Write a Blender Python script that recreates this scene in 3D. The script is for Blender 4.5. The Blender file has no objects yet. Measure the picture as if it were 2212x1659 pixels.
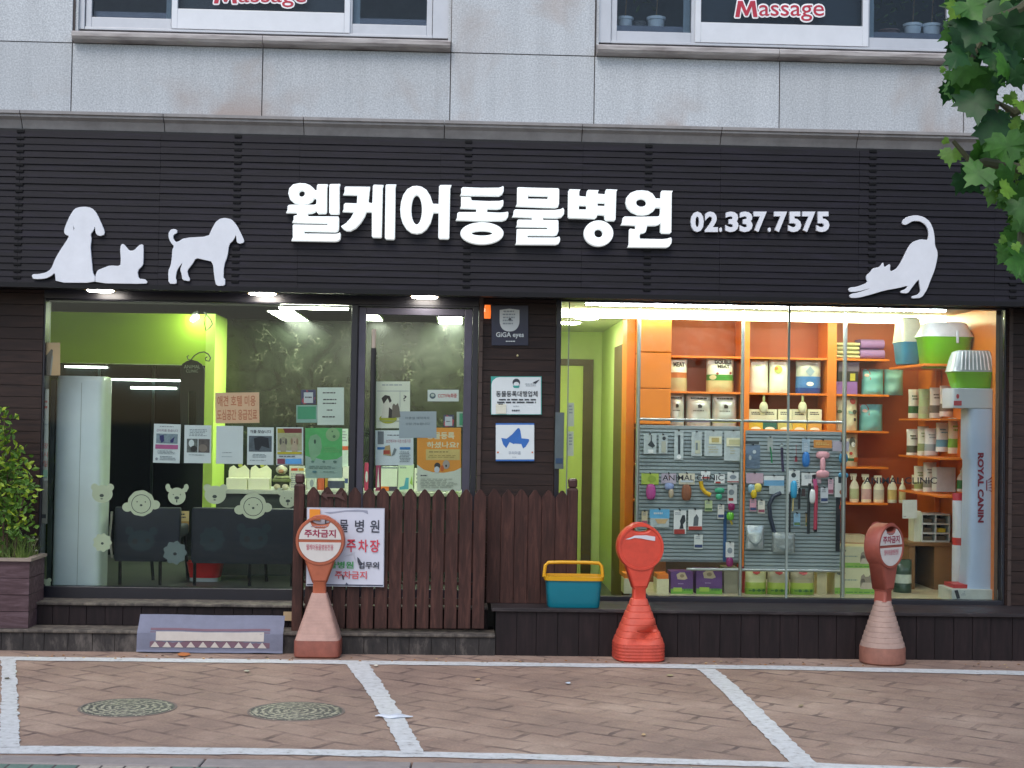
import bpy, bmesh, math, random
from mathutils import Vector, Matrix, noise as mn
from mathutils.geometry import tessellate_polygon
R = math.radians
random.seed(7)
sc = bpy.context.scene
COL = sc.collection
# ------------------------------------------------------------------ camera
FPX, CX, CY, DIST, HCAM = 3200.0, 1106.0, 829.5, 11.03, 1.665
YAW, PITCH, ROLL = math.atan(3200 / 85600), R(1.42), 0.0165
Fv = Vector((math.sin(YAW) * math.cos(PITCH), math.cos(YAW) * math.cos(PITCH), math.sin(PITCH)))
R0 = Vector((math.cos(YAW), -math.sin(YAW), 0))
U0 = R0.cross(Fv)
Rv = R0 * math.cos(ROLL) + U0 * math.sin(ROLL)
Uv = -R0 * math.sin(ROLL) + U0 * math.cos(ROLL)
CAMP = Vector((0, -DIST, HCAM))
cd = bpy.data.cameras.new('camera'); cam = bpy.data.objects.new('camera', cd); COL.objects.link(cam)
cd.sensor_width = 36; cd.lens = 36 * FPX / 2212; cd.clip_end = 2000; cd.clip_start = 0.05
m = Matrix((Rv, Uv, -Fv)).transposed().to_4x4(); m.translation = CAMP
cam.matrix_world = m
sc.camera = cam
# ------------------------------------------------------------------ sky, sun, exposure
wd = bpy.data.worlds.new('World'); sc.world = wd; wd.use_nodes = True
nt = wd.node_tree; nt.nodes.clear()
sky = nt.nodes.new('ShaderNodeTexSky'); sky.sky_type = 'NISHITA'; sky.sun_disc = False
SUN_EL, SUN_ROT = R(52), R(200)
sky.sun_elevation = SUN_EL; sky.sun_rotation = SUN_ROT; sky.dust_density = 2.0; sky.air_density = 1.0; sky.ozone_density = 1.0
bg = nt.nodes.new('ShaderNodeBackground'); bg.inputs['Strength'].default_value = 0.13
wo = nt.nodes.new('ShaderNodeOutputWorld')
nt.links.new(sky.outputs[0], bg.inputs[0]); nt.links.new(bg.outputs[0], wo.inputs[0])
sl = bpy.data.lights.new('sun', 'SUN'); sun = bpy.data.objects.new('sun', sl); COL.objects.link(sun)
sl.energy = 0.5; sl.angle = R(30); sl.color = (1.0, 0.97, 0.93)
sd = Vector((math.sin(SUN_ROT) * math.cos(SUN_EL), math.cos(SUN_ROT) * math.cos(SUN_EL), math.sin(SUN_EL)))
sun.rotation_euler = sd.to_track_quat('Z', 'Y').to_euler()
sc.view_settings.view_transform = 'Standard'; sc.view_settings.look = 'None'
sc.view_settings.exposure = 0.85; sc.view_settings.gamma = 1
sc.cycles.max_bounces = 8; sc.cycles.transparent_max_bounces = 12
sc.cycles.caustics_reflective = False; sc.cycles.caustics_refractive = False
sc.cycles.sample_clamp_indirect = 12.0
LAMP = 3.4      # strength of every lit lamp

# ------------------------------------------------------------------ photo measurements -> metres
def ray(x, y):
    return Fv + Rv * ((x - CX) / FPX) + Uv * ((CY - y) / FPX)
def W(x, y, Y):
    r = ray(x, y); t = (Y + DIST) / r.y; p = CAMP + r * t
    return p
def G(x, y, z=0.0):
    r = ray(x, y); t = (z - HCAM) / r.z
    return CAMP + r * t
def RC(x0, y0, x1, y1, Y):
    xm, ym = (x0 + x1) / 2, (y0 + y1) / 2
    return W(x0, ym, Y).x, W(xm, y1, Y).z, W(x1, ym, Y).x, W(xm, y0, Y).z   # X0,Z0,X1,Z1
def TX(x0, y0, s):
    return lambda p: ((x0 + s * p[0]) / 1.82278, (y0 + s * p[1]) / 1.82278)

# ------------------------------------------------------------------ materials
def lin(h):
    h = h.lstrip('#'); o = []
    for i in (0, 2, 4):
        c = int(h[i:i + 2], 16) / 255
        o.append(c / 12.92 if c <= 0.04045 else ((c + 0.055) / 1.055) ** 2.4)
    return (*o, 1)
MC = {}
def m_(hexc, rough=0.55, metal=0.0, em=0.0, var=0.12, sc_=9.0, bump=0.0, alpha=1.0, spec=0.5):
    k = (hexc, rough, metal, em, var, sc_, bump, alpha, spec)
    if k in MC: return MC[k]
    mt = bpy.data.materials.new('paint_' + hexc.strip('#')); mt.use_nodes = True
    n = mt.node_tree; b = n.nodes['Principled BSDF']
    c = lin(hexc)
    b.inputs['Roughness'].default_value = rough; b.inputs['Metallic'].default_value = metal
    b.inputs['Specular IOR Level'].default_value = spec; b.inputs['Alpha'].default_value = alpha
    if em:
        b.inputs['Base Color'].default_value = c
        b.inputs['Emission Color'].default_value = c; b.inputs['Emission Strength'].default_value = em * LAMP
    else:
        tc = n.nodes.new('ShaderNodeTexCoord'); ns = n.nodes.new('ShaderNodeTexNoise')
        ns.inputs['Scale'].default_value = sc_; ns.inputs['Detail'].default_value = 6; ns.inputs['Roughness'].default_value = 0.65
        rp = n.nodes.new('ShaderNodeMapRange'); rp.inputs['From Min'].default_value = 0.3; rp.inputs['From Max'].default_value = 0.7
        rp.inputs['To Min'].default_value = 1 - var; rp.inputs['To Max'].default_value = 1 + var
        mx = n.nodes.new('ShaderNodeVectorMath'); mx.operation = 'SCALE'; mx.inputs[0].default_value = c[:3]
        n.links.new(tc.outputs['Object'], ns.inputs['Vector']); n.links.new(ns.outputs[0], rp.inputs[0])
        n.links.new(rp.outputs[0], mx.inputs['Scale']); n.links.new(mx.outputs[0], b.inputs['Base Color'])
        if bump:
            n2 = n.nodes.new('ShaderNodeTexNoise'); n2.inputs['Scale'].default_value = sc_ * 8; n2.inputs['Detail'].default_value = 4
            bp = n.nodes.new('ShaderNodeBump'); bp.inputs['Strength'].default_value = bump; bp.inputs['Distance'].default_value = 0.004
            n.links.new(tc.outputs['Object'], n2.inputs['Vector']); n.links.new(n2.outputs[0], bp.inputs['Height']); n.links.new(bp.outputs[0], b.inputs['Normal'])
    MC[k] = mt
    return mt
def ng(name):
    mt = bpy.data.materials.new(name); mt.use_nodes = True
    return mt, mt.node_tree, mt.node_tree.nodes['Principled BSDF']
def ramp(n, pts):
    r = n.nodes.new('ShaderNodeValToRGB'); e = r.color_ramp.elements
    while len(e) < len(pts): e.new(0.5)
    for i, (p, c) in enumerate(pts):
        e[i].position = p; e[i].color = lin(c) if isinstance(c, str) else (c, c, c, 1)
    return r
def noise_(n, scale, detail=5, vec=None, rough=0.6, dist=0.0):
    s = n.nodes.new('ShaderNodeTexNoise'); s.inputs['Scale'].default_value = scale; s.inputs['Detail'].default_value = detail
    s.inputs['Roughness'].default_value = rough; s.inputs['Distortion'].default_value = dist
    if vec is not None: n.links.new(vec, s.inputs['Vector'])
    return s
def coord(n, scale=(1, 1, 1), rot=(0, 0, 0), loc=(0, 0, 0)):
    t = n.nodes.new('ShaderNodeTexCoord'); mp = n.nodes.new('ShaderNodeMapping')
    mp.inputs['Scale'].default_value = scale; mp.inputs['Rotation'].default_value = rot; mp.inputs['Location'].default_value = loc
    n.links.new(t.outputs['Object'], mp.inputs['Vector'])
    return mp.outputs[0]
def mix(n, a, b, f, mode='MIX'):
    x = n.nodes.new('ShaderNodeMix'); x.data_type = 'RGBA'; x.blend_type = mode
    for s, v in ((x.inputs[6], a), (x.inputs[7], b)):
        if isinstance(v, tuple): s.default_value = v
        else: n.links.new(v, s)
    if isinstance(f, float): x.inputs[0].default_value = f
    else: n.links.new(f, x.inputs[0])
    return x.outputs[2]
def bumpn(n, b, h, strength, dist=0.01):
    bp = n.nodes.new('ShaderNodeBump'); bp.inputs['Strength'].default_value = strength; bp.inputs['Distance'].default_value = dist
    n.links.new(h, bp.inputs['Height']); n.links.new(bp.outputs[0], b.inputs['Normal'])

def mat_stone(gain=1.0):
    mt, n, b = ng('pale_granite'); v = coord(n)
    a = noise_(n, 90, 3, v); r = ramp(n, [(0.34, '#9fa2a6'), (0.5, '#b4b6b9'), (0.66, '#c6c8ca')]); n.links.new(a.outputs[0], r.inputs[0])
    st = noise_(n, 1.5, 5, coord(n, (1, 1, .8)), .6, .5); r2 = ramp(n, [(0.56, 0.0), (0.72, 1.0)]); n.links.new(st.outputs[0], r2.inputs[0])
    mm = n.nodes.new('ShaderNodeMath'); mm.operation = 'MULTIPLY'; mm.inputs[1].default_value = 0.5; n.links.new(r2.outputs[0], mm.inputs[0])
    c = mix(n, r.outputs[0], lin('#9f8f86'), mm.outputs[0])
    wv = noise_(n, 4, 4, coord(n, (2.2, 1, .18)), .6); rw = ramp(n, [(0.42, 1.03), (0.5, 1.0), (0.75, 0.90)]); n.links.new(wv.outputs[0], rw.inputs[0])
    c = mix(n, c, rw.outputs[0], 1.0, 'MULTIPLY'); c = mix(n, c, (gain * 1.01, gain * 1.05, gain * 1.05, 1), 1.0, 'MULTIPLY')
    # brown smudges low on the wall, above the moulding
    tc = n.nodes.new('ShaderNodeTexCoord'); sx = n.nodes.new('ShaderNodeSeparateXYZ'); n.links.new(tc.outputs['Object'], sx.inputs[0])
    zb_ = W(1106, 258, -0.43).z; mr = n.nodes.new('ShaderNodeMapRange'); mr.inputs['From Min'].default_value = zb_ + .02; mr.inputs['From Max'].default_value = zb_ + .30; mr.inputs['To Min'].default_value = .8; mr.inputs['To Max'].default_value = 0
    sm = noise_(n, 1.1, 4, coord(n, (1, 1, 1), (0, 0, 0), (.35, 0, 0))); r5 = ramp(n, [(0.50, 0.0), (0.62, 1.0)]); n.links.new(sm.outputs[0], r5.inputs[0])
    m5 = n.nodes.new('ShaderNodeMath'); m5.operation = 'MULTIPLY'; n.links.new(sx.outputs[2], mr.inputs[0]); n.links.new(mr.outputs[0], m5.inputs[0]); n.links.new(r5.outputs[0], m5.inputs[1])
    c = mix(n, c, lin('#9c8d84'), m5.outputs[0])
    n.links.new(c, b.inputs['Base Color']); b.inputs['Roughness'].default_value = 0.55
    bumpn(n, b, a.outputs[0], 0.1, 0.002)
    return mt
def mat_sill():
    mt, n, b = ng('weathered_sill'); v = coord(n, (0.6, 1, 5))
    a = noise_(n, 5, 6, v); r = ramp(n, [(0.3, '#7a7370'), (0.5, '#a9a4a1'), (0.7, '#c0bdba')]); n.links.new(a.outputs[0], r.inputs[0])
    n.links.new(r.outputs[0], b.inputs['Base Color']); b.inputs['Roughness'].default_value = 0.6
    return mt
def mat_wood(name, c0, c1, c2, ax, rough=0.6, s=7):
    mt, n, b = ng(name)
    sc3 = {'x': (0.12, 1, 1), 'z': (1, 1, 0.12)}[ax]
    v = coord(n, sc3); a = noise_(n, s * 4, 6, v, 0.7, 0.6)
    r = ramp(n, [(0.3, c0), (0.5, c1), (0.72, c2)]); n.links.new(a.outputs[0], r.inputs[0])
    n.links.new(r.outputs[0], b.inputs['Base Color']); b.inputs['Roughness'].default_value = rough; b.inputs['Specular IOR Level'].default_value = 0.3
    bumpn(n, b, a.outputs[0], 0.35, 0.003)
    return mt
def mat_marble():
    mt, n, b = ng('dark_green_marble'); v = coord(n)
    a = noise_(n, 3.2, 8, v, 0.7, 1.5); r = ramp(n, [(0.35, '#10140f'), (0.5, '#1d221b'), (0.68, '#2f352b')]); n.links.new(a.outputs[0], r.inputs[0])
    w = n.nodes.new('ShaderNodeTexVoronoi'); w.feature = 'DISTANCE_TO_EDGE'; w.inputs['Scale'].default_value = 2.6
    ds = noise_(n, 2.5, 5, v); mv = n.nodes.new('ShaderNodeVectorMath'); mv.operation = 'MULTIPLY_ADD'; mv.inputs[1].default_value = (1.6, 1.6, 1.6)
    n.links.new(ds.outputs[1], mv.inputs[0]); n.links.new(v, mv.inputs[2]); n.links.new(mv.outputs[0], w.inputs['Vector'])
    r2 = ramp(n, [(0.0, 1.0), (0.016, 0.0)]); n.links.new(w.outputs[0], r2.inputs[0])
    k = noise_(n, 4, 2, v); r3 = ramp(n, [(0.47, 0.0), (0.64, .42)]); n.links.new(k.outputs[0], r3.inputs[0])
    mm = n.nodes.new('ShaderNodeMath'); mm.operation = 'MULTIPLY'; n.links.new(r2.outputs[0], mm.inputs[0]); n.links.new(r3.outputs[0], mm.inputs[1])
    n.links.new(mix(n, r.outputs[0], lin('#b5b59b'), mm.outputs[0]), b.inputs['Base Color'])
    b.inputs['Roughness'].default_value = 0.22; b.inputs['Specular IOR Level'].default_value = 0.35
    return mt
def mat_glass(name='window_glass', tint=(0.96, 0.985, 0.975, 1), ior=1.29):
    mt = bpy.data.materials.new(name); mt.use_nodes = True; n = mt.node_tree; n.nodes.clear()
    o = n.nodes.new('ShaderNodeOutputMaterial'); x = n.nodes.new('ShaderNodeMixShader'); f = n.nodes.new('ShaderNodeFresnel'); f.inputs[0].default_value = ior
    t = n.nodes.new('ShaderNodeBsdfTransparent'); t.inputs[0].default_value = tint; g = n.nodes.new('ShaderNodeBsdfGlossy'); g.inputs['Roughness'].default_value = 0.03
    n.links.new(f.outputs[0], x.inputs[0]); n.links.new(t.outputs[0], x.inputs[1]); n.links.new(g.outputs[0], x.inputs[2]); n.links.new(x.outputs[0], o.inputs[0])
    return mt
def mat_paving():
    mt, n, b = ng('stamped_paving')
    v = coord(n, (1, 1, 1), (0, 0, R(36)))
    wob = noise_(n, 3.0, 3, v); mv = n.nodes.new('ShaderNodeVectorMath'); mv.operation = 'MULTIPLY_ADD'; mv.inputs[1].default_value = (0.09, 0.09, 0)
    n.links.new(wob.outputs[1], mv.inputs[0]); n.links.new(v, mv.inputs[2])
    br = n.nodes.new('ShaderNodeTexBrick'); br.inputs['Scale'].default_value = 1.0; br.inputs['Brick Width'].default_value = 0.34; br.inputs['Row Height'].default_value = 0.20
    br.inputs['Mortar Size'].default_value = 0.018; br.inputs['Mortar Smooth'].default_value = 0.3; br.offset = 0.5
    br.inputs['Color1'].default_value = lin('#9b7e74'); br.inputs['Color2'].default_value = lin('#8d7068'); br.inputs['Mortar'].default_value = lin('#54423e')
    n.links.new(mv.outputs[0], br.inputs['Vector'])
    gk = noise_(n, 4.0, 3, coord(n, (1, 1, 1), (0, 0, 0), (3, 1, 0))); r3 = ramp(n, [(0.46, 0.08), (0.66, 0.8)]); n.links.new(gk.outputs[0], r3.inputs[0])
    # mortar shows only in patches, elsewhere it is filled with dust
    inv = n.nodes.new('ShaderNodeMath'); inv.operation = 'SUBTRACT'; inv.inputs[0].default_value = 1.0; n.links.new(br.outputs[1], inv.inputs[1])
    soft = n.nodes.new('ShaderNodeMath'); soft.operation = 'MULTIPLY'; n.links.new(br.outputs[1], soft.inputs[0]); n.links.new(r3.outputs[0], soft.inputs[1])
    big = noise_(n, 1.1, 5, coord(n)); rb = ramp(n, [(0.3, '#7f6b60'), (0.5, '#937c6d'), (0.7, '#a99382')]); n.links.new(big.outputs[0], rb.inputs[0])
    fine = noise_(n, 60, 4, coord(n)); rf = ramp(n, [(0.3, 0.82), (0.7, 1.12)]); n.links.new(fine.outputs[0], rf.inputs[0])
    mid = noise_(n, 7, 5, v); rm = ramp(n, [(0.3, 0.86), (0.7, 1.1)]); n.links.new(mid.outputs[0], rm.inputs[0])
    base = mix(n, rb.outputs[0], rf.outputs[0], 1.0, 'MULTIPLY'); base = mix(n, base, rm.outputs[0], 1.0, 'MULTIPLY')
    cc = mix(n, base, lin('#4a3a38'), soft.outputs[0])
    n.links.new(cc, b.inputs['Base Color']); b.inputs['Roughness'].default_value = 0.8
    ad = n.nodes.new('ShaderNodeMath'); ad.operation = 'MULTIPLY_ADD'; ad.inputs[1].default_value = -1.0
    n.links.new(br.outputs[1], ad.inputs[0]); n.links.new(mid.outputs[0], ad.inputs[2])
    bumpn(n, b, ad.outputs[0], 0.5, 0.012)
    return mt
def mat_linepaint():
    mt, n, b = ng('road_line_paint'); v = coord(n)
    a = noise_(n, 22, 6, v, 0.7); r = ramp(n, [(0.30, '#86817f'), (0.42, '#b9bcbc'), (0.7, '#cfd2d3')]); n.links.new(a.outputs[0], r.inputs[0])
    n.links.new(r.outputs[0], b.inputs['Base Color']); b.inputs['Roughness'].default_value = 0.7
    bumpn(n, b, a.outputs[0], 0.3, 0.004)
    return mt
def mat_sidewalk():
    mt, n, b = ng('block_paving'); v = coord(n)
    br = n.nodes.new('ShaderNodeTexBrick'); br.inputs['Scale'].default_value = 1.0; br.inputs['Brick Width'].default_value = 0.11; br.inputs['Row Height'].default_value = 0.11
    br.inputs['Mortar Size'].default_value = 0.006; br.offset = 0.0; br.inputs['Mortar'].default_value = lin('#4e4a48')
    n.links.new(v, br.inputs['Vector'])
    ch = n.nodes.new('ShaderNodeTexChecker'); ch.inputs['Scale'].default_value = 1 / 0.44; ch.inputs['Color1'].default_value = lin('#5f776c'); ch.inputs['Color2'].default_value = lin('#a39d92')
    n.links.new(v, ch.inputs['Vector'])
    fine = noise_(n, 40, 4, v); rf = ramp(n, [(0.3, 0.8), (0.7, 1.15)]); n.links.new(fine.outputs[0], rf.inputs[0])
    c = mix(n, ch.outputs[0], rf.outputs[0], 1.0, 'MULTIPLY')
    n.links.new(mix(n, c, lin('#45403e'), br.outputs[1]), b.inputs['Base Color']); b.inputs['Roughness'].default_value = 0.85
    return mt
def mat_stained(name, c0, c1, c2, s=4):
    mt, n, b = ng(name); v = coord(n, (1, 1, 0.35)); a = noise_(n, s, 7, v, 0.7, 0.4)
    r = ramp(n, [(0.35, c0), (0.5, c1), (0.66, c2)]); n.links.new(a.outputs[0], r.inputs[0])
    n.links.new(r.outputs[0], b.inputs['Base Color']); b.inputs['Roughness'].default_value = 0.75
    bumpn(n, b, a.outputs[0], 0.3, 0.004)
    return mt
def mat_leaf(name, c0, c1, s=3.0):
    mt = bpy.data.materials.new(name); mt.use_nodes = True; n = mt.node_tree; b = n.nodes['Principled BSDF']; o = n.nodes['Material Output']
    v = coord(n); a = noise_(n, s, 2, v); r = ramp(n, [(0.38, c0), (0.62, c1)]); n.links.new(a.outputs[0], r.inputs[0])
    f = noise_(n, 40, 3, v); rf = ramp(n, [(0.3, 0.8), (0.7, 1.15)]); n.links.new(f.outputs[0], rf.inputs[0])
    c = mix(n, r.outputs[0], rf.outputs[0], 1.0, 'MULTIPLY')
    n.links.new(c, b.inputs['Base Color']); b.inputs['Roughness'].default_value = 0.5
    t = n.nodes.new('ShaderNodeBsdfTranslucent'); n.links.new(c, t.inputs[0]); x = n.nodes.new('ShaderNodeMixShader'); x.inputs[0].default_value = 0.35
    n.links.new(b.outputs[0], x.inputs[1]); n.links.new(t.outputs[0], x.inputs[2]); n.links.new(x.outputs[0], o.inputs[0])
    return mt
def mat_manhole():
    mt, n, b = ng('cast_iron'); v = coord(n)
    w = n.nodes.new('ShaderNodeTexWave'); w.wave_type = 'RINGS'; w.rings_direction = 'Z'; w.inputs['Scale'].default_value = 7.5; w.inputs['Distortion'].default_value = 5.0; w.inputs['Detail Scale'].default_value = 6
    n.links.new(v, w.inputs['Vector'])
    k = noise_(n, 26, 1, v); ad = n.nodes.new('ShaderNodeMath'); ad.operation = 'MULTIPLY'; n.links.new(w.outputs[1], ad.inputs[0]); n.links.new(k.outputs[0], ad.inputs[1])
    r = ramp(n, [(0.16, '#4c4e48'), (0.27, '#7d7c6e'), (0.42, '#a8a58f')]); n.links.new(ad.outputs[0], r.inputs[0])
    n.links.new(r.outputs[0], b.inputs['Base Color']); b.inputs['Roughness'].default_value = 0.6; b.inputs['Metallic'].default_value = 0.2
    bumpn(n, b, ad.outputs[0], 0.6, 0.01)
    return mt
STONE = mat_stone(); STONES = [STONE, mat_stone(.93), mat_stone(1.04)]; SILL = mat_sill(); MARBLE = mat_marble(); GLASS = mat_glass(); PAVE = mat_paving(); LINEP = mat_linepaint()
GLASSUP = mat_glass('tinted_glass', (0.8, 0.86, 0.9, 1), 1.3)
SIDEW = mat_sidewalk(); IRON = mat_manhole()
CLAD = mat_wood('dark_board_cladding', '#1a1110', '#2a1d19', '#382822', 'x', 0.55)
FASC = mat_wood('black_louvre_paint', '#07050b', '#0c0913', '#181423', 'x', 0.6)
DECK = mat_wood('dark_deck_boards', '#120c0e', '#1c1315', '#281d1e', 'z', 0.7)
STEPM = mat_stained('stained_grey_boards', '#161414', '#2c2827', '#5b5550', 9)
TREAD = mat_stained('worn_step_edge', '#332e2b', '#4f4943', '#6f685e', 14)
FENCE = mat_wood('fence_stain', '#26140f', '#3a221d', '#55362e', 'z', 0.6)
PLANTM = mat_wood('planter_boards', '#352629', '#4c3a3e', '#66545a', 'x', 0.7)
LIME = m_('#a6c93a', 0.6, var=0.04); LIMEP = m_('#cfe292', 0.6, var=0.04); LIME2 = m_('#bfdc66', 0.6, var=0.04)
ORNG = m_('#e07a1c', 0.4, var=0.05); ORNGD = m_('#a84f1a', 0.5, var=0.08)
FRAME = m_('#16161f', 0.35, var=0.15); ALU = m_('#b9bcc0', 0.4, 0.3, var=0.05); ALUD = m_('#6a6a74', 0.35, 0.4, var=0.12)
CHROME = m_('#a7ada9', 0.3, 0.75, var=0.05); CEIL = m_('#c6c9b8', 0.7, var=0.04); DARK = m_('#0e1416', 0.4)
TEXTD = m_('#3a4048', 0.6); TEXTL = m_('#8d9ba0', 0.6)

# ------------------------------------------------------------------ mesh building
class MB:
    def __init__(s): s.v = []; s.f = []; s.mi = []; s.mats = []
    def mid(s, mt):
        if mt not in s.mats: s.mats.append(mt)
        return s.mats.index(mt)
    def add(s, vs, fs, mt):
        o = len(s.v); s.v += [tuple(v) for v in vs]; i = s.mid(mt)
        for f in fs: s.f.append([o + k for k in f]); s.mi.append(i)
        return s
    def box(s, x0, y0, z0, x1, y1, z1, mt):
        x0, x1 = sorted((x0, x1)); y0, y1 = sorted((y0, y1)); z0, z1 = sorted((z0, z1))
        vs = [(x0, y0, z0), (x1, y0, z0), (x1, y1, z0), (x0, y1, z0), (x0, y0, z1), (x1, y0, z1), (x1, y1, z1), (x0, y1, z1)]
        return s.add(vs, [(0, 3, 2, 1), (4, 5, 6, 7), (0, 1, 5, 4), (1, 2, 6, 5), (2, 3, 7, 6), (3, 0, 4, 7)], mt)
    def pbox(s, x0, y0, x1, y1, Y, d, mt):          # rectangle measured in the photo at depth Y, thickness d behind it
        a = RC(x0, y0, x1, y1, Y); return s.box(a[0], Y, a[1], a[2], Y + d, a[3], mt)
    def tube(s, pts, r, mt, n=8, caps=True):
        pts = [Vector(p) for p in pts]; rs = r if isinstance(r, (list, tuple)) else [r] * len(pts)
        vs = []; fs = []; u = None
        for i, p in enumerate(pts):
            t = (pts[min(i + 1, len(pts) - 1)] - pts[max(i - 1, 0)]).normalized()
            if u is None: u = t.orthogonal().normalized()
            u = (u - t * u.dot(t)).normalized(); w = t.cross(u)
            for k in range(n):
                a = 2 * math.pi * k / n; vs.append(p + (u * math.cos(a) + w * math.sin(a)) * rs[i])
        for i in range(len(pts) - 1):
            for k in range(n):
                fs.append((i * n + k, i * n + (k + 1) % n, (i + 1) * n + (k + 1) % n, (i + 1) * n + k))
        if caps: fs.append(tuple(reversed(range(n)))); fs.append(tuple(range((len(pts) - 1) * n, len(pts) * n)))
        return s.add(vs, fs, mt)
    def loft(s, secs, mt, c=(0, 0), n=24, p=2.0, ang=0.0):       # secs: (z, halfx, halfy[, dx, dy]); superellipse sections
        vs = []; fs = []; ca, sa = math.cos(ang), math.sin(ang)
        for q in secs:
            z, a, b = q[:3]; dx, dy = (q[3], q[4]) if len(q) > 3 else (0, 0)
            for k in range(n):
                t = 2 * math.pi * (k + 0.5) / n; cx, cy = math.cos(t), math.sin(t)
                x = a * math.copysign(abs(cx) ** (2 / p), cx) + dx; y = b * math.copysign(abs(cy) ** (2 / p), cy) + dy
                vs.append((c[0] + x * ca - y * sa, c[1] + x * sa + y * ca, z))
        m2 = len(secs)
        for i in range(m2 - 1):
            for k in range(n): fs.append((i * n + k, i * n + (k + 1) % n, (i + 1) * n + (k + 1) % n, (i + 1) * n + k))
        fs.append(tuple(reversed(range(n)))); fs.append(tuple(range((m2 - 1) * n, m2 * n)))
        return s.add(vs, fs, mt)
    def ball(s, c, r, mt, n=10):
        rx, ry, rz = r if isinstance(r, (tuple, list)) else (r, r, r)
        secs = [(c[2] + rz * math.sin(a), rx * math.cos(a), ry * math.cos(a)) for a in [R(-88 + 176 * i / 8) for i in range(9)]]
        return s.loft(secs, mt, (c[0], c[1]), n)
    def prism(s, pts, y0, y1, mt):                   # outline in (x, z), between y0 (front) and y1
        n = len(pts); ar = sum(pts[i][0] * pts[(i + 1) % n][1] - pts[(i + 1) % n][0] * pts[i][1] for i in range(n))
        if ar < 0: pts = pts[::-1]
        vs = [(p[0], y0, p[1]) for p in pts] + [(p[0], y1, p[1]) for p in pts]
        tr = tessellate_polygon([[Vector((p[0], p[1], 0)) for p in pts]])
        fs = []
        for t in tr:
            a, b, c = (Vector(pts[i]) for i in t)
            if (b - a).cross(c - a) < 0: t = t[::-1]
            fs.append(tuple(t)); fs.append(tuple(n + i for i in reversed(t)))
        for i in range(n):
            j = (i + 1) % n; fs.append((j, i, n + i, n + j))
        return s.add(vs, fs, mt)
    def xform(s, M, start=0):
        for i in range(start, len(s.v)): s.v[i] = tuple(M @ Vector(s.v[i]))
        return s
    def build(s, name, parent=None, bevel=0.0, smooth=False, seg=2, **kw):
        me = bpy.data.meshes.new(name); me.from_pydata(s.v, [], s.f)
        for mt in s.mats: me.materials.append(mt)
        me.polygons.foreach_set('material_index', s.mi)
        me.update()
        if smooth:
            me.polygons.foreach_set('use_smooth', [True] * len(me.polygons))
            try: me.set_sharp_from_angle(angle=R(40))
            except Exception: pass
        o = bpy.data.objects.new(name, me); COL.objects.link(o)
        if parent is not None:
            o.parent = parent; o.matrix_parent_inverse = parent_inv(parent)
        if bevel:
            b = o.modifiers.new('bevel', 'BEVEL'); b.width = bevel; b.segments = seg; b.limit_method = 'ANGLE'; b.angle_limit = R(50)
        tag(o, **kw)
        return o
def parent_inv(p):
    return Matrix.LocRotScale(p.location, p.rotation_euler, p.scale).inverted() if p.parent is None else Matrix.Identity(4)
def tag(o, label=None, cat=None, group=None, kind=None):
    if label: o['label'] = label
    if cat: o['category'] = cat
    if group: o['group'] = group
    if kind: o['kind'] = kind
    return o
def thing(name, label, cat, loc=(0, 0, 0), group=None):
    o = bpy.data.objects.new(name, None); COL.objects.link(o); o.location = loc; o.empty_display_size = 0.1
    return tag(o, label, cat, group)

# text as a flat mesh: returns (verts2d, faces), height ~1, centred
TCACHE = {}
def text2d(t, bold=0.0):
    k = (t, bold)
    if k in TCACHE: return TCACHE[k]
    cu = bpy.data.curves.new('t', 'FONT'); cu.body = t; cu.resolution_u = 3; cu.offset = bold; cu.fill_mode = 'BOTH'
    o = bpy.data.objects.new('t', cu); COL.objects.link(o); bpy.context.view_layer.update()
    me = o.evaluated_get(bpy.context.evaluated_depsgraph_get()).to_mesh()
    vs = [(v.co.x, v.co.y) for v in me.vertices]; fs = [tuple(p.vertices) for p in me.polygons]
    o.evaluated_get(bpy.context.evaluated_depsgraph_get()).to_mesh_clear()
    bpy.data.objects.remove(o); bpy.data.curves.remove(cu)
    if not vs: vs = [(0, 0), (1, 0), (0, 1)]; fs = []
    x0, x1 = min(v[0] for v in vs), max(v[0] for v in vs); y0, y1 = min(v[1] for v in vs), max(v[1] for v in vs)
    vs = [((x - x0) / (x1 - x0), (y - y0) / (y1 - y0)) for x, y in vs]
    fs2 = []
    for f in fs:
        ar = sum(vs[f[i]][0] * vs[f[(i + 1) % len(f)]][1] - vs[f[(i + 1) % len(f)]][0] * vs[f[i]][1] for i in range(len(f)))
        fs2.append(f if ar > 0 else f[::-1])
    TCACHE[k] = (vs, fs2, (x1 - x0) / (y1 - y0))
    return TCACHE[k]
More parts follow.
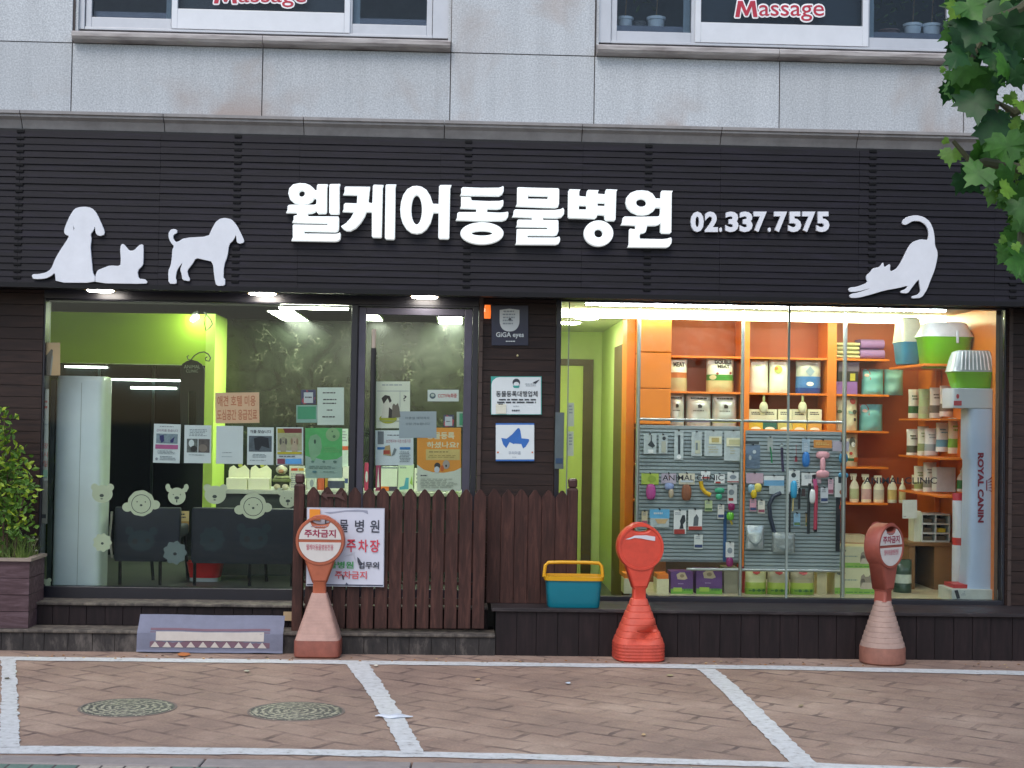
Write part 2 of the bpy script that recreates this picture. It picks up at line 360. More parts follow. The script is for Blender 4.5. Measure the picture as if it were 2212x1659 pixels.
def prints(mb, ops, f, step=0.0006, off=0.001, rnd=None):
    """ops drawn in unit square (u right, v down) through f(u, v, offset)"""
    rnd = rnd or random.Random(len(ops)); L = off
    for op in ops:
        L += step; k = op[0]
        q = lambda u, v: f(u, v, L)
        if k == 'r':
            _, a, b, c, d, mt = op; mb.add([q(a, d), q(c, d), q(c, b), q(a, b)], [(0, 1, 2, 3)], mt)
        elif k == 'e':
            _, a, b, c, d, mt = op; N = 20
            mb.add([q(a + c * math.cos(2 * math.pi * i / N), b - d * math.sin(2 * math.pi * i / N)) for i in range(N)], [tuple(range(N))], mt)
        elif k == 'p':
            pts = op[1]; tr = tessellate_polygon([[Vector((p[0], -p[1], 0)) for p in pts]]); fs = []
            for t in tr:
                a, b, c = (Vector((pts[i][0], -pts[i][1])) for i in t)
                fs.append(tuple(t) if (b - a).cross(c - a) > 0 else tuple(t[::-1]))
            mb.add([q(*p) for p in pts], fs, op[2])
        elif k == 't':                                # text filling the rectangle a,b - c,d
            _, txt, a, b, c, d, mt = op[:7]; bd = op[7] if len(op) > 7 else 0.0
            vs, fs, asp = text2d(txt, bd); mb.add([q(a + x * (c - a), d - y * (d - b)) for x, y in vs], fs, mt)
        elif k == 'tv':                               # text turned to read downwards
            _, txt, a, b, c, d, mt = op[:7]; bd = op[7] if len(op) > 7 else 0.0
            vs, fs, asp = text2d(txt, bd); mb.add([q(a + y * (c - a), b + x * (d - b)) for x, y in vs], fs, mt)
        elif k == 'l':                                # lines too small to read: rows of short dashes
            _, a, b, c, d, nr, mt = op; h = (d - b) / nr
            for i in range(nr):
                x = a + rnd.random() * 0.04; y = b + i * h; end = c - rnd.random() * (c - a) * 0.3
                while x < end:
                    w = (c - a) * rnd.uniform(0.06, 0.2); w = min(w, end - x)
                    if w > 0.01: mb.add([q(x, y + h * 0.62), q(x + w, y + h * 0.62), q(x + w, y + h * 0.12), q(x, y + h * 0.12)], [(0, 1, 2, 3)], mt)
                    x += w + (c - a) * 0.035
def flat_map(x0, y0, x1, y1, Y):
    A, B, C, D = W(x0, y0, Y), W(x1, y0, Y), W(x1, y1, Y), W(x0, y1, Y)
    def f(u, v, o):
        p = (A * (1 - u) + B * u) * (1 - v) + (D * (1 - u) + C * u) * v
        return (p.x, Y - o, p.z)
    return f
def sheet(name, label, cat, rect, Y, base, ops=(), d=0.0015, parent=None, group=None, skew=0.0, **kw):
    """a flat sheet, card or sign with what is printed on it"""
    x0, y0, x1, y1 = rect; f0 = flat_map(x0, y0, x1, y1, Y)
    cxx = (x0 + x1) / 2
    ca, sa = math.cos(skew), math.sin(skew); cc = W((x0 + x1) / 2, (y0 + y1) / 2, Y)
    def f(u, v, o):
        p = f0(u, v, o); dx, dz = p[0] - cc.x, p[2] - cc.z
        return (cc.x + dx * ca - dz * sa, p[1], cc.z + dx * sa + dz * ca)
    mb = MB(); vs = [f(0, 1, 0), f(1, 1, 0), f(1, 0, 0), f(0, 0, 0)]; vs += [(p[0], p[1] + d, p[2]) for p in vs]
    mb.add(vs, [(0, 1, 2, 3), (7, 6, 5, 4), (1, 0, 4, 5), (2, 1, 5, 6), (3, 2, 6, 7), (0, 3, 7, 4)], base)
    prints(mb, ops, f)
    return mb.build(name, parent, label=label, cat=cat, group=group, **kw)
def box_print(name, label, cat, rect, Y, d, base, ops=(), parent=None, group=None, bevel=0.004, **kw):
    mb = MB(); mb.pbox(*rect, Y, d, base); prints(mb, ops, flat_map(*rect, Y))
    return mb.build(name, parent, label=label, cat=cat, group=group, bevel=0.0, **kw)
def pouch(name, label, cat, rect, Y, d, base, bands=(), ops=(), group=None, taper=0.06, seed=0, **kw):
    """a filled bag: bulging front and back, pinched top seam, creases"""
    a = RC(*rect, Y); X0, Z0, X1, Z1 = a; NX, NZ = 10, 12
    def bul(u, v): return d * 0.5 * (max(0.0, math.sin(math.pi * min(max(u, 0), 1))) ** 0.45) * min(1, (v * 3.2) ** 0.8 + 0.08) * (1 - 0.25 * max(0, v - 0.85) / 0.15)
    def f(u, v, o=0.0, sgn=-1):
        w = 1 - taper * math.sin(math.pi * min(1, v * 1.3)) * 0.5
        x = X0 + (X1 - X0) * (0.5 + (u - 0.5) * w); z = Z1 + (Z0 - Z1) * v
        nz = mn.noise(Vector((x * 14, z * 14, seed))) * d * 0.10 * (1 if 0 < u < 1 else 0)
        return (x, Y + d * 0.5 + sgn * (bul(u, v) + nz) - o, z)
    mb = MB()
    for sgn in (-1, 1):
        for j in range(NZ):
            for i in range(NX):
                u0, u1, v0, v1 = i / NX, (i + 1) / NX, j / NZ, (j + 1) / NZ; mt = base
                for b0, b1, bm in bands:
                    if b0 <= (v0 + v1) / 2 < b1: mt = bm
                q = [f(u0, v1, 0, sgn), f(u1, v1, 0, sgn), f(u1, v0, 0, sgn), f(u0, v0, 0, sgn)]
                mb.add(q, [(0, 1, 2, 3) if sgn < 0 else (3, 2, 1, 0)], mt)
    prints(mb, ops, lambda u, v, o: f(u, v, o + 0.006))
    o = mb.build(name, None, label=label, cat=cat, group=group, smooth=False, **kw)
    bm = bmesh.new(); bm.from_mesh(o.data); bmesh.ops.remove_doubles(bm, verts=bm.verts, dist=0.0004); bm.to_mesh(o.data); bm.free()
    o.data.polygons.foreach_set('use_smooth', [True] * len(o.data.polygons))
    return o
def curve_shape(name, outs, Y, depth, mt, parent=None, bevel=0.004, **kw):
    """outlines (with holes by nesting) cut from sheet, depth metres thick, front at Y"""
    cu = bpy.data.curves.new(name, 'CURVE'); cu.dimensions = '2D'; cu.fill_mode = 'BOTH'; cu.extrude = depth / 2 - bevel; cu.bevel_depth = bevel; cu.bevel_resolution = 1; cu.offset = -bevel
    for pts in outs:
        sp = cu.splines.new('POLY'); sp.points.add(len(pts) - 1); sp.use_cyclic_u = True
        for i, (x, z) in enumerate(pts): sp.points[i].co = (x, z, 0, 1)
    t = bpy.data.objects.new('tmp', cu); COL.objects.link(t); bpy.context.view_layer.update()
    dg = bpy.context.evaluated_depsgraph_get(); me = bpy.data.meshes.new_from_object(t.evaluated_get(dg))
    bpy.data.objects.remove(t); bpy.data.curves.remove(cu)
    me.transform(Matrix.Translation((0, Y + depth / 2, 0)) @ Matrix.Rotation(R(90), 4, 'X'))
    me.name = name; me.materials.clear(); me.materials.append(mt)
    o = bpy.data.objects.new(name, me); COL.objects.link(o)
    if parent is not None: o.parent = parent; o.matrix_parent_inverse = parent_inv(parent)
    return tag(o, **kw)
def ell(cx, cy, rx, ry, n=40):
    return [(cx + rx * math.cos(2 * math.pi * i / n), cy + ry * math.sin(2 * math.pi * i / n)) for i in range(n)]
def rnd_out(pts, k=1):            # soften a traced outline (corner cutting)
    for _ in range(k):
        o = []
        for i in range(len(pts)):
            a, b = pts[i], pts[(i + 1) % len(pts)]
            o.append((a[0] * .8 + b[0] * .2, a[1] * .8 + b[1] * .2)); o.append((a[0] * .2 + b[0] * .8, a[1] * .2 + b[1] * .8))
        pts = o
    return pts
def to_w(pts, T, Y):
    o = []
    for p in pts:
        x, y = T(p); w = W(x, y, Y); o.append((w.x, w.z))
    return o
# =================================================================== GROUND
YS, YC, YF, YG = -0.30, -0.43, -0.38, 0.03       # stone wall, cornice front, fascia front, glass
YK = -3.75
KP0, KP1 = G(0, 1632), G(1650, 1659.5); KA = math.atan2(KP1.y - KP0.y, KP1.x - KP0.x)
def kerbpt(u, v): return (KP0.x + u * math.cos(KA) - v * math.sin(KA), KP0.y + u * math.sin(KA) + v * math.cos(KA))
g = MB(); g.box(-300, -300, -0.5, 300, 300, -0.15, m_('#4a4a4c', 0.9, sc_=3)); g.build('ground', kind='structure')
g = MB(); a_, b_ = kerbpt(-36, 0), kerbpt(44, 0); g.add([(*a_, 0), (*b_, 0), (40, .5, 0), (-40, .5, 0), (*a_, -.3), (*b_, -.3), (40, .5, -.3), (-40, .5, -.3)], [(0, 1, 2, 3), (4, 5, 1, 0), (7, 6, 5, 4)], PAVE); g.build('parking_bay', kind='structure')
g = MB()
for i in range(60):
    x = -30 + i * 1.0 + 0.004; s_ = len(g.v); g.box(x, -.150, -0.3, x + 0.992, -0.003, 0.004, m_('#8a8380', 0.8, bump=0.3, sc_=14))
    for q in range(s_, len(g.v)): g.v[q] = (*kerbpt(g.v[q][0], g.v[q][1]), g.v[q][2])
g.build('kerb', bevel=0.008, kind='structure')
g = MB(); g.box(-40, -5.0, -0.3, 40, -.153, -0.004, SIDEW)
for q in range(len(g.v)): g.v[q] = (*kerbpt(g.v[q][0], g.v[q][1]), g.v[q][2])
g.build('sidewalk', kind='structure')

def strip(name, pts_l, pts_r, label=None, z=0.004, jit=0.008):
    """painted line between two lists of photo points lying on the ground; ragged edges"""
    rr = random.Random(3); L = []; Rr = []
    def dense(ps):
        o = []
        for a, b in zip(ps, ps[1:]):
            n = max(2, int(math.dist(a, b) / 9))
            o += [(a[0] + (b[0] - a[0]) * i / n, a[1] + (b[1] - a[1]) * i / n) for i in range(n)]
        return o + [ps[-1]]
    def onground(ps): return [G(*p) for p in ps]
    A, B = onground(pts_l), onground(pts_r)
    def res(P, n):
        o = []
        for i in range(n + 1):
            t = i / n * (len(P) - 1); k = min(int(t), len(P) - 2); o.append(P[k].lerp(P[k + 1], t - k))
        return o
    n = 70; A, B = res(A, n), res(B, n); mb = MB(); vs = []
    for a, b in zip(A, B):
        d = (b - a).normalized()
        a = a + d * rr.uniform(-jit, jit); b = b + d * rr.uniform(-jit, jit)
        vs += [(a.x, a.y, z), (b.x, b.y, z)]
    mb.add(vs, [(2 * i, 2 * i + 1, 2 * i + 3, 2 * i + 2) for i in range(n)], LINEP)
    o = mb.build(name, kind='structure')
    # make every face look upwards
    if o.data.polygons[0].normal.z < 0: o.data.flip_normals()
    return o
strip('painted_line', [(-300, 1416), (550, 1425), (1106, 1432), (1660, 1438.5), (2500, 1457)], [(-300, 1424), (550, 1433), (1106, 1440), (1660, 1447), (2500, 1466)])
strip('painted_line', [(-400, 1605), (0, 1612), (553, 1617), (1106, 1629), (1650, 1646), (2500, 1675)], [(-400, 1623), (0, 1629), (553, 1631), (1106, 1641), (1650, 1658), (2500, 1690)])
strip('painted_line', [(3, 1428), (2, 1500), (0, 1560), (-3, 1616)], [(34, 1428), (37, 1500), (41, 1560), (43, 1616)], z=0.006)
strip('painted_line', [(745, 1433), (757, 1450), (795, 1500), (835, 1565), (870, 1630)], [(796, 1435), (806, 1450), (840, 1500), (878, 1560), (918, 1630)], z=0.006)
strip('painted_line', [(1505, 1446), (1523, 1460), (1588, 1525), (1650, 1590), (1716, 1658)], [(1545, 1447), (1569, 1464), (1625, 1515), (1700, 1590), (1772, 1658)], z=0.006)

# manhole covers
for k, (cx, cy) in enumerate(((276, 1529), (640, 1537))):
    c = G(cx, cy)
    t = thing('manhole_cover', ('round iron manhole cover in the paving, the one nearer the left white line', 'round iron manhole cover in the paving between the other cover and the slanted white line')[k], 'manhole cover', (c.x, c.y, 0), 'manhole covers in the parking bay')
    b = MB(); b.loft([(-0.02, .26, .26), (0.003, .26, .26), (0.005, .257, .257)], IRON, n=48); o = b.build('cover', None, smooth=True); o.parent = t
    rg = MB(); N = 48
    vs = []
    for i in range(N):
        a = 2 * math.pi * i / N
        for r_, z in ((.262, -.02), (.262, .0035), (.275, .0035), (.275, -.02)): vs.append((r_ * math.cos(a), r_ * math.sin(a), z))
    rg.add(vs, [(4 * i + j, 4 * ((i + 1) % N) + j, 4 * ((i + 1) % N) + j + 1, 4 * i + j + 1) for i in range(N) for j in range(3)], m_('#756a62', 0.8))
    o = rg.build('frame_ring', None); o.parent = t; o.data.flip_normals() if o.data.polygons[1].normal.z < 0 else None

# =================================================================== BUILDING
B = thing('shop_building', 'pale granite building with black fascia and dark board shopfront at street level', 'building', (0, 0, 0))
XL, XR = -9.0, 10.5
zc0 = W(1106, 303, YF).z            # bottom of cornice / top of fascia
zc1 = W(1106, 258, YC).z            # top of cornice
zj = W(1106, 117, YS).z             # joint at sill level
zf0 = W(1106, 632, YF).z            # bottom of fascia
ZT = zj + 3.4
# backing wall and granite panels with open joints
winX = [(W(161, 60, YS).x, W(974, 90, YS).x), (W(1288, 90, YS).x, W(2098, 100, YS).x)]
wz0, wz1 = zj, zj + 1.55
bk = MB(); dk = m_('#4c4644', 0.8)
def wallstrips(mb, y0, y1, mt, inset=0.0):
    xs = [XL, winX[0][0], winX[0][1], winX[1][0], winX[1][1], XR]
    mb.box(XL, y0, zc0, XR, y1, wz0, mt); mb.box(XL, y0, wz1, XR, y1, ZT, mt)
    for a, b in ((0, 1), (2, 3), (4, 5)): mb.box(xs[a], y0, wz0, xs[b], y1, wz1, mt)
wallstrips(bk, YS + 0.012, 0.25, dk); bk.build('backing_wall', B)
pn = MB(); J = 0.0035
vj = [XL, W(155, 150, YS).x, W(567, 160, YS).x, W(973, 170, YS).x, W(1284, 180, YS).x, W(1684, 190, YS).x, W(2082, 200, YS).x]
step = 1.45
ext = [vj[1] - step * k for k in (5, 4, 3, 2, 1)]
edges = sorted([XL] + ext + vj[1:] + [vj[-1] + step * k for k in range(1, 4)] + [XR])
edges = [e for i, e in enumerate(edges) if i == 0 or e - edges[i - 1] > 0.1]
prn = random.Random(8)
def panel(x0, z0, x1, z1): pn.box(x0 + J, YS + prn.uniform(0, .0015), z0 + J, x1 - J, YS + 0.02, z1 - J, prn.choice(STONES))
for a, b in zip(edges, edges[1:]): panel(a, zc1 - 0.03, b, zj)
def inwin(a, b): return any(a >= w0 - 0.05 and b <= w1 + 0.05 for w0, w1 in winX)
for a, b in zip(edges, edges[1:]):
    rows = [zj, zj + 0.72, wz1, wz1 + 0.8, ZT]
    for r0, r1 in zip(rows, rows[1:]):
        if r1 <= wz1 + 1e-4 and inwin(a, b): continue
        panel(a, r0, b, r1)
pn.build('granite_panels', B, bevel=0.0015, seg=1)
# cornice with moulded profile in stone lengths
prof = [(0.0, 0.0), (-0.05, 0.0), (-0.065, 0.035), (-0.085, 0.075), (-0.115, 0.10), (-0.115, 0.118), (-0.13, 0.124), (-0.13, 0.15), (-0.09, 0.158), (0.0, 0.17)]
hgt = zc1 - zc0; cj = [W(x, 262, YC).x for x in (-265, 42, 352, 655, 960, 1259, 1560, 1856, 2152)]
cj = [XL] + [cj[0] - 1.07 * k for k in (4, 3, 2, 1)] + cj + [cj[-1] + 1.07 * k for k in range(1, 5)] + [XR]
cn = MB()
for a, b in zip(cj, cj[1:]):
    if b - a < 0.05: continue
    vs = []; n = len(prof)
    for x in (a + 0.003, b - 0.003):
        for py, pz in prof: vs.append((x, YS + py, zc0 + pz / 0.17 * hgt))
    cn.add(vs, [tuple(range(n)), tuple(reversed(range(n, 2 * n)))] + [(i, n + i, n + (i + 1) % n, (i + 1) % n) for i in range(n)], m_('#8d8b8a', 0.8, sc_=7, var=0.2))
o = cn.build('cornice', B); bm = bmesh.new(); bm.from_mesh(o.data); bmesh.ops.recalc_face_normals(bm, faces=bm.faces); bm.to_mesh(o.data); bm.free()
# black louvred fascia
fs = MB(); zt = zc0 + 0.005; pitch = 0.0475; k = 0; z = zf0
fs.box(XL, YF + 0.02, zf0 + 0.005, XR, YF + 0.10, zt, m_('#08080b', 0.6))
fj = [XL] + [W(x, 450, YF).x for x in (-210, 40, 344, 645, 950, 1258, 1556, 1856, 2150)] + [XR]
rr = random.Random(5)
while z < zt - 0.02:
    z1 = min(z + pitch - 0.0035, zt)
    for a, b in zip(fj, fj[1:]):
        dy = rr.uniform(-0.002, 0.002); dz = rr.uniform(-0.0015, 0.0015)
        fs.add([(a + .0008, YF + dy + 0.002, z + dz), (b - .0008, YF + dy + 0.002, z + dz), (b - .0008, YF + dy + 0.009, z1 + dz), (a + .0008, YF + dy + 0.009, z1 + dz),
                (a + .002, YF + 0.03, z + dz), (b - .002, YF + 0.03, z + dz), (b - .002, YF + 0.03, z1 + dz), (a + .002, YF + 0.03, z1 + dz)],
               [(0, 1, 2, 3), (4, 0, 3, 7), (1, 5, 6, 2), (3, 2, 6, 7), (1, 0, 4, 5)], FASC)
    z += pitch
for x in (40, 511, 1010, 1400, 1885, 2190):
    xx = W(x, 450, YF).x; z = zf0 + 0.03
    while z < zt - 0.03:
        fs.box(xx - 0.026, YF - 0.002, z, xx + 0.026, YF + 0.012, z + 0.018, m_('#050507', 0.6, spec=.2)); z += pitch
fs.build('louvre_fascia', B)
fb = MB(); fb.box(XL, YF - 0.012, zf0 - 0.03, XR, YF + 0.10, zf0 + 0.004, m_('#0b0b0f', 0.6, spec=.3)); fb.build('fascia_bottom_rail', B)
# soffit (dark) from fascia back to glass
zso = zf0 - 0.012
sf = MB(); sf.box(XL, YF + 0.101, zso, XR, 0.24, zso + 0.1, m_('#141216', 0.4)); sf.build('soffit', B)
# ---- ground floor openings
LX0, LX1 = W(88, 960, 0).x, W(768, 960, 0).x           # left window frame
DX1 = W(1031, 860, 0).x
RX0, RX1 = W(1198, 960, 0).x, W(2172, 980, 0).x
LZ0, LZ1 = W(400, 1297, 0).z, W(400, 650, 0).z
RZ0, RZ1 = W(1700, 1303, 0).z, W(1700, 655, 0).z
LEDGE = W(1500, 1318, -0.5).z
cl = MB()
def boards(mb, x0, x1, z0, z1, y, mt, h=0.085, rrr=random.Random(2)):
    z = z0
    while z < z1 - 0.005:
        z2 = min(z + h, z1); mb.box(x0, y + rrr.uniform(0, .003), z, x1, y + 0.03, z2 - 0.004, mt); z = z2
boards(cl, XL, LX0 - 0.003, 0.0, zso, 0.0, CLAD)
boards(cl, DX1 + 0.003, RX0 - 0.003, LEDGE, zso, 0.0, CLAD)
boards(cl, RX1 + 0.003, XR, 0.0, zso, 0.0, CLAD)
cl.box(LX0, 0.0, LZ1 + 0.002, DX1, 0.05, zso - 0.002, FRAME); cl.box(RX0, 0.0, RZ1 + 0.002, RX1, 0.05, zso - 0.002, FRAME)
cl.build('dark_board_cladding', B)
cs = MB(); cs.box(XL, 0.031, 0, LX0 - .003, 0.2, zso - .002, DARK); cs.box(DX1 + .003, 0.031, 0, RX0 - .003, 0.2, zso - .002, DARK); cs.box(RX1 + .003, 0.031, 0, XR, 0.2, zso - .002, DARK)
cs.box(XL, 0.2, 0, XR, 0.21, LEDGE - 0.02, DARK); cs.build('inner_wall_backing', B)
# thin vertical batten columns at the pier edges
for px in (1036, 2183):
    bt = MB(); xx = W(px, 900, -0.02).x; z = LEDGE
    while z < zso - 0.02: bt.box(xx - .014, -0.022, z, xx + .014, -0.001, z + 0.11, m_('#3a2c26', 0.6)); z += 0.115
    bt.build('pier_batten', B)
# left shop window
def framebox(mb, x0, z0, x1, z1, y0, y1, l, r_, b, t, mt):
    mb.box(x0, y0, z0, x0 + l, y1, z1, mt); mb.box(x1 - r_, y0, z0, x1, y1, z1, mt)
    mb.box(x0 + l, y0, z0, x1 - r_, y1, z0 + b, mt); mb.box(x0 + l, y0, z1 - t, x1 - r_, y1, z1, mt)
gx0, gx1 = W(94, 960, YG).x, W(755, 960, YG).x; gz0, gz1 = W(400, 1269, YG).z, W(400, 653, YG).z
b = MB(); framebox(b, LX0, LZ0, LX1, LZ1, 0.0, 0.10, gx0 - LX0, LX1 - gx1, gz0 - LZ0, LZ1 - gz1, FRAME)
lw = b.build('shop_window', B, bevel=0.004)
b = MB(); b.box(gx0, YG, gz0, gx1, YG + 0.006, gz1, GLASS); b.build('pane', lw)
# door
dz1 = W(890, 664, 0).z; DZ0 = LZ0
b = MB(); b.box(LX1 + .001, 0, DZ0, W(770.5, 900, 0).x, .10, dz1, FRAME); b.box(W(1018, 900, 0).x, 0, DZ0, DX1, .10, LZ1, FRAME); b.box(LX1 + .001, 0, dz1 + .001, W(1017.9, 900, 0).x, .10, LZ1, FRAME)
dr = b.build('door', B, bevel=0.003)
dx0, dx1 = W(771, 900, 0.01).x, W(1017.5, 900, 0.01).x; dgx0, dgx1 = W(787.5, 900, YG).x, W(1000, 900, YG).x; dgz1 = W(890, 681, YG).z
b = MB(); framebox(b, dx0, DZ0 + .01, dx1, dz1 - .004, 0.012, 0.06, dgx0 - dx0, dx1 - dgx1, 0.09, dz1 - .004 - dgz1, m_('#45434f', 0.4, 0.3, var=0.2, sc_=4)); b.build('door_leaf', dr, bevel=0.004)
b = MB(); b.box(dgx0, YG, DZ0 + .10, dgx1, YG + .006, dgz1, GLASS); b.build('pane', dr)
hx = W(804.5, 900, -0.06).x; hz1 = W(804, 711, -0.06).z; hzm = W(804, 752, -0.06).z
b = MB(); b.tube([(hx, -0.06, hzm), (hx, -0.06, DZ0 + .35)], 0.021, m_('#0d0d10', 0.5), 14); b.tube([(hx, -0.06, hz1), (hx, -0.06, hzm)], 0.0165, m_('#a79a90', 0.35, 0.6), 14)
for z in (hz1 - .08, DZ0 + .45): b.tube([(hx, -0.06, z), (hx, 0.012, z)], 0.008, CHROME)
b.build('door_handle', dr, smooth=True)
# right shop window
rgx = [W(x, 970, YG).x for x in (1208, 1225, 1702, 2166)]; rgz0, rgz1 = W(1700, 1292, YG).z, W(1700, 655, YG).z
b = MB(); framebox(b, RX0, RZ0, RX1, RZ1 + 0.001, 0.0, 0.10, rgx[0] - RX0, RX1 - rgx[3], rgz0 - RZ0, 0.02, FRAME)
rw = b.build('shop_window', B, bevel=0.004)
for a, c in zip(rgx, rgx[1:]):
    b = MB(); b.box(a + .001, YG, rgz0, c - .001, YG + .006, RZ1 - .019, GLASS); b.build('pane', rw)
b = MB(); b.box(rgx[1] - .004, YG - .004, rgz0, rgx[1] + .004, YG + .010, RZ1 - .019, m_('#7e8a80', 0.3)); b.build('glazing_joint', rw); b = MB(); b.box(rgx[2] - .008, YG - .004, rgz0, rgx[2] + .008, YG + .012, RZ1 - .019, m_('#7f8d86', 0.3)); b.build('glazing_joint', rw)
# ---- steps and ledge
XS = W(1070, 1390, -0.5).x
ZS = W(300, 1362, -0.5).z
b = MB(); rr = random.Random(9)
def vboards(mb, x0, x1, z0, z1, y, mt, w=0.14):
    x = x0
    while x < x1 - 0.01:
        x2 = min(x + w * rr.uniform(.9, 1.1), x1); mb.box(x + .002, y + rr.uniform(0, .004), z0, x2 - .002, y + .03, z1, mt); x = x2
vboards(b, XL, XS, -0.02, ZS - .022, -0.5, STEPM, 0.16); b.box(XL, -0.475, -0.02, XS, 0.0, ZS - .022, m_('#1a1615', 0.8)); b.build('lower_step', B)
b = MB(); b.box(XL, -0.515, ZS - .022, XS - .002, -0.26, ZS, TREAD); b.build('step_nosing', B, bevel=0.006)
ZS2 = W(300, 1303, -0.26).z
b = MB(); vboards(b, LX0 - .2, DX1 + .1, ZS + .001, ZS2 - .02, -0.25, DECK, 0.13); b.box(LX0 - .2, -.225, ZS + .001, DX1 + .1, 0.19, ZS2 - .02, DARK); b.build('upper_step', B)
b = MB(); b.box(LX0 - .2, -0.27, ZS2 - .02, DX1 + .1, -0.002, ZS2, TREAD); b.build('step_nosing', B, bevel=0.005)
b = MB(); vboards(b, XS + .001, XR, -0.02, LEDGE - .025, -0.49, DECK, 0.145); b.box(XS + .001, -0.465, -0.02, XR, -0.001, LEDGE - .025, DARK); b.build('ledge_base', B)
b = MB(); b.box(XS - .03, -0.51, LEDGE - .025, XR, -0.003, LEDGE, mat_wood('ledge_board', '#1c1819', '#2b2628', '#4c4747', 'x', 0.5)); b.build('ledge_top', B, bevel=0.004)
# end grain patch by the fence post
sheet_m = m_('#b49a78', 0.8)
b = MB(); b.pbox(612, 1322, 636, 1341, -0.275, 0.02, sheet_m); b.build('wood_patch', B)

# ---- upper windows
UPT = []
def upper(i, rect_l, rect_m, rect_r, glz):
    x0, x1 = winX[i]; yy = YS + 0.10; fz0 = zj + 0.115; fz1 = wz1
    b = MB(); fr = 0.06
    cuts = [W(v, 40, yy).x for v in (rect_l[0], rect_l[1], rect_m[0], rect_m[1], rect_r[0], rect_r[1])]
    z_s = W((rect_l[0] + rect_l[1]) / 2, rect_l[2], yy).z; z_m = W((rect_m[0] + rect_m[1]) / 2, rect_m[2], yy).z
    b.box(x0 + .001, yy - 0.05, fz0, cuts[0] - .045, yy + .08, fz1, ALU); b.box(cuts[5] + .045, yy - .05, fz0, x1 - .001, yy + .08, fz1, ALU)
    b.box(cuts[0] - .045, yy - .045, fz0, cuts[5] + .045, yy + .08, fz0 + .02, ALU); b.box(cuts[0] - .045, yy - .045, fz1 - .05, cuts[5] + .045, yy + .08, fz1, ALU)
    w = b.build('window', B, bevel=0.003)
    # side sashes and fixed middle light
    for a, c, zz, dd, mt in ((cuts[0], cuts[1], z_s, 0.0, ALU), (cuts[4], cuts[5], z_s, 0.0, ALU), (cuts[2], cuts[3], z_m, -0.02, m_('#d3d6d9', 0.35, 0.1, var=0.04))):
        b = MB(); framebox(b, a - .042, fz0 + .021, c + .042, fz1 - .051, yy - .03 + dd, yy + .03 + dd, .042, .042, zz - fz0 - .021, .05, mt)
        s_ = b.build('sash', w, bevel=0.003)
        b = MB(); b.box(a, yy + dd, zz, c, yy + .006 + dd, fz1 - .1, GLASSUP); b.build('pane', w)
    b = MB(); b.box(cuts[0], yy + .035, z_s - .0, cuts[1], yy + .045, z_s + .06, ALUD); b.box(cuts[1] - .05, yy + .034, z_s, cuts[1], yy + .044, fz1 - .1, m_('#8f9ba3', 0.4)); b.build('inner_sash', w)
    b = MB(); b.box(cuts[4], yy + .035, z_s, cuts[5], yy + .045, z_s + .06, ALUD); b.box(cuts[4], yy + .034, z_s, cuts[4] + .05, yy + .044, fz1 - .1, m_('#8f9ba3', 0.4)); b.build('inner_sash', w)
    # dark room behind
    b = MB(); xa, xb = x0 - .3, x1 + .3; ya, yb = yy + .085, yy + 1.6; za, zb = fz0 - .05, fz1 + .3; dm = m_('#66757a', 0.8)
    b.add([(xa, ya, za), (xb, ya, za), (xb, yb, za), (xa, yb, za), (xa, ya, zb), (xb, ya, zb), (xb, yb, zb), (xa, yb, zb)], [(0, 1, 2, 3), (4, 7, 6, 5), (3, 2, 6, 7), (0, 3, 7, 4), (1, 5, 6, 2)], dm); b.build('upstairs_room_walls', B)
    b = MB(); b.box(cuts[2] - .02, yy + .05, z_m - .05, cuts[3] + .02, yy + .06, fz1, m_('#0a1f2a', 0.5, var=0.3, sc_=3)); b.build('window_film', w)
    # stone reveals + sill
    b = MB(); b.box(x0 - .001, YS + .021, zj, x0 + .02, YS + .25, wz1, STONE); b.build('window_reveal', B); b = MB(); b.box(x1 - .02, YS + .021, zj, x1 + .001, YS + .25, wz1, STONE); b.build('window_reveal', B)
    b = MB(); xm = W((567, 1684)[i], 80, YS - .08).x
    for a, c in ((x0 + .002, xm - .002), (xm + .002, x1 - .002)):
        vs = []; pr = [(-.075, .012), (-.09, .03), (-.09, .055), (-.075, .068), (.0, .085), (.18, .10), (.18, .0), (0, .0)]
        for x in (a, c):
            for py, pz in pr: vs.append((x, YS + py, zj + pz + .002))
        n = len(pr); b.add(vs, [tuple(reversed(range(n))), tuple(range(n, 2 * n))] + [(i_, (i_ + 1) % n, n + (i_ + 1) % n, n + i_) for i_ in range(n)], SILL)
    o = b.build('window_sill', B); bm = bmesh.new(); bm.from_mesh(o.data); bmesh.ops.recalc_face_normals(bm, faces=bm.faces); bm.to_mesh(o.data); bm.free()
    return w, cuts, yy, z_s, z_m
u0 = upper(0, (200, 372, 41), (386, 745, 27), (762, 922, 54), 0)
u1 = upper(1, (1332, 1492, 71), (1512, 1860, 56), (1876, 2042, 86), 1)
MP = [(.015, .76), (.045, .06), (.095, .06), (.138, .48), (.182, .06), (.232, .06), (.258, .76), (.212, .76), (.196, .30), (.152, .70), (.124, .70), (.08, .30), (.062, .76)]
def sign_text(name, label, txt, rect, Y, mt_out, mt_in, parent=None):
    f = flat_map(*rect, Y); mb = MB()
    for k in range(12): dx, dy = .014 * math.cos(k * math.pi / 6), .07 * math.sin(k * math.pi / 6); prints(mb, [('t', txt[1:], .275 + dx, .24 + dy, .985 + dx, .93 + dy, mt_out, 0.006), ('p', [(x + dx, y + dy) for x, y in MP], mt_out)], f, off=0.0001 * k, step=.00005)
    prints(mb, [('t', txt[1:], .275, .24, .985, .93, mt_in, 0.004), ('p', MP, mt_in)], f, off=0.0025)
    return mb.build(name, parent, label=label, cat='sign')
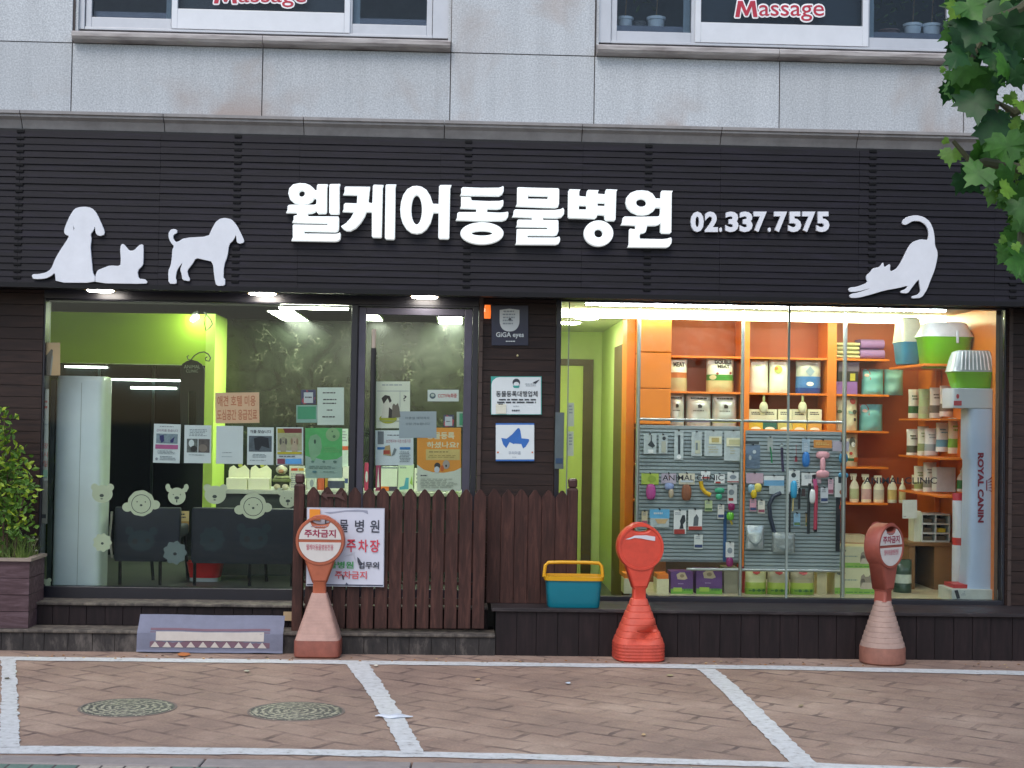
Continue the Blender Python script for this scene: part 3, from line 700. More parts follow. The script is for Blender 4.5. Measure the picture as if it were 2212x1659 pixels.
WHT = m_('#f4f4f4', 0.4); REDT = m_('#b3243c', 0.5)
sign_text('window_lettering', 'red word with white outline on the left upstairs window', 'Massage', (459, -29, 664, 19), u0[2] - .025, WHT, REDT)
sign_text('window_lettering', 'red word with white outline on the right upstairs window, fully in view', 'Massage', (1585, -1, 1783, 49), u1[2] - .025, WHT, REDT)
# potted plants behind the right upstairs window
POT = m_('#e3e8ee', 0.4)
def potplant(cx, w, h, ybase, mt, label, stem, leaves, hue):
    yy = u1[2] + .16; c = W(cx, ybase, yy); s = 1 / FPX * (yy + DIST); r_ = w / 2 * s; hh = h * s
    t = thing('potted_plant', label, 'plant', (c.x, yy, c.z), 'potted plants inside the upstairs window')
    b = MB(); b.loft([(c.z, r_ * .72, r_ * .72), (c.z + hh * .8, r_ * .95, r_ * .95), (c.z + hh * .82, r_ * 1.04, r_ * 1.04), (c.z + hh, r_ * 1.06, r_ * 1.06), (c.z + hh, r_ * .9, r_ * .9), (c.z + hh * .9, r_ * .88, r_ * .88)], mt, (c.x, yy)); b.build('pot', t, smooth=True)
    if stem:
        b = MB(); b.tube([(c.x, yy, c.z + hh * .9), (c.x + .01, yy, c.z + hh + .18), (c.x - .01, yy, c.z + hh + .42)], .006, m_('#6d5a44', .8)); b.build('stem', t)
    rq = random.Random(int(cx)); b = MB(); lm = mat_leaf('house_plant_leaf', hue, '#4d6a3a', 12)
    for _ in range(leaves):
        p = Vector((c.x + rq.gauss(0, .085), yy + rq.gauss(0, .05), c.z + hh + abs(rq.gauss(.26, .12)))); d = Vector((rq.uniform(-1, 1), rq.uniform(-1, 1), rq.uniform(-.3, .9))).normalized(); sd_ = d.orthogonal().normalized()
        L = rq.uniform(.04, .08); b.add([p, p + d * L * .5 + sd_ * L * .22, p + d * L, p + d * L * .5 - sd_ * L * .22], [(0, 1, 2, 3)], lm)
    b.build('leaves', t)
potplant(1350, 35, 33, 71, POT, 'white pot with thin plant, leftmost on the upstairs window ledge', True, 30, '#3d5233')
potplant(1417, 40, 34, 72, POT, 'white pot with tall thin stem, second from left on upstairs window ledge', True, 30, '#3d5233')
potplant(1382, 26, 22, 70, m_('#5e5f60', .6), 'small dark pot between two white pots upstairs', False, 10, '#33432c')
potplant(1920, 44, 17, 83, m_('#836a66', .6), 'low brownish pot in the right part of the upstairs window', False, 70, '#3d5233')
potplant(1971, 40, 33, 85, POT, 'white pot beside the brownish pot in the upstairs window', True, 45, '#48663a')
potplant(2012, 42, 33, 86, POT, 'white pot nearest the tree leaves in the upstairs window', True, 45, '#48663a')

# =================================================================== INTERIORS
ZCE = 2.60; ZFL = 0.33; ZFR = W(1700, 1291, 0.15).z - .02
WX0, WX1 = XL + 3, W(1040, 900, .2).x
xpart = rgx[0] - .03
def shell(mb, x0, x1, y0, y1, z0, z1, m_floor, m_back, m_left, m_right, m_ceil):
    P = [(x0, y0, z0), (x1, y0, z0), (x1, y1, z0), (x0, y1, z0), (x0, y0, z1), (x1, y0, z1), (x1, y1, z1), (x0, y1, z1)]
    for f, mt in (((0, 1, 2, 3), m_floor), ((4, 7, 6, 5), m_ceil), ((3, 2, 6, 7), m_back), ((0, 3, 7, 4), m_left), ((1, 5, 6, 2), m_right)):
        if mt: mb.add([P[i] for i in f], [(0, 1, 2, 3)], mt)
FLM = m_('#4b5148', 0.35, var=0.2)
xa0 = gx0 - 1.5
b = MB(); shell(b, xa0, DX1 + .1, .11, 3.3, ZFL, ZCE, FLM, MARBLE, LIME, LIME, CEIL); lroom = b.build('left_room_shell', B)
b = MB(); b.box(xa0, .105, ZCE, DX1 + .1, 5, ZCE + .1, DARK); b.build('left_room_roof', B)
# top return between glass head and ceiling
b = MB(); b.box(xa0, .101, LZ1 - .02, DX1 + .1, .115, ZCE + .05, m_('#aeb2a2', .6)); b.box(xpart, .101, RZ1 - .004, RX1, .112, ZCE + .05, m_('#aeb2a2', .6)); b.build('window_head_lining', B)
# lime bulkhead over the dark glazed back room
bz = W(300, 786, 2.7).z; px0, px1 = W(441, 900, 2.6).x, W(461, 900, 2.6).x
b = MB(); b.box(xa0 + .005, 2.7, bz, px0, 2.9, ZCE - .002, LIME); b.build('lime_bulkhead', B)
b = MB(); b.box(px0, 2.6, ZFL, px1, 3.295, ZCE - .002, LIME2); b.build('lime_pillar', B)
b = MB(); b.box(xa0 + .005, 3.2, ZFL, px0, 3.28, bz - .001, m_('#10191c', .12, var=.3, sc_=2)); 
for x in (212, 330): 
    xx = W(x, 900, 3.19).x; b.box(xx - .012, 3.185, ZFL, xx + .012, 3.199, bz - .001, m_('#1d292b', .3))
b.build('dark_glazed_partition', B)
EMW = m_('#f4ffe4', em=7.5); EML = m_('#f2f4ff', em=15.0); EMC = m_('#faffd0', em=3.4)
def lamp(name, label, parts, group=None):
    t = None
    b = MB(); parts(b); return b.build(name, None, label=label, cat='light', group=group)
def ceil_panel(x0, x1, y0, y1, label, z=ZCE, w=.3, shear=.0):
    t = thing('ceiling_light', label, 'light', ((x0 + x1) / 2, (y0 + y1) / 2, z), 'recessed lights in the shop ceilings')
    b = MB(); b.box(x0, y0, z - .012, x1, y1, z - .004, EMW); b.build('diffuser', t)
    b = MB(); e = .018; b.box(x0 - e, y0 - e, z - .010, x1 + e, y0 - .001, z - .001, ALU); b.box(x0 - e, y1 + .001, z - .010, x1 + e, y1 + e, z - .001, ALU); b.box(x0 - e, y0, z - .010, x0 - .001, y1, z - .001, ALU); b.box(x1 + .001, y0, z - .010, x1 + e, y1, z - .001, ALU); b.build('light_frame', t)
def cpt(x, y, z=ZCE):
    r_ = ray(x, y); t_ = (z - HCAM) / r_.z; return CAMP + r_ * t_
for (xl, xr, yt, yb, lb) in ((597, 650, 671, 690, 'ceiling light seen through the left shop window, right of the lime pillar'), (789, 822, 680, 690, 'ceiling light just inside the door glass, at its left'), (948, 998, 684, 697, 'ceiling light just inside the door glass, at its right')):
    a, c = cpt((xl + xr) / 2, yt), cpt((xl + xr) / 2, yb); xx0, xx1 = cpt(xl, (yt + yb) / 2).x, cpt(xr, (yt + yb) / 2).x
    ceil_panel(xx0, xx1, c.y, a.y, lb)
# fluorescent pair on the lime side of the room
a, c = cpt(388, 700), cpt(425, 672)
t = thing('tube_light', 'two slim fluorescent tubes set end to end under the lime room ceiling', 'light', (a.x, a.y, ZCE))
for p, q in ((a, a.lerp(c, .49)), (a.lerp(c, .52), c)):
    b = MB(); b.tube([(p.x, p.y, ZCE - .05), (q.x, q.y, ZCE - .05)], .022, EMW, 10); b.build('tube', t)
b = MB(); b.tube([(a.x, a.y, ZCE - .015), (c.x, c.y, ZCE - .015)], .02, ALU, 6); b.build('housing', t)
# strip light above the shop window glass, right end
b = MB(); b.pbox(603, 657, 752, 668, .135, .035, m_('#fbffe8', em=14.0)); b.pbox(601, 651, 754, 656.5, .13, .05, ALU)
b.build('glow_strip', label='long warm strip light at the head of the left shop window', cat='light')
b = MB(); b.pbox(772, 655, 1012, 662, .135, .04, m_('#fbffe8', em=18.0)); b.build('glow_strip', label='strip light above the door glass, mostly hidden by the door head', cat='light')
# glowing bars added to imitate lamp reflections in the dark glass
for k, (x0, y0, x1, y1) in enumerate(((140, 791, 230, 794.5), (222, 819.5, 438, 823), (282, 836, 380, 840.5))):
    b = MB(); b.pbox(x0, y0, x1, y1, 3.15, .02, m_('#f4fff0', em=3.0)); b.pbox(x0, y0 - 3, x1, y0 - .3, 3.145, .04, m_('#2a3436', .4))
    b.build('glow_strip', label=('short high glowing bar imitating a reflected lamp on the dark partition, above the air conditioner', 'long glowing bar imitating a reflected lamp across the dark partition behind the arched hanging sign', 'lowest glowing bar imitating a reflected lamp on the dark partition')[k], cat='light', group='bars imitating reflected lamps on the dark partition')
# soffit downlights
for k, (x, y) in enumerate(((217, 635), (567, 640), (917, 645))):
    Yd = -.17; c = W(x, y, Yd); r_ = .098
    t = thing('downlight', ('round lit downlight under the fascia, nearest the lying cat silhouette', 'brightest round downlight under the fascia, middle of the left window', 'round lit downlight above the glass door')[k], 'light', (c.x, Yd, zso), 'downlights under the black fascia')
    b = MB(); b.loft([(zso - .022, r_ * .93, r_ * .93), (zso - .012, r_, r_)], m_('#fff6ec', em=(9, 16, 9)[k]), (c.x, Yd), 32); b.build('lens', t)
    b = MB(); b.loft([(zso - .014, r_ * 1.12, r_ * 1.12), (zso - .001, r_ * 1.18, r_ * 1.18)], m_('#caa24a', .3, .6), (c.x, Yd), 32); b.build('trim_ring', t)
# --- right room
X0r = xpart; Xc = W(1352, 1000, 2.0).x; ZFR += .0; XrW = W(2140, 980, .2).x; YB = 2.0
b = MB(); shell(b, X0r, Xc, .22, 4.3, .05, ZCE, FLM, None, LIMEP, None, CEIL); shell(b, Xc, XrW, .11, YB, ZFR, ZCE, m_('#b6ae8e', .4), ORNGD, None, ORNG, CEIL)
b.build('right_room_shell', B)
b = MB(); b.box(X0r, .105, ZCE + .001, XrW + .1, 5, ZCE + .1, DARK); b.box(XrW + .001, .12, ZFR, RX1 - .01, .9, ZCE, m_('#7b6553', .6)); b.build('right_room_roof', B)
# back wall of the corridor with its brown framed door, side wall with second brown frame
b = MB(); b.box(X0r, 4.3, .05, Xc + 1, 4.4, ZCE, LIMEP); b.build('lime_back_wall', B)
b = MB(); b.box(Xc, 2.0, .05, Xc + .05, 2.35, ZCE, m_('#5f4320', .5)); b.box(Xc, 2.35, .05, Xc + .05, 4.299, ZCE, LIMEP); b.build('lime_side_wall', B)
BR = m_('#5a4a28', .5)
dzt = W(1255, 790, 4.28).z
b = MB(); q0, q1, q2, q3 = (W(x, 1000, 4.25).x for x in (1205, 1217, 1258, 1279)); b.box(q2, 4.25, .05, q3, 4.299, dzt, BR); b.box(q0 - .1, 4.25, dzt, q3, 4.299, W(1255, 776, 4.25).z, BR); b.build('door_frame', B)
b = MB(); b.box(q0 - .1, 4.27, .05, q2 - .003, 4.295, dzt - .003, m_('#d6e680', .5, var=.03)); b.build('lime_door', B)
b = MB(); b.box(Xc - .02, 2.02, .05, Xc - .001, 2.9, W(1345, 745, 2.4).z, BR); b.build('side_door_frame', B)
# lamps of the right room
b = MB(); b.pbox(1265, 651, 1702, 661, .20, .03, EML); 
tl = thing('tube_light', 'long cold white tube light behind the right window head, left of the joint', 'light', (W(1265, 655, .2).x, .2, ZCE), 'tube lights behind the right window head')
def ledbar(x0, x1, t):
    b = MB(); b_ = RC(x0, 651, x1, 664, .20); xm0, xm1 = b_[0], b_[2]; zc = W((x0 + x1) / 2, 650.5 + 11 + ((x0 + x1) / 2 - 1265) * .0 , .2).z
    b = MB(); b.tube([(xm0, .20, ZL), (xm1, .20, ZL)], .017, EML, 12); b.build('tube', t); b = MB(); b.box(xm0 - .01, .17, ZL + .018, xm1 + .01, .23, ZL + .04, ALU); b.build('housing', t)
ZL = W(1500, 659, .2).z
ledbar(1266, 1699, tl)
tl = thing('tube_light', 'long cold white tube light behind the right window head, below the stretching cat', 'light', (W(1705, 655, .2).x, .2, ZCE), 'tube lights behind the right window head')
ledbar(1705, 2042, tl)
b = MB(); b.pbox(1211, 676, 2045, 692, 1.25, .05, EMC); o = b.build('cove_light', label='wide warm luminous band along the ceiling behind the tube lights', cat='light')
for k, (x, y) in enumerate(((1267, 684), (1228, 695))):
    c = cpt(x, y); t = thing('downlight', ('oval looking ceiling downlight above the lime doorway', 'small ceiling downlight farther back in the lime passage')[k], 'light', (c.x, c.y, ZCE), 'downlights in the lime passage')
    b = MB(); b.loft([(ZCE - .02, .10, .10), (ZCE - .003, .11, .11)], m_('#fffaf0', em=14), (c.x, c.y), 28); b.build('lens', t)
    b = MB(); b.loft([(ZCE - .008, .13, .13), (ZCE - .001, .135, .135)], WHT, (c.x, c.y), 28); b.build('trim_ring', t)
# =================================================================== SIGNS ON THE FASCIA
SGN = m_('#f2f4f4', .45, em=.0, var=.02)
SGNM = bpy.data.materials.new('lit_sign_acrylic'); SGNM.use_nodes = True
_b = SGNM.node_tree.nodes['Principled BSDF']; _b.inputs['Base Color'].default_value = lin('#e8ecec'); _b.inputs['Roughness'].default_value = .35
_b.inputs['Emission Color'].default_value = lin('#eef6f6'); _b.inputs['Emission Strength'].default_value = 0.24
t1 = TX(1110, 700, .31646); t2 = TX(1780, 710, .20796); t3 = TX(2210, 720, .20796)
GL = [
 (t1, [[(215,65),(290,68),(350,90),(395,130),(415,155),(432,152),(435,95),(450,78),(570,78),(558,120),(556,420),(545,442),(450,445),(432,425),(425,405),(405,425),(370,440),(320,445),(318,470),(335,478),(700,480),(708,500),(706,640),(690,665),(660,672),(280,665),(270,680),(280,692),(660,697),(700,692),(722,678),(730,700),(725,760),(700,785),(660,793),(115,783),(135,740),(133,590),(145,580),(560,588),(570,578),(560,567),(125,557),(145,520),(145,475),(160,468),(185,466),(188,445),(175,436),(50,436),(68,400),(70,350),(90,335),(150,333),(400,335),(425,325),(430,290),(425,258),(400,255),(370,295),(320,318),(230,322),(150,312),(100,270),(78,195),(90,130),(140,80)], ell(246,196,38,39,16), [(590,90),(600,77),(725,75),(714,110),(714,440),(700,452),(600,450),(587,430)]]),
 (t1, [[(790,108),(1095,110),(1085,190),(1075,290),(1085,308),(1125,315),(1132,100),(1145,85),(1265,88),(1252,120),(1240,735),(1225,745),(1130,742),(1118,725),(1118,430),(1105,425),(1050,425),(1030,480),(980,560),(920,625),(850,662),(800,660),(760,635),(735,602),(800,560),(855,500),(895,428),(752,420),(768,390),(770,330),(790,312),(932,318),(938,215),(760,210),(778,180),(780,120)], [(1290,95),(1300,82),(1422,80),(1412,120),(1405,750),(1390,768),(1295,765),(1280,745)]]),
 (t1, [[(1680,98),(1740,110),(1800,150),(1845,220),(1875,310),(1885,322),(1950,325),(1955,110),(1970,88),(2110,88),(2095,130),(2083,745),(2070,762),(1960,760),(1945,740),(1948,435),(1885,435),(1872,480),(1850,560),(1800,640),(1740,685),(1680,697),(1610,685),(1550,640),(1500,560),(1478,480),(1472,390),(1482,300),(1510,210),(1560,140),(1620,105)], ell(1676,397,66,183)]),
 (t2, [[(200,128),(560,140),(880,138),(930,125),(968,105),(980,130),(978,200),(950,260),(890,295),(620,290),(150,285),(175,240),(172,160)], [(170,315),(355,320),(370,375),(400,380),(700,392),(900,388),(965,370),(975,400),(970,470),(920,530),(850,545),(680,540),(660,570),(670,600),(900,610),(1000,605),(1055,590),(1068,620),(1060,690),(1020,745),(950,768),(600,765),(70,757),(95,700),(100,620),(130,600),(450,600),(462,570),(455,540),(150,528),(170,480)], ell(567,1003,410,210), ell(567,1000,197,45)]),
 (t2, [[(1235,135),(1260,128),(1600,140),(2010,148),(2030,170),(2028,440),(2010,500),(1960,515),(1700,508),(1205,490),(1230,440)], [(1440,290),(1815,298),(1815,352),(1440,345)], [(1200,548),(1700,560),(1950,560),(2050,545),(2105,520),(2125,560),(2120,640),(2070,700),(2000,712),(1730,706),(1720,728),(1730,748),(2000,750),(2015,770),(2018,960),(1990,1030),(1940,1045),(1440,1042),(1425,1062),(1440,1080),(1960,1083),(2030,1062),(2048,1100),(2045,1150),(2020,1200),(1960,1220),(1195,1215),(1218,1170),(1225,930),(1240,920),(1800,925),(1815,905),(1800,888),(1210,880),(1232,840),(1235,760),(1255,742),(1510,746),(1522,725),(1510,704),(1135,692),(1160,650),(1170,570)]]),
 (t3, [[(160,118),(365,122),(345,160),(340,235),(360,250),(475,260),(490,150),(510,130),(718,135),(695,170),(700,205),(830,215),(845,130),(860,118),(1065,125),(1045,170),(1030,690),(1010,718),(860,712),(825,680),(820,610),(690,600),(672,650),(640,675),(150,665),(128,640),(135,150)], [(335,425),(478,430),(478,503),(335,500)], [(690,375),(828,380),(828,437),(690,433)], ell(708,955,280,245), ell(708,955,80,78,20)]),
 (t3, [[(1530,138),(1640,150),(1730,200),(1790,290),(1885,295),(1895,160),(1910,145),(2115,148),(2095,190),(2088,930),(2065,955),(1910,952),(1880,920),(1885,760),(1850,790),(1790,808),(1630,810),(1615,880),(1600,930),(1560,950),(1500,960),(1485,1000),(1490,1055),(1900,1065),(2010,1055),(2080,1030),(2095,1070),(2090,1140),(2050,1200),(2000,1225),(1255,1218),(1285,1160),(1290,880),(1310,865),(1400,880),(1412,850),(1405,805),(1130,795),(1160,740),(1170,660),(1200,635),(1500,640),(1830,635),(1870,620),(1880,560),(1880,470),(1795,465),(1750,530),(1660,590),(1560,605),(1450,600),(1330,550),(1250,470),(1222,370),(1240,270),(1310,190),(1420,145)], ell(1518,376,97,75)]),
]
c = W(1037, 537, YF)
t = thing('shop_sign', 'large glowing white Korean letters on the black fascia', 'sign', (c.x, YF, c.z))
for T, outs in GL:
    curve_shape('letter', [to_w(o, T, YF - .055) for o in outs], YF - .055, .054, SGNM, t, bevel=.004)
WS = m_('#dfe2e8', .45, var=.02)
def digits():
    f = flat_map(1491, 457, 1793, 501, YF - .03); c = W(1642, 500, YF)
    t = thing('phone_sign', 'smaller white telephone number on the black fascia beside the big letters', 'sign', (c.x, YF, c.z))
    txt = '02.337.7575'; wd_ = [1, 1, .45, 1, 1, 1, .45, 1, 1, 1, 1]; tot = sum(wd_) ; x = 0
    for ch, w in zip(txt, wd_):
        a, e = x / tot, (x + w) / tot; x += w; mb = MB(); gx = .04 / tot; tilt = 0
        h0 = 0.0 if ch != '.' else .78
        if ch == '.': a, e = a + .001, e - .016
        vs, fs, _a = text2d(ch, .045)
        P = [f(a + gx + u * (e - a - 2 * gx), (h0 + (1 - h0) * (1 - v)), 0) for u, v in vs]; n = len(P)
        mb.add(P, fs, WS); mb.add([(p[0], YF - .001, p[2]) for p in P], [q[::-1] for q in fs], WS)
        ed = {}
        for q in fs:
            for i in range(len(q)):
                k = (q[i], q[(i + 1) % len(q)]); ed[k] = 1
        sides = [(b_, a_, n + a_, n + b_) for (a_, b_) in ed if (b_, a_) not in ed]
        mb2 = [(p[0], YF - .001, p[2]) for p in P]
        mb.add(P + mb2, sides, WS)
        mb.build('digit' if ch != '.' else 'dot', t)
digits()
TA = TX(80, 750, .452); TB = TX(2650, 750, .5425); YA = YF - .022
SIL = m_('#d8dce2', .5, var=.07, sc_=5)
def sil(name, label, cat, T, pts, holes=()):
    o = curve_shape(name, [to_w(rnd_out(pts), T, YA)] + [to_w(h, T, YA) for h in holes], YA, .02, SIL, bevel=.002, label=label, cat=cat, group='white animal silhouettes on the fascia')
sil('dog_silhouette', 'white cutout of a sitting floppy eared dog, far left on the fascia', 'dog sign', TA, [(560,140),(620,150),(660,190),(690,250),(735,355),(730,385),(700,398),(670,390),(655,370),(650,310),(640,345),(612,380),(620,420),(610,490),(617,560),(630,720),(650,745),(650,805),(308,803),(300,715),(270,745),(220,768),(150,773),(110,770),(98,745),(110,728),(160,728),(220,715),(260,690),(280,655),(300,600),(340,530),(400,440),(425,395),(395,388),(378,360),(390,310),(430,220),(470,160),(510,145)], [[(460,305),(470,330),(462,348)]])
sil('cat_silhouette', 'white cutout of a lying cat beside the sitting dog cutout', 'cat sign', TA, [(653,808),(653,745),(670,695),(720,675),(780,652),(870,658),(875,600),(868,520),(875,475),(890,465),(905,470),(950,525),(990,522),(1035,475),(1060,468),(1073,480),(1072,600),(1070,650),(1020,700),(1030,768),(1085,772),(1108,795),(1095,815)])
sil('dog_silhouette', 'white cutout of a standing dog with curled tail on the fascia', 'dog sign', TA, [(1785,238),(1840,250),(1885,300),(1950,430),(1945,455),(1915,465),(1885,455),(1878,385),(1860,430),(1818,470),(1805,570),(1775,650),(1768,765),(1783,768),(1785,830),(1705,832),(1690,760),(1675,620),(1600,605),(1530,588),(1500,640),(1455,695),(1460,735),(1478,770),(1474,792),(1410,780),(1405,730),(1390,690),(1415,625),(1365,690),(1352,765),(1362,785),(1360,815),(1290,812),(1288,700),(1310,650),(1320,580),(1322,520),(1338,485),(1310,455),(1290,410),(1290,370),(1310,340),(1340,335),(1368,345),(1365,370),(1335,385),(1330,410),(1345,440),(1365,450),(1430,412),(1640,400),(1665,340),(1700,275),(1740,245)])
sil('cat_silhouette', 'white cutout of a stretching cat with raised tail, right end of fascia', 'cat sign', TB, [(1662,235),(1668,215),(1700,190),(1760,178),(1820,190),(1865,225),(1890,280),(1900,340),(1902,400),(1920,440),(1922,480),(1900,580),(1870,650),(1845,720),(1805,780),(1735,785),(1732,768),(1780,755),(1798,730),(1790,690),(1785,645),(1770,660),(1735,705),(1705,748),(1655,745),(1650,730),(1690,715),(1706,690),(1640,708),(1540,725),(1440,755),(1345,780),(1285,780),(1280,760),(1300,748),(1340,742),(1450,705),(1340,735),(1280,737),(1272,715),(1290,702),(1330,700),(1415,668),(1402,640),(1405,615),(1435,590),(1450,565),(1500,555),(1527,518),(1533,560),(1578,528),(1575,590),(1620,570),(1650,530),(1680,470),(1715,400),(1745,370),(1800,353),(1850,360),(1857,320),(1850,280),(1830,245),(1790,222),(1740,222),(1710,240),(1690,250),(1670,248)])

# =================================================================== PIER SIGNS
PW = m_('#c9d2d4', .35, var=.03); NAVY = m_('#161a35', .35); BLU = m_('#2760a8', .4)
GRN = m_('#2f8f86', .4); GRY = m_('#8f9aa0', .5); DK = m_('#2a2f38', .6)
def shield_pts(cx, cy, w, h):
    o = [(cx - w / 2, cy - h / 2 + .03), (cx, cy - h / 2 - .0), (cx + w / 2, cy - h / 2 + .03)]
    return o + [(cx + w / 2 * math.cos(a) ** .8, cy + h * .05 + h * .47 * math.sin(a)) for a in [R(90 * i / 8) for i in range(8)]] + [(cx, cy + h * .52)] + [(cx - w / 2 * math.cos(a) ** .8, cy + h * .05 + h * .47 * math.sin(a)) for a in [R(90 * i / 8) for i in range(7, -1, -1)]]
sheet('security_sign', 'navy square sign with grey shield on the dark pier', 'sign', (1062, 660, 1141, 746), -.012, NAVY, [('p', shield_pts(.49, .36, .54, .56), PW), ('e', .5, .355, .042, .04, m_('#32363e', .5)), ('l', .3, .12, .7, .5, 5, GRY), ('t', 'GiGA eyes', .12, .67, .88, .83, PW, .02), ('l', .36, .88, .66, .93, 1, PW)], d=.011)
sheet('registration_plaque', 'white plaque with teal edge and dark Korean heading on the pier', 'plaque', (1060.5, 813, 1170, 896), -.018, GRN, [('p', [(.01, .22), (.03, .12), (.1, .04), (.17, .02), (.985, .02), (.985, .985), (.01, .985)], PW), ('e', .5, .16, .075, .10, DK), ('e', .5, .2, .055, .055, PW), ('p', [(.43, .24), (.57, .24), (.55, .3), (.45, .3)], GRN), ('p', [(.82, .16), (.96, .08), (.88, .2)], DK), ('l', .66, .18, .93, .27, 2, GRY), ('t', '동물등록대행업체', .1, .38, .92, .53, DK, .015), ('l', .12, .58, .9, .72, 2, DK), ('l', .42, .76, .56, .8, 1, GRY), ('l', .38, .86, .6, .93, 1, DK), ('r', .1, .72, .3, .97, m_('#c8c9b8', .5)), ('l', .12, .7, .28, .76, 1, DK)], d=.016)
sheet('emblem_plaque', 'white plaque with blue edges and a blue winged emblem on the pier', 'plaque', (1071, 914, 1154, 996), -.018, BLU, [('r', .0, .045, 1, .955, PW), ('p', [(.14, .39), (.28, .41), (.42, .3), (.56, .14), (.61, .13), (.64, .2), (.67, .4), (.86, .42), (.87, .47), (.78, .62), (.71, .67), (.66, .55), (.5, .54), (.46, .55), (.36, .5), (.27, .66), (.19, .56)], BLU), ('t', '우리마음', .33, .74, .65, .83, m_('#5a6a86', .5)), ('l', .4, .88, .58, .92, 1, GRY), ('r', .03, .75, .08, .79, m_('#c0653a', .5)), ('r', .93, .75, .97, .79, m_('#c0653a', .5))], d=.016)
a = RC(1044, 659, 1062, 688, -.02); b = MB(); b.loft([(a[1], .024, .018), (a[1] + .05, .026, .02), (a[3], .022, .016)], m_('#b8541c', .2, em=.35), ((a[0] + a[2]) / 2, -.021), 16, 3)
b.box(a[0], -.006, a[1] - .006, a[2], -.0005, a[3] + .006, DARK); b.build('alarm_lamp', label='small amber alarm lamp on the pier above the door corner', cat='lamp')
c = W(1118, 768, -.004); b = MB(); b.ball((c.x, -.004, c.z), (.009, .006, .009), m_('#c9c196', .3, .5)); b.build('bolt_head', B)
a = RC(1199, 891, 1218, 1013, -.06); b = MB(); b.box(a[0], -.06, a[1], a[2], -.002, a[3], m_('#4b575a', .35, var=.2)); b.box(a[0] + .006, -.063, a[1] + .04, a[2] - .006, -.0605, a[1] + .08, m_('#1e3a56', .4)); b.build('side_box_sign', bevel=.004, label='narrow grey box with a blue mark on the left edge of right window', cat='box')

# =================================================================== PAPERS ON THE GLASS (just behind it)
YP = YG + .0095
PAP = m_('#e4eceb', .7, var=.03); PAPG = m_('#d6e6d8', .7, var=.03); PNK = m_('#b35f8d', .6); SUB = m_('#8698a0', .7, var=.3, sc_=40)
Pm = lambda h: m_(h, .6, var=.06)
GRPP = 'papers stuck inside the shop glass'
def dog(cx, cy, s, mt, ear): return [('e', cx, cy, .16 * s, .13 * s, mt), ('e', cx - .13 * s, cy + .02 * s, .05 * s, .11 * s, ear), ('e', cx + .13 * s, cy + .02 * s, .05 * s, .11 * s, ear), ('e', cx, cy + .25 * s, .15 * s, .16 * s, mt), ('e', cx, cy + .04 * s, .03 * s, .02 * s, DK)]
sheet('notice', 'white sheet with purple picture and pink band, leftmost of the paper row', 'poster', (331.5, 916, 389.5, 1000), YP, PAP, [('l', .2, .05, .8, .09, 1, GRY), ('t', '강아지를 찾습니다', .1, .13, .9, .2, m_('#8f6f86', .6)), ('r', .1, .25, .9, .5, SUB), ('p', [(.22, .3), (.38, .28), (.4, .44), (.3, .49), (.24, .4)], m_('#2f2f6b', .6)), ('p', [(.62, .42), (.78, .32), (.74, .47), (.64, .48)], m_('#2f2f6b', .6)), ('r', .08, .53, .92, .64, PNK), ('l', .15, .68, .85, .78, 3, TEXTL), ('l', .25, .82, .85, .94, 3, TEXTL), ('e', .14, .9, .05, .035, GRY)], group=GRPP, skew=-.03)
sheet('notice', 'white sheet with a grey photo of two animals, second in the paper row', 'poster', (398, 918.5, 456, 1000.5), YP, PAP, [('l', .18, .1, .85, .3, 5, TEXTL), ('r', .1, .36, .5, .72, m_('#656b66', .6, var=.45, sc_=30)), ('e', .27, .48, .1, .1, PAP), ('e', .36, .62, .12, .08, m_('#33302d', .6)), ('r', .53, .36, .95, .72, m_('#59544f', .6, var=.4, sc_=30)), ('e', .7, .6, .16, .1, m_('#7d7468', .6)), ('l', .15, .77, .9, .8, 1, TEXTL)], group=GRPP, skew=-.015)
sheet('notice', 'nearly blank pale sheet, third in the paper row', 'poster', (467, 920, 525, 1002), YP, PAP, [('l', .2, .69, .75, .73, 1, TEXTL), ('l', .2, .8, .7, .83, 1, m_('#9db0b3', .6))], group=GRPP, skew=-.01)
sheet('notice', 'white sheet with Korean heading and black dog photo, fourth in the row', 'poster', (534, 923, 591, 1004), YP, PAP, [('t', '개를 찾습니다', .1, .07, .9, .16, DK, .01), ('r', .06, .23, .93, .65, m_('#5a646b', .6, var=.35, sc_=30)), ('p', [(.25, .3), (.5, .24), (.8, .28), (.85, .56), (.55, .5), (.45, .62), (.3, .6)], m_('#20242b', .6)), ('l', .2, .71, .8, .82, 3, TEXTL), ('l', .1, .87, .9, .9, 1, TEXTL)], group=GRPP, skew=-.01)
sheet('poster', 'small poster with red and yellow bars and animals, fifth in the row', 'poster', (597, 923, 655, 1004.5), YP, PAP, [('r', .04, .03, .95, .15, m_('#7c2f2c', .6)), ('p', [(.04, .03), (.25, .03), (.32, .15), (.04, .15)], m_('#b0a02c', .6)), ('r', .04, .15, .95, .62, m_('#b9b78f', .6, var=.15, sc_=30))] + dog(.26, .36, .8, m_('#a39d84', .6), m_('#5b574c', .6)) + dog(.68, .36, .8, m_('#b8a98d', .6), m_('#8f7a5c', .6)) + [('r', .04, .65, .95, .71, m_('#c2b62a', .6)), ('l', .08, .75, .9, .8, 1, DK), ('r', .04, .83, .32, .97, m_('#5c2638', .6)), ('r', .34, .83, .94, .97, m_('#3f7fae', .6))], group=GRPP)
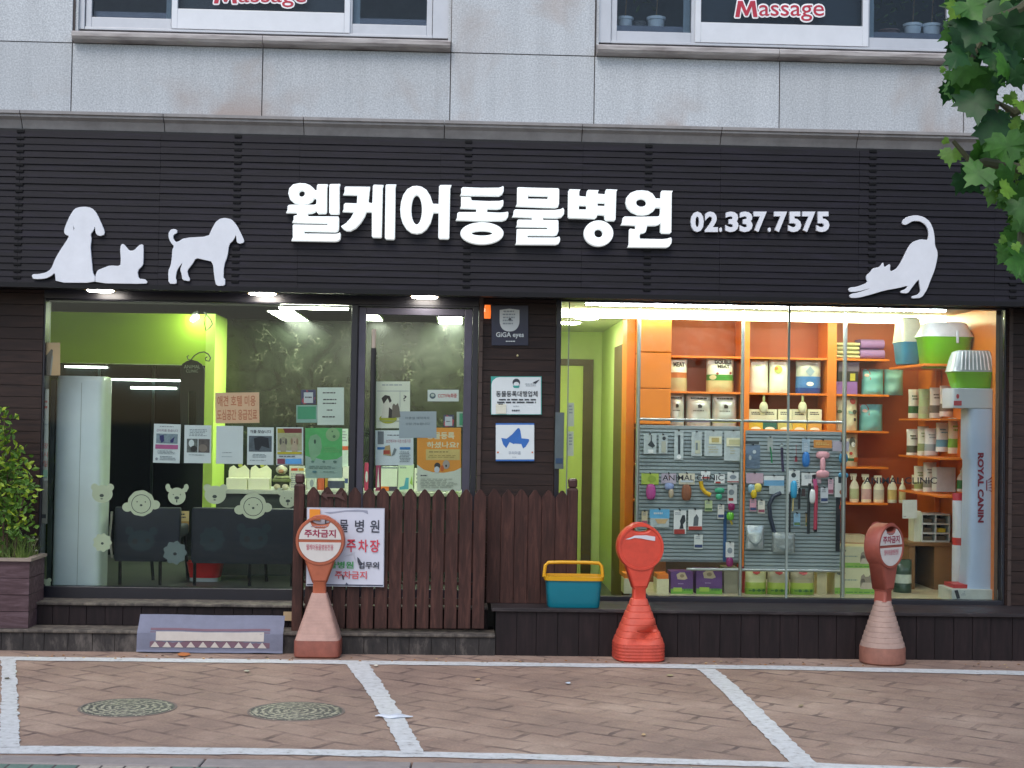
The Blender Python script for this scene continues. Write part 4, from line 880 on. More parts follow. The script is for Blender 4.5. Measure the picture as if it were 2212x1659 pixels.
sheet('poster', 'green poster with a pale puppy and a round badge, on window by mullion', 'poster', (659.5, 924.5, 739.5, 1033), YP, m_('#a4bfae', .6, var=.04), [('p', [(.0, .0), (1, .0), (1, .55), (.85, .62), (.5, .64), (.3, .6), (.12, .58), (0, .55)], m_('#5cb868', .6, var=.12, sc_=12)), ('p', [(.12, .55), (.08, .3), (.14, .16), (.3, .12), (.42, .2), (.45, .38), (.4, .52), (.3, .58), (.24, .68), (.18, .66)], m_('#86b488', .6)), ('e', .26, .27, .03, .045, m_('#33503b', .6)), ('e', .74, .13, .19, .135, m_('#93bb84', .6)), ('e', .73, .07, .02, .018, m_('#4d7750', .6)), ('e', .78, .17, .04, .03, m_('#4d7750', .6)), ('l', .5, .38, .95, .5, 3, m_('#6fb46c', .6)), ('e', .2, .67, .04, .022, m_('#5c7e70', .6)), ('e', .5, .67, .04, .022, m_('#5c7e70', .6)), ('e', .8, .67, .05, .022, m_('#5c7e70', .6)), ('l', .08, .75, .95, .82, 2, m_('#7a9788', .6)), ('e', .25, .87, .06, .022, m_('#527f82', .6)), ('l', .45, .86, .9, .89, 1, m_('#6f8a80', .6))], group=GRPP)
sheet('notice', 'orange cream card with faint red Korean lettering on left window', 'poster', (465, 848, 560, 914), YP, m_('#ecc09a', .6, var=.04), [('t', '애견 호텔 미용', .05, .1, .92, .45, m_('#cf7f5c', .6), .02), ('t', '도심공간 응급진료', .04, .55, .95, .9, m_('#cf7f5c', .6), .02)], group=GRPP, skew=.01)
sheet('door_sticker', 'navy sticker with red corners and white label on left window', 'sticker', (650, 842, 682, 873), YP, m_('#232a5c', .5), [('p', [(.05, .8), (.4, .0), (.55, .2), (.95, .55), (.9, .75), (.2, 1.0)], m_('#b53546', .5)), ('p', [(.15, .2), (.35, .12), (.9, .2), (.9, .9), (.2, .9)], m_('#27305f', .5)), ('r', .2, .18, .82, .92, PW), ('l', .27, .45, .76, .65, 1, NAVY)], group=GRPP)
sheet('notice', 'plain bright green card with pale edge on left window', 'card', (640, 875, 685, 913), YP, m_('#8fb8ab', .6), [('r', .06, .08, .94, .8, m_('#2f9c72', .5, var=.05))], group=GRPP)
sheet('notice', 'white typed notice beside the green card, upper right of left window', 'poster', (685.5, 837, 743, 918), YP, PAPG, [('l', .18, .12, .82, .18, 1, DK), ('l', .22, .3, .8, .36, 1, DK), ('l', .2, .4, .8, .46, 1, DK), ('l', .35, .58, .65, .64, 1, DK), ('l', .18, .76, .85, .82, 1, DK)], group=GRPP)
sheet('poster', 'white door poster with black white dog and cat on green cushion', 'poster', (812.6, 824, 885.7, 925), YP, m_('#e6ecd6', .6, var=.03), [('l', .15, .06, .85, .1, 1, TEXTL), ('r', .03, .2, .97, .21, GRY), ('r', .7, .21, .71, .55, GRY), ('t', '?', .8, .3, .9, .42, DK), ('e', .35, .8, .26, .1, m_('#a8b22e', .6)), ('p', [(.15, .78), (.2, .5), (.3, .42), (.45, .42), (.52, .55), (.5, .78)], m_('#d8dcc8', .6)), ('p', [(.16, .36), (.26, .29), (.4, .31), (.46, .42), (.4, .46), (.34, .36), (.22, .48)], m_('#1e2020', .6)), ('p', [(.38, .55), (.5, .62), (.55, .78), (.36, .78)], m_('#2b2b2b', .6)), ('p', [(.46, .78), (.48, .52), (.52, .47), (.58, .51), (.64, .46), (.68, .56), (.72, .76)], m_('#6d6a5c', .6)), ('r', .06, .84, .7, .85, GRY)], group=GRPP)
sheet('camera_notice', 'small white strip sign with red lettering on the glass door', 'sign', (923.7, 842, 991, 867), YP, m_('#e4ece6', .5, var=.02), [('e', .16, .52, .1, .26, m_('#41656f', .5)), ('e', .16, .47, .06, .13, m_('#c4d0c8', .5)), ('t', 'CCTV녹화중', .33, .32, .94, .7, m_('#bf4848', .5), .02)], group=GRPP)
sheet('notice', 'plain grey paper taped over two door posters', 'poster', (862, 888.7, 942.7, 945.7), YP - .0045, m_('#a6b6ba', .7, var=.03), [('t', '미용실 예약제로', .17, .2, .82, .3, m_('#5d6c74', .6)), ('t', '상담 가능합니다', .17, .42, .82, .52, m_('#5d6c74', .6))], group=GRPP, d=.001)
sheet('door_sticker', 'small white and red sticker on the glass door above the orange poster', 'sticker', (958, 896, 981, 922), YP, m_('#232a5c', .5), [('p', [(.0, .8), (.3, .0), (1, .45), (.9, .9), (.2, 1.0)], m_('#b53546', .5)), ('r', .14, .15, .82, .92, PW), ('l', .25, .5, .7, .65, 1, NAVY)], group=GRPP)
sheet('notice', 'green and white card half hidden at the right edge of door glass', 'card', (986.5, 889.5, 999.6, 922), YP, m_('#b6cabb', .6), [('r', .45, .1, 1, .9, m_('#2f9c72', .5))], group=GRPP)
sheet('poster', 'orange poster with white Korean question and two dogs on the door', 'poster', (901, 924, 996, 1061), YP, m_('#e0e6d0', .6, var=.03), [('p', [(0, 0), (1, 0), (1, .63), (.85, .68), (.6, .71), (.35, .7), (.15, .66), (0, .58)], m_('#f0a038', .6, var=.04)), ('t', '동물등록', .22, .07, .85, .18, m_('#e9e3b8', .6), .03), ('t', '하셨나요?', .22, .22, .95, .32, m_('#e9e3b8', .6), .03), ('r', .2, .34, .97, .51, m_('#dcc477', .6)), ('l', .26, .37, .85, .4, 1, m_('#8b7640', .6)), ('l', .25, .43, .9, .48, 2, m_('#ab9450', .6)), ('e', .46, .6, .07, .05, m_('#3c3733', .6)), ('e', .45, .66, .06, .05, PW), ('e', .66, .58, .08, .07, m_('#a9a294', .6)), ('e', .66, .6, .02, .02, DK), ('e', .57, .64, .04, .05, m_('#d06a2b', .6)), ('l', .05, .74, .3, .77, 1, DK), ('l', .05, .8, .95, .95, 6, m_('#b1bba6', .6))], group=GRPP)
sheet('poster', 'white blue leaflet with red Korean heading, left on the door', 'poster', (811, 929.5, 893, 1005), YP, m_('#e2ecec', .6, var=.03), [('r', .06, .03, .22, .4, m_('#7b8387', .6)), ('l', .3, .12, .7, .17, 1, DK), ('t', '보건복지부 지정 인증기관', .28, .26, .93, .36, m_('#b5677b', .6)), ('r', .05, .48, .25, .55, m_('#3f7fb8', .6)), ('r', .64, .48, .92, .55, m_('#3f7fb8', .6)), ('p', [(.2, .7), (.26, .45), (.38, .42), (.42, .74)], m_('#b09a6a', .6)), ('r', .21, .57, .38, .68, m_('#a5472f', .6)), ('p', [(.42, .74), (.5, .5), (.56, .55), (.5, .7)], m_('#7c8a8a', .6)), ('l', .62, .6, .93, .92, 7, TEXTL)], group=GRPP)
sheet('banner_strip', 'cream and dark banner corner on the far left of the glass', 'banner', (91, 740, 130, 811), YP, m_('#c8a478', .6, var=.05), [('p', [(0, .4), (.25, .38), (.5, .2), (.6, .22), (.55, .6), (.5, 1), (0, 1)], m_('#3c3a38', .5)), ('p', [(.55, .4), (.62, .4), (.5, 1), (.43, 1)], m_('#8a8c86', .5))])
sheet('banner_strip', 'long narrow white strip with red Korean characters at left glass edge', 'banner', (90, 841, 104, 1131), YP, m_('#aab0aa', .6, var=.04), [('l', .1, .08, .9, .11, 1, m_('#a94a44', .6)), ('l', .1, .12, .98, .155, 1, m_('#a94a44', .6)), ('r', 0, .26, 1, .264, GRY), ('t', '양', .3, .40, .95, .44, m_('#a94a44', .6)), ('t', '시', .3, .465, .95, .505, m_('#a94a44', .6)), ('t', '일', .3, .53, .95, .575, m_('#a94a44', .6)), ('r', .05, .60, .95, .655, m_('#7fa890', .6)), ('r', 0, .68, 1, 1, m_('#7c7d76', .6)), ('r', .2, .93, .8, .96, DK)], skew=-.012)

sheet('notice', 'small white note high on the narrow left pane of the right window', 'poster', (1226, 870, 1240, 921), YP, m_('#d5dcc8', .6), [('l', .2, .1, .8, .5, 3, GRY)], group=GRPP)
sheet('notice', 'small white note low on the narrow left pane of the right window', 'poster', (1226, 932, 1239, 985), YP, m_('#dfe4cc', .6), [('l', .2, .1, .8, .6, 4, GRY)], group=GRPP)
# frosted animal stickers
FRS = m_('#ced6b6', .8, var=.03); FRSD = m_('#233136', .8, var=.05); FRE = m_('#47524a', .7)  # FRSD is a dark colour painted in for sticker shadows over the chairs
def sticker(cx, cy, r_, kind, label, mt=FRS, cut=None):
    Y = YG + .0085; s = (Y + DIST) / FPX; c = W(cx, cy, Y); q = r_ * s; mb = MB()
    def disc(x, y, rx, ry, m2, o, cutl=None, cutr=None, wav=0):
        N = 36; pts = []
        for i in range(N):
            a = 2 * math.pi * i / N; k = 1 + wav * math.cos(a * 9)
            px = x + rx * math.cos(a) * k
            pts.append((c.x + px * q, c.z - (y + ry * math.sin(a) * k) * q))
        if cut == 'l': pts = [(max(p[0], c.x), p[1]) for p in pts]
        mb.add([(p[0], Y - o, p[1]) for p in pts], [tuple(reversed(range(N)))], m2)
    if kind == 'bear': 
        disc(-.72, -.62, .34, .34, mt, 0); disc(.72, -.62, .34, .34, mt, 0.0002); disc(0, 0, .95, .82, mt, .0004)
        disc(-.05, .15, .2, .15, FRE if mt is FRS else DARK, .0006); disc(-.05, .45, .12, .05, FRE if mt is FRS else DARK, .0006)
    elif kind == 'lamb':
        disc(-1.0, .3, .38, .34, mt, 0); disc(1.0, .1, .38, .34, mt, .0002); disc(0, 0, .98, .95, mt, .0004, wav=.02); disc(0, .05, .72, .7, FRE if mt is FRS else DARK, .0006); disc(0, .05, .67, .65, mt, .0007)
        disc(0, .15, .1, .08, FRE, .0009); disc(-.3, -.1, .05, .05, FRE, .0009); disc(.3, -.1, .05, .05, FRE, .0009)
    elif kind == 'pup':
        disc(-.85, -.85, .22, .3, mt, 0); disc(.85, -.85, .22, .3, mt, .0001); disc(-.72, -.6, .25, .22, mt, .0002); disc(.72, -.6, .25, .22, mt, .0003); disc(0, 0, .82, .8, mt, .0004)
        disc(0, .15, .22, .15, FRE, .0006); disc(0, .45, .06, .14, FRE, .0006); disc(-.33, -.15, .05, .05, FRE, .0006); disc(.33, -.15, .05, .05, FRE, .0006)
    elif kind == 'flower':
        disc(0, 0, 1, 1, mt, 0, wav=.09); disc(0, .1, .16, .14, FRE if mt is FRS else DARK, .0004)
    elif kind == 'mask':
        disc(-.85, -.7, .3, .3, mt, 0); disc(.85, -.7, .3, .3, mt, .0001); disc(0, 0, .95, .75, mt, .0002); disc(-.45, .05, .2, .2, DARK, .0004); disc(.45, .0, .16, .16, DARK, .0004)
    mb.build('window_sticker', label=label, cat='sticker', group='frosted animal face stickers on the left window')
sticker(221, 1067, 23, 'bear', 'frosted bear face sticker beside the white air conditioner')
sticker(305, 1087, 29, 'lamb', 'frosted lamb face sticker above the first dark chair back')
sticker(382, 1072, 23, 'pup', 'frosted puppy face sticker with spread ears, left of lime pillar')
sticker(465, 1069, 24, 'bear', 'frosted bear face sticker right of the lime pillar')
sticker(547, 1093, 29, 'lamb', 'frosted lamb face sticker above the wide dark chair back')
sticker(622, 1079, 22, 'pup', 'frosted puppy face sticker cut off by the fence post')
sticker(221, 1172, 19, 'flower', 'frosted flower shaped face sticker low beside the air conditioner')
sticker(378, 1194, 24, 'flower', 'dim round sticker between the two dark chairs', m_('#6a7876', .8, var=.1))
sticker(305, 1168, 30, 'mask', 'dim painted shadow of an animal face sticker over the first dark chair back', FRSD)
sticker(458, 1165, 26, 'flower', 'dim painted shadow of a flower sticker on the left of the wide dark chair back', FRSD)
sticker(548, 1163, 32, 'mask', 'dim painted shadow of an animal face sticker on the right of the wide dark chair back', FRSD)
sticker(96, 1262, 14, 'bear', 'pale sticker in the bottom left corner of the left window')
# lettering on right window glass
def glass_text(name, label, txt, rect, Y=YG - .0015):
    mb = MB(); prints(mb, [('t', txt, 0, 0, 1, 1, m_('#23282b', .5), .01)], flat_map(*rect, Y), off=0); mb.build(name, label=label, cat='lettering')
glass_text('glass_lettering', 'dark English words on the right window in front of the slatted panel', 'ANIMAL CLINIC', (1431, 1026, 1563, 1038))
glass_text('glass_lettering', 'dark English words on the right window in front of the white bottles', 'ANIMAL CLINIC', (1866, 1031, 2024, 1045))

# =================================================================== LEFT ROOM CONTENTS
def quadbox(name, label, cat, rect, Y, d, mt, **kw):
    b = MB(); b.pbox(*rect, Y, d, mt); return b.build(name, label=label, cat=cat, bevel=.006, **kw)
# standing air conditioner
a = RC(112, 812, 218, 1272, .32); t = thing('air_conditioner', 'tall white floor standing air conditioner at left end of the window', 'air conditioner', ((a[0] + a[2]) / 2, .45, ZFL))
b = MB(); hx_, hz_ = (a[2] - a[0]) / 2, a[3]
b.loft([(ZFL, hx_, .17), (hz_ - .04, hx_, .17), (hz_ - .012, hx_ * .985, .162), (hz_, hx_ * .94, .15)], m_('#d4e0e2', .25, var=.03), ((a[0] + a[2]) / 2, .5), 48, 6); b.build('body', t, smooth=True)
b = MB(); b.box(a[0] - .035, .36, ZFL, a[0] - .001, .62, hz_ - .03, m_('#47504c', .4)); b.build('side_panel', t)
b = MB(); xm = (a[0] + a[2]) / 2 + .02; b.box(xm - .002, .3285, ZFL + .02, xm + .002, .333, hz_ - .05, m_('#93a19f', .4)); b.build('front_seam', t)
# dark chairs with legs
def chair(name, label, rect, legs, Y=.62, two=False):
    a = RC(*rect, Y); t = thing(name, label, 'chair', ((a[0] + a[2]) / 2, Y + .25, ZFL), 'dark waiting chairs behind the left window')
    CM = m_('#0c1424', .6, var=.2); b = MB()
    b.loft([(a[1], (a[2] - a[0]) / 2 * .97, .035), (a[1] + .03, (a[2] - a[0]) / 2, .04), (a[3] - .03, (a[2] - a[0]) / 2, .04), (a[3] - .006, (a[2] - a[0]) / 2 * .99, .034), (a[3], (a[2] - a[0]) / 2 * .97, .02)], CM, ((a[0] + a[2]) / 2, Y + .04), 40, 9); b.build('backrest', t, smooth=True)
    b = MB(); b.box(a[0] + .02, Y + .085, ZFL + .36, a[2] - .02, Y + .52, ZFL + .46, CM); b.build('seat', t, bevel=.02)
    for lx, ly in legs:
        x = W(lx, 1250, Y + .05).x; b = MB(); b.tube([(x, ly, ZFL + .37), (x + (.03 if ly > 1 else 0), ly + .02, ZFL + .001)], .013, m_('#0e1013', .4, .3), 8); b.build('leg', t)
    return t
chair('waiting_chair', 'dark upholstered chair seen from behind, next to the air conditioner', (246, 1096, 388, 1213), [(256, .70), (342, .72), (300, 1.05), (378, 1.05)])
chair('waiting_chair', 'wide dark upholstered chair seen from behind, beside the fence post', (412, 1098, 642, 1218), [(418, .70), (536, .72), (554, 1.05), (628, .72)])
b = MB(); xx = W(241, 1140, .6).x; b.tube([(xx, .6, W(241, 1105, .6).z), (xx - .012, .6, W(241, 1160, .6).z), (xx + .008, .6, W(241, 1205, .6).z)], .009, m_('#9a978c', .5)); b.build('umbrella_handle', label='thin curved pale rod hanging beside the first dark chair', cat='rod')
# red bin
a = RC(398, 1216, 476, 1264, .95); t = thing('red_bin', 'red plastic bin with white base stripe under the wide dark chair', 'bin', ((a[0] + a[2]) / 2, 1.1, ZFL))
hw = (a[2] - a[0]) / 2; b = MB(); b.loft([(ZFL + .03, hw * .84, .1), (a[3], hw, .13), (a[3], hw * .93, .12), (ZFL + .06, hw * .78, .09)], m_('#dc2428', .4), ((a[0] + a[2]) / 2, 1.1), 32, 4); b.build('body', t, smooth=True)
b = MB(); b.loft([(ZFL, hw * .84, .1), (ZFL + .029, hw * .845, .101)], PW, ((a[0] + a[2]) / 2, 1.1), 32, 4); b.build('base_stripe', t)
# reception counter
a = RC(464, 1061, 1030, 1240, 1.5); ct = thing('reception_counter', 'long dark reception counter with pale top behind the chairs', 'counter', ((a[0] + a[2]) / 2, 1.75, ZFL))
x1c = DX1 + .05; b = MB(); b.box(a[0], 1.52, ZFL, x1c, 2.1, a[3] - .035, m_('#2b3330', .35, var=.25)); b.build('cabinet', ct, bevel=.004)
b = MB(); b.box(a[0] - .02, 1.48, a[3] - .034, x1c, 2.14, a[3], m_('#b9beb0', .35)); b.build('worktop', ct, bevel=.004)
for x in (560, 700): 
    xx = W(x, 1090, 1.52).x; b = MB(); b.box(xx - .002, 1.512, ZFL + .03, xx + .002, 1.519, a[3] - .06, DARK); b.build('panel_joint', ct)
ZC = a[3]
def on_counter(rect, Y): 
    r_ = RC(*rect, Y); return r_
GC = 'goods on the reception counter'
CRM = m_('#eef0cc', .5, var=.04); WPK = m_('#e4e8d2', .5, var=.03)
for k, (x0, x1) in enumerate(((490, 536), (537, 584))):
    a = RC(x0, 1008, x1, 1060, 1.56); cx = (a[0] + a[2]) / 2; hw = (a[2] - a[0]) / 2
    t = thing('display_box', ('cream display box with rounded header on the counter, left of the pair', 'cream display box with rounded header on the counter, right of the pair')[k], 'display box', (cx, 1.6, ZC), GC)
    zm = ZC + (a[3] - ZC) * .5
    b = MB(); b.box(a[0], 1.53, ZC, a[2] - .003, 1.66, zm, CRM); b.build('tray', t, bevel=.003)
    pts = [(a[0], zm), (a[2] - .004, zm), (a[2] - .004, a[3] - .03), (cx + hw * .5, a[3] + .012), (cx + hw * .1, a[3] - .01), (cx - hw * .2, a[3] - .02), (cx - hw * .55, a[3] + .008), (cx - hw * .9, a[3] - .01), (a[0], a[3] - .04)]
    b = MB(); b.prism(pts, 1.655, 1.665, CRM); b.build('header', t)
    b = MB(); b.prism(ell(cx + hw * .1, a[3] + .01, .018, .018, 18), 1.648, 1.654, m_('#b9c04a', .5)); b.build('round_badge', t)
# small cow plush with a leaf garment
a = RC(592, 1000, 626, 1060, 1.6); cx = (a[0] + a[2]) / 2; H_ = a[3] - ZC
t = thing('plush_toy', 'small plush animal in a striped green wrap standing on the counter', 'toy', (cx, 1.6, ZC), GC)
b = MB(); b.ball((cx, 1.6, ZC + H_ * .35), (.062, .05, H_ * .3), m_('#4b4d3c', .9)); b.ball((cx - .035, 1.57, ZC + .025), (.03, .035, .025), m_('#c9c0a0', .9)); b.ball((cx + .035, 1.57, ZC + .025), (.03, .035, .025), m_('#e0dcc0', .9)); b.build('body', t, smooth=True)
b = MB(); b.ball((cx, 1.57, ZC + H_ * .75), (.05, .045, H_ * .17), m_('#e3dfc4', .9)); b.ball((cx, 1.53, ZC + H_ * .7), (.025, .02, .018), m_('#b98a6a', .9)); b.ball((cx - .03, 1.57, ZC + H_ * .9), (.018, .012, .022), DK); b.ball((cx + .03, 1.57, ZC + H_ * .9), (.018, .012, .022), DK); b.build('head', t, smooth=True)
b = MB(); b.loft([(ZC + H_ * .3, .075, .06), (ZC + H_ * .36, .08, .065), (ZC + H_ * .42, .07, .058)], m_('#7f8a5c', .9), (cx, 1.6), 20); b.loft([(ZC + H_ * .45, .068, .056), (ZC + H_ * .52, .058, .05)], m_('#a3ab7c', .9), (cx, 1.6), 20); b.build('green_wrap', t, smooth=True)
def card(rect, label, base, ops, Y=1.62, nm='leaflet_board'):
    sheet(nm, label, 'leaflet', rect, Y, base, ops, d=.006, group=GC)
card((625, 1006, 658, 1060), 'white board with orange heading on the counter by the fence post', m_('#d9ddc8', .5), [('r', .12, .1, .55, .2, m_('#d0502a', .5)), ('r', .6, .1, .95, .2, m_('#d8a82c', .5)), ('l', .1, .3, .9, .9, 7, GRY)])
card((690, 926, 752, 1010), 'tall white leaflet stand behind the green poster', m_('#cfe0d8', .5), [('r', .7, .45, 1, .55, m_('#d8643a', .5)), ('l', .75, .05, .97, .35, 4, GRY)], Y=1.7)
# bottles, boxes along the counter
def bottle(x, ytop, ybot, w, Y, mt, label, cap=None, pump=False, band=None, group=GC, z0=None, cat='bottle'):
    c = W(x, ybot, Y); tp = W(x, ytop, Y); z0 = c.z if z0 is None else z0; H_ = tp.z - z0; r_ = w / 2 * (Y + DIST) / FPX
    t = thing('bottle', label, cat, (c.x, Y, z0), group); b = MB()
    b.loft([(z0, r_ * .9, r_ * .62), (z0 + H_ * .03, r_, r_ * .7), (z0 + H_ * .55, r_, r_ * .7), (z0 + H_ * .68, r_ * .72, r_ * .55), (z0 + H_ * .76, r_ * .34, r_ * .34), (z0 + H_ * .84, r_ * .32, r_ * .32)], mt, (c.x, Y), 24, 2.4); b.build('body', t, smooth=True)
    b = MB(); cp = cap or mt
    b.loft([(z0 + H_ * .82, r_ * .42, r_ * .42), (z0 + H_ * .9, r_ * .4, r_ * .4)], cp, (c.x, Y), 16)
    if pump: b.box(c.x - r_ * .95, Y - .012, z0 + H_ * .9, c.x + r_ * .45, Y + .012, z0 + H_, cp); b.box(c.x - r_ * .75, Y - .006, z0 + H_ * .78, c.x - r_ * .55, Y + .006, z0 + H_ * .9, cp)
    else: b.loft([(z0 + H_ * .9, r_ * .2, r_ * .2), (z0 + H_ * .97, r_ * .22, r_ * .22), (z0 + H_, r_ * .1, r_ * .1)], cp, (c.x, Y), 14)
    b.build('cap', t)
    if band:
        b = MB(); b.loft([(z0 + H_ * .12, r_ * 1.01, r_ * .71), (z0 + H_ * .48, r_ * 1.01, r_ * .71)], band, (c.x, Y), 24, 2.4); b.build('bottle_label', t)
bottle(976, 1007, 1062, 26, 1.56, m_('#e8ece0', .35, var=.03), 'white bottle with blue label by the orange poster', band=m_('#3a5a9a', .5), z0=ZC)
bottle(726, 1015, 1062, 36, 1.58, m_('#eceee0', .35, var=.03), 'fat white bottle with navy label left of the door', band=m_('#4a5068', .5), z0=ZC)
for k, (x0, y0, x1, mt, lb, op) in enumerate([
    (663, 1030, 684, '#cfd8c8', 'pale card box on the counter right of the fence post', [('e', .5, .5, .2, .3, GRY)]),
    (686, 1026, 700, '#c9603a', 'narrow orange carton on the counter', []),
    (702, 1024, 712, '#b8922e', 'mustard yellow carton on the counter beside the orange one', []),
    (713, 1026, 724, '#353b58', 'small navy carton beside the fat white bottle', []),
    (771, 931, 784, '#dbe6ea', 'narrow pale box stack behind the left stile of the door', [('r', 0, .5, 1, .62, m_('#b03458', .5))]),
    (787, 1000, 797, '#b03a5c', 'magenta carton behind the door handle', [('e', .5, .5, .3, .2, PW)]),
    (812, 985, 822, '#8a2f5a', 'dark magenta carton right of the door handle', [('p', [(.3, .9), (.5, .3), (.8, .9)], PW)]),
    (823, 1008, 858, '#dfe8dc', 'silver white carton with orange foot behind the door', [('r', 0, .82, .5, 1, m_('#d8742a', .5)), ('r', .5, .82, 1, 1, m_('#4a4258', .5)), ('r', 0, 0, 1, .08, GRY)]),
    (860, 1003, 893, '#cfe0c8', 'pale carton with blue swoosh behind the door', [('p', [(.1, .85), (.4, .8), (.5, .5), (.7, .5), (.7, .92), (.1, .95)], m_('#4f9fb8', .5)), ('p', [(.78, .7), (.9, .4), (.97, .8)], m_('#8fb84a', .5)), ('l', .1, .08, .6, .2, 1, GRY)]),
    (640, 1012, 662, '#eef0dc', 'white carton beside the fence post on the counter', [('l', .1, .2, .9, .8, 4, GRY)]),
    (740, 1008, 753, '#f0f2e4', 'tall white carton against the mullion on the counter', [('r', .1, .5, .9, .7, m_('#4a5f9a', .5))]),
    (895, 1012, 930, '#f0f2e6', 'white carton under the orange poster, left', [('l', .1, .2, .9, .7, 3, GRY)]),
    (932, 1018, 962, '#eceee0', 'white carton under the orange poster, centre', [('r', .1, .6, .9, .8, m_('#7aa84a', .5))]),
]):
    a = RC(x0, y0, x1, 1061, 1.66); r_ = MB(); r_.box(a[0], 1.66, ZC, a[2], 1.76, a[3], m_(mt, .5, var=.04)); 
    A_, C_ = (a[0], a[3]), (a[2], ZC)
    prints(r_, op, lambda u, v, o, a=a: (a[0] + (a[2] - a[0]) * u, 1.66 - o, a[3] + (ZC - a[3]) * v)); r_.build('carton', label=lb, cat='box', group=GC)
b = MB(); b.pbox(383, 1104, 408, 1148, 1.3, .004, m_('#c9b27a', .6)); prints(b, [('l', .1, .1, .9, .4, 2, DK), ('r', 0, .5, 1, .9, m_('#a8823c', .6))], flat_map(383, 1104, 408, 1148, 1.3)); b.build('price_card', label='cream card hanging in the gap between the dark chairs', cat='card')
# arched hanging sign with scroll bracket
Ya = 2.2; t = thing('hanging_sign', 'black arched hanging sign on a scroll bracket beside the lime pillar', 'sign', (W(414, 835, Ya).x, Ya, W(414, 780, Ya).z))
ar = [(389, 840), (389, 795), (394, 786), (403, 780), (414, 777), (426, 780), (436, 787), (441, 797), (441, 842), (439, 1000), (424, 1000), (424, 845), (407, 845), (407, 1000), (391, 1000)]
b = MB(); b.prism([(W(x, y, Ya).x, W(x, y, Ya).z) for x, y in ar], Ya, Ya + .02, m_('#0f1f19', .5)); b.build('plaque', t)
b = MB(); prints(b, [('t', 'ANIMAL', .1, .1, .9, .45, m_('#8fa390', .5)), ('t', 'CLINIC', .2, .55, .8, .85, m_('#8fa390', .5))], flat_map(393, 786, 437, 808, Ya)); b.build('plaque_lettering', t)
def wpts(l, Y): return [tuple(W(x, y, Y)) for x, y in l]
b = MB(); b.tube(wpts([(412, 778), (420, 768), (430, 762), (441, 760), (450, 765), (455, 773), (452, 780), (445, 779), (444, 773), (448, 771)], Ya + .01), .006, m_('#46503c', .5), 6); b.tube(wpts([(412, 778), (406, 776), (404, 770), (408, 768)], Ya + .01), .005, m_('#46503c', .5), 6)
b.build('scroll_bracket', t)
b = MB(); b.tube(wpts([(439, 672), (455, 690), (459, 700), (453, 708), (445, 715), (440, 690), (448, 674)], 2.4), .005, m_('#39402f', .5), 6); b.build('scroll_ironwork', t)
# =================================================================== RIGHT ROOM CONTENTS
YSF = 1.66                                       # front of the back shelves
zsh = [W(1700, y, YSF).z for y in (772, 849, 928, 1006, 1084, 1172)]
xs0, xs1 = W(1352, 900, YSF).x, XrW - .36
t = thing('wall_shelf_unit', 'orange shelf unit across the back of the right display room', 'shelving', (W(1700, 900, YSF).x, YSF, ZFR))
for i, z in enumerate(zsh):
    b = MB(); b.box(xs0 + .03, YSF, z - .018, xs1, 1.99, z, ORNG if i not in (5,) else m_('#8f4a1c', .5)); b.build('shelf', t, bevel=.002)
for x0, x1 in ((1352, 1370), (1602, 1618), (1786, 1806)):
    a, c = W(x0, 900, YSF - .01).x, W(x1, 900, YSF - .01).x; b = MB(); b.box(a, YSF - .012, ZFR, c, 1.99, ZCE - .004, ORNG); b.build('upright', t, bevel=.002)
b = MB(); z_ = zsh[5] - .03; b.box(xs0 + .05, YSF + .005, ZFR, xs1, 1.98, z_, m_('#4a3a28', .6)); b.build('base_cabinet', t)
t = thing('orange_column', 'bright orange square column of three stacked panels in front of shelves', 'column', (W(1416, 900, 1.3).x, 1.35, ZFR))
zz = [W(1416, y, 1.3).z for y in (917, 839, 761)] + [ZCE - .03]
a, c = W(1383, 800, 1.3).x, W(1450, 800, 1.3).x
for z0, z1 in zip(zz, zz[1:]): b = MB(); b.box(a, 1.3, z0 + .002, c, 1.65, z1 - .002, m_('#ea8320', .35, var=.03)); b.build('panel', t, bevel=.006)
b = MB(); b.box(a + .02, 1.32, ZFR, c - .02, 1.6, zz[0], m_('#7d4a22', .6)); b.build('core', t)
# goods on the shelves
PG = {'food': 'pet food bags on the orange shelves', 'care': 'care packs on the orange shelves', 'low': 'boxes and bags on the floor of the display room'}
WB = m_('#eef0dc', .3, var=.04); SIL2 = m_('#d4d6ca', .25, .3, var=.06); TEAL = m_('#6fb2b0', .35, var=.05); PUR = m_('#8b64a8', .45, var=.05)
def shelfbag(rect, zi, label, base, bands=(), ops=(), d=.13, Y=1.70, grp='food', **kw):
    x0, y0, x1, y1 = rect; s = (Y + DIST) / FPX
    c = W((x0 + x1) / 2, y1, Y)
    # keep the bag standing on its shelf
    z = zsh[zi]; dy = (c.z - z) / s; r2 = (x0, y0 + dy, x1, y1 + dy)
    return pouch('food_bag' if grp == 'food' else 'pack', label, 'bag', r2, Y, d, base, bands, ops, group=PG[grp], seed=int(x0), **kw)
BK = m_('#2e2a26', .5)
shelfbag((1441, 776, 1487, 846), 1, 'food bag with white top and orange middle, beside the orange column', WB, [(.42, .62, m_('#c7743a', .4)), (.62, 1.0, m_('#c9b98a', .4))], [('t', 'MEAT', .3, .1, .85, .24, BK, .03)])
shelfbag((1528, 772, 1588, 847), 1, 'food bag with black words and a green band', WB, [(.48, .64, m_('#4f9a3c', .4)), (.64, 1.0, m_('#cdbb84', .4))], [('t', 'DOUBLE', .28, .08, .9, .19, BK, .03), ('t', 'MEAT', .36, .21, .82, .31, BK, .03), ('e', .35, .47, .05, .035, m_('#9a3a2c', .5)), ('e', .85, .45, .05, .035, m_('#9a3a2c', .5)), ('e', .2, .58, .12, .07, m_('#dfd9a8', .5))])
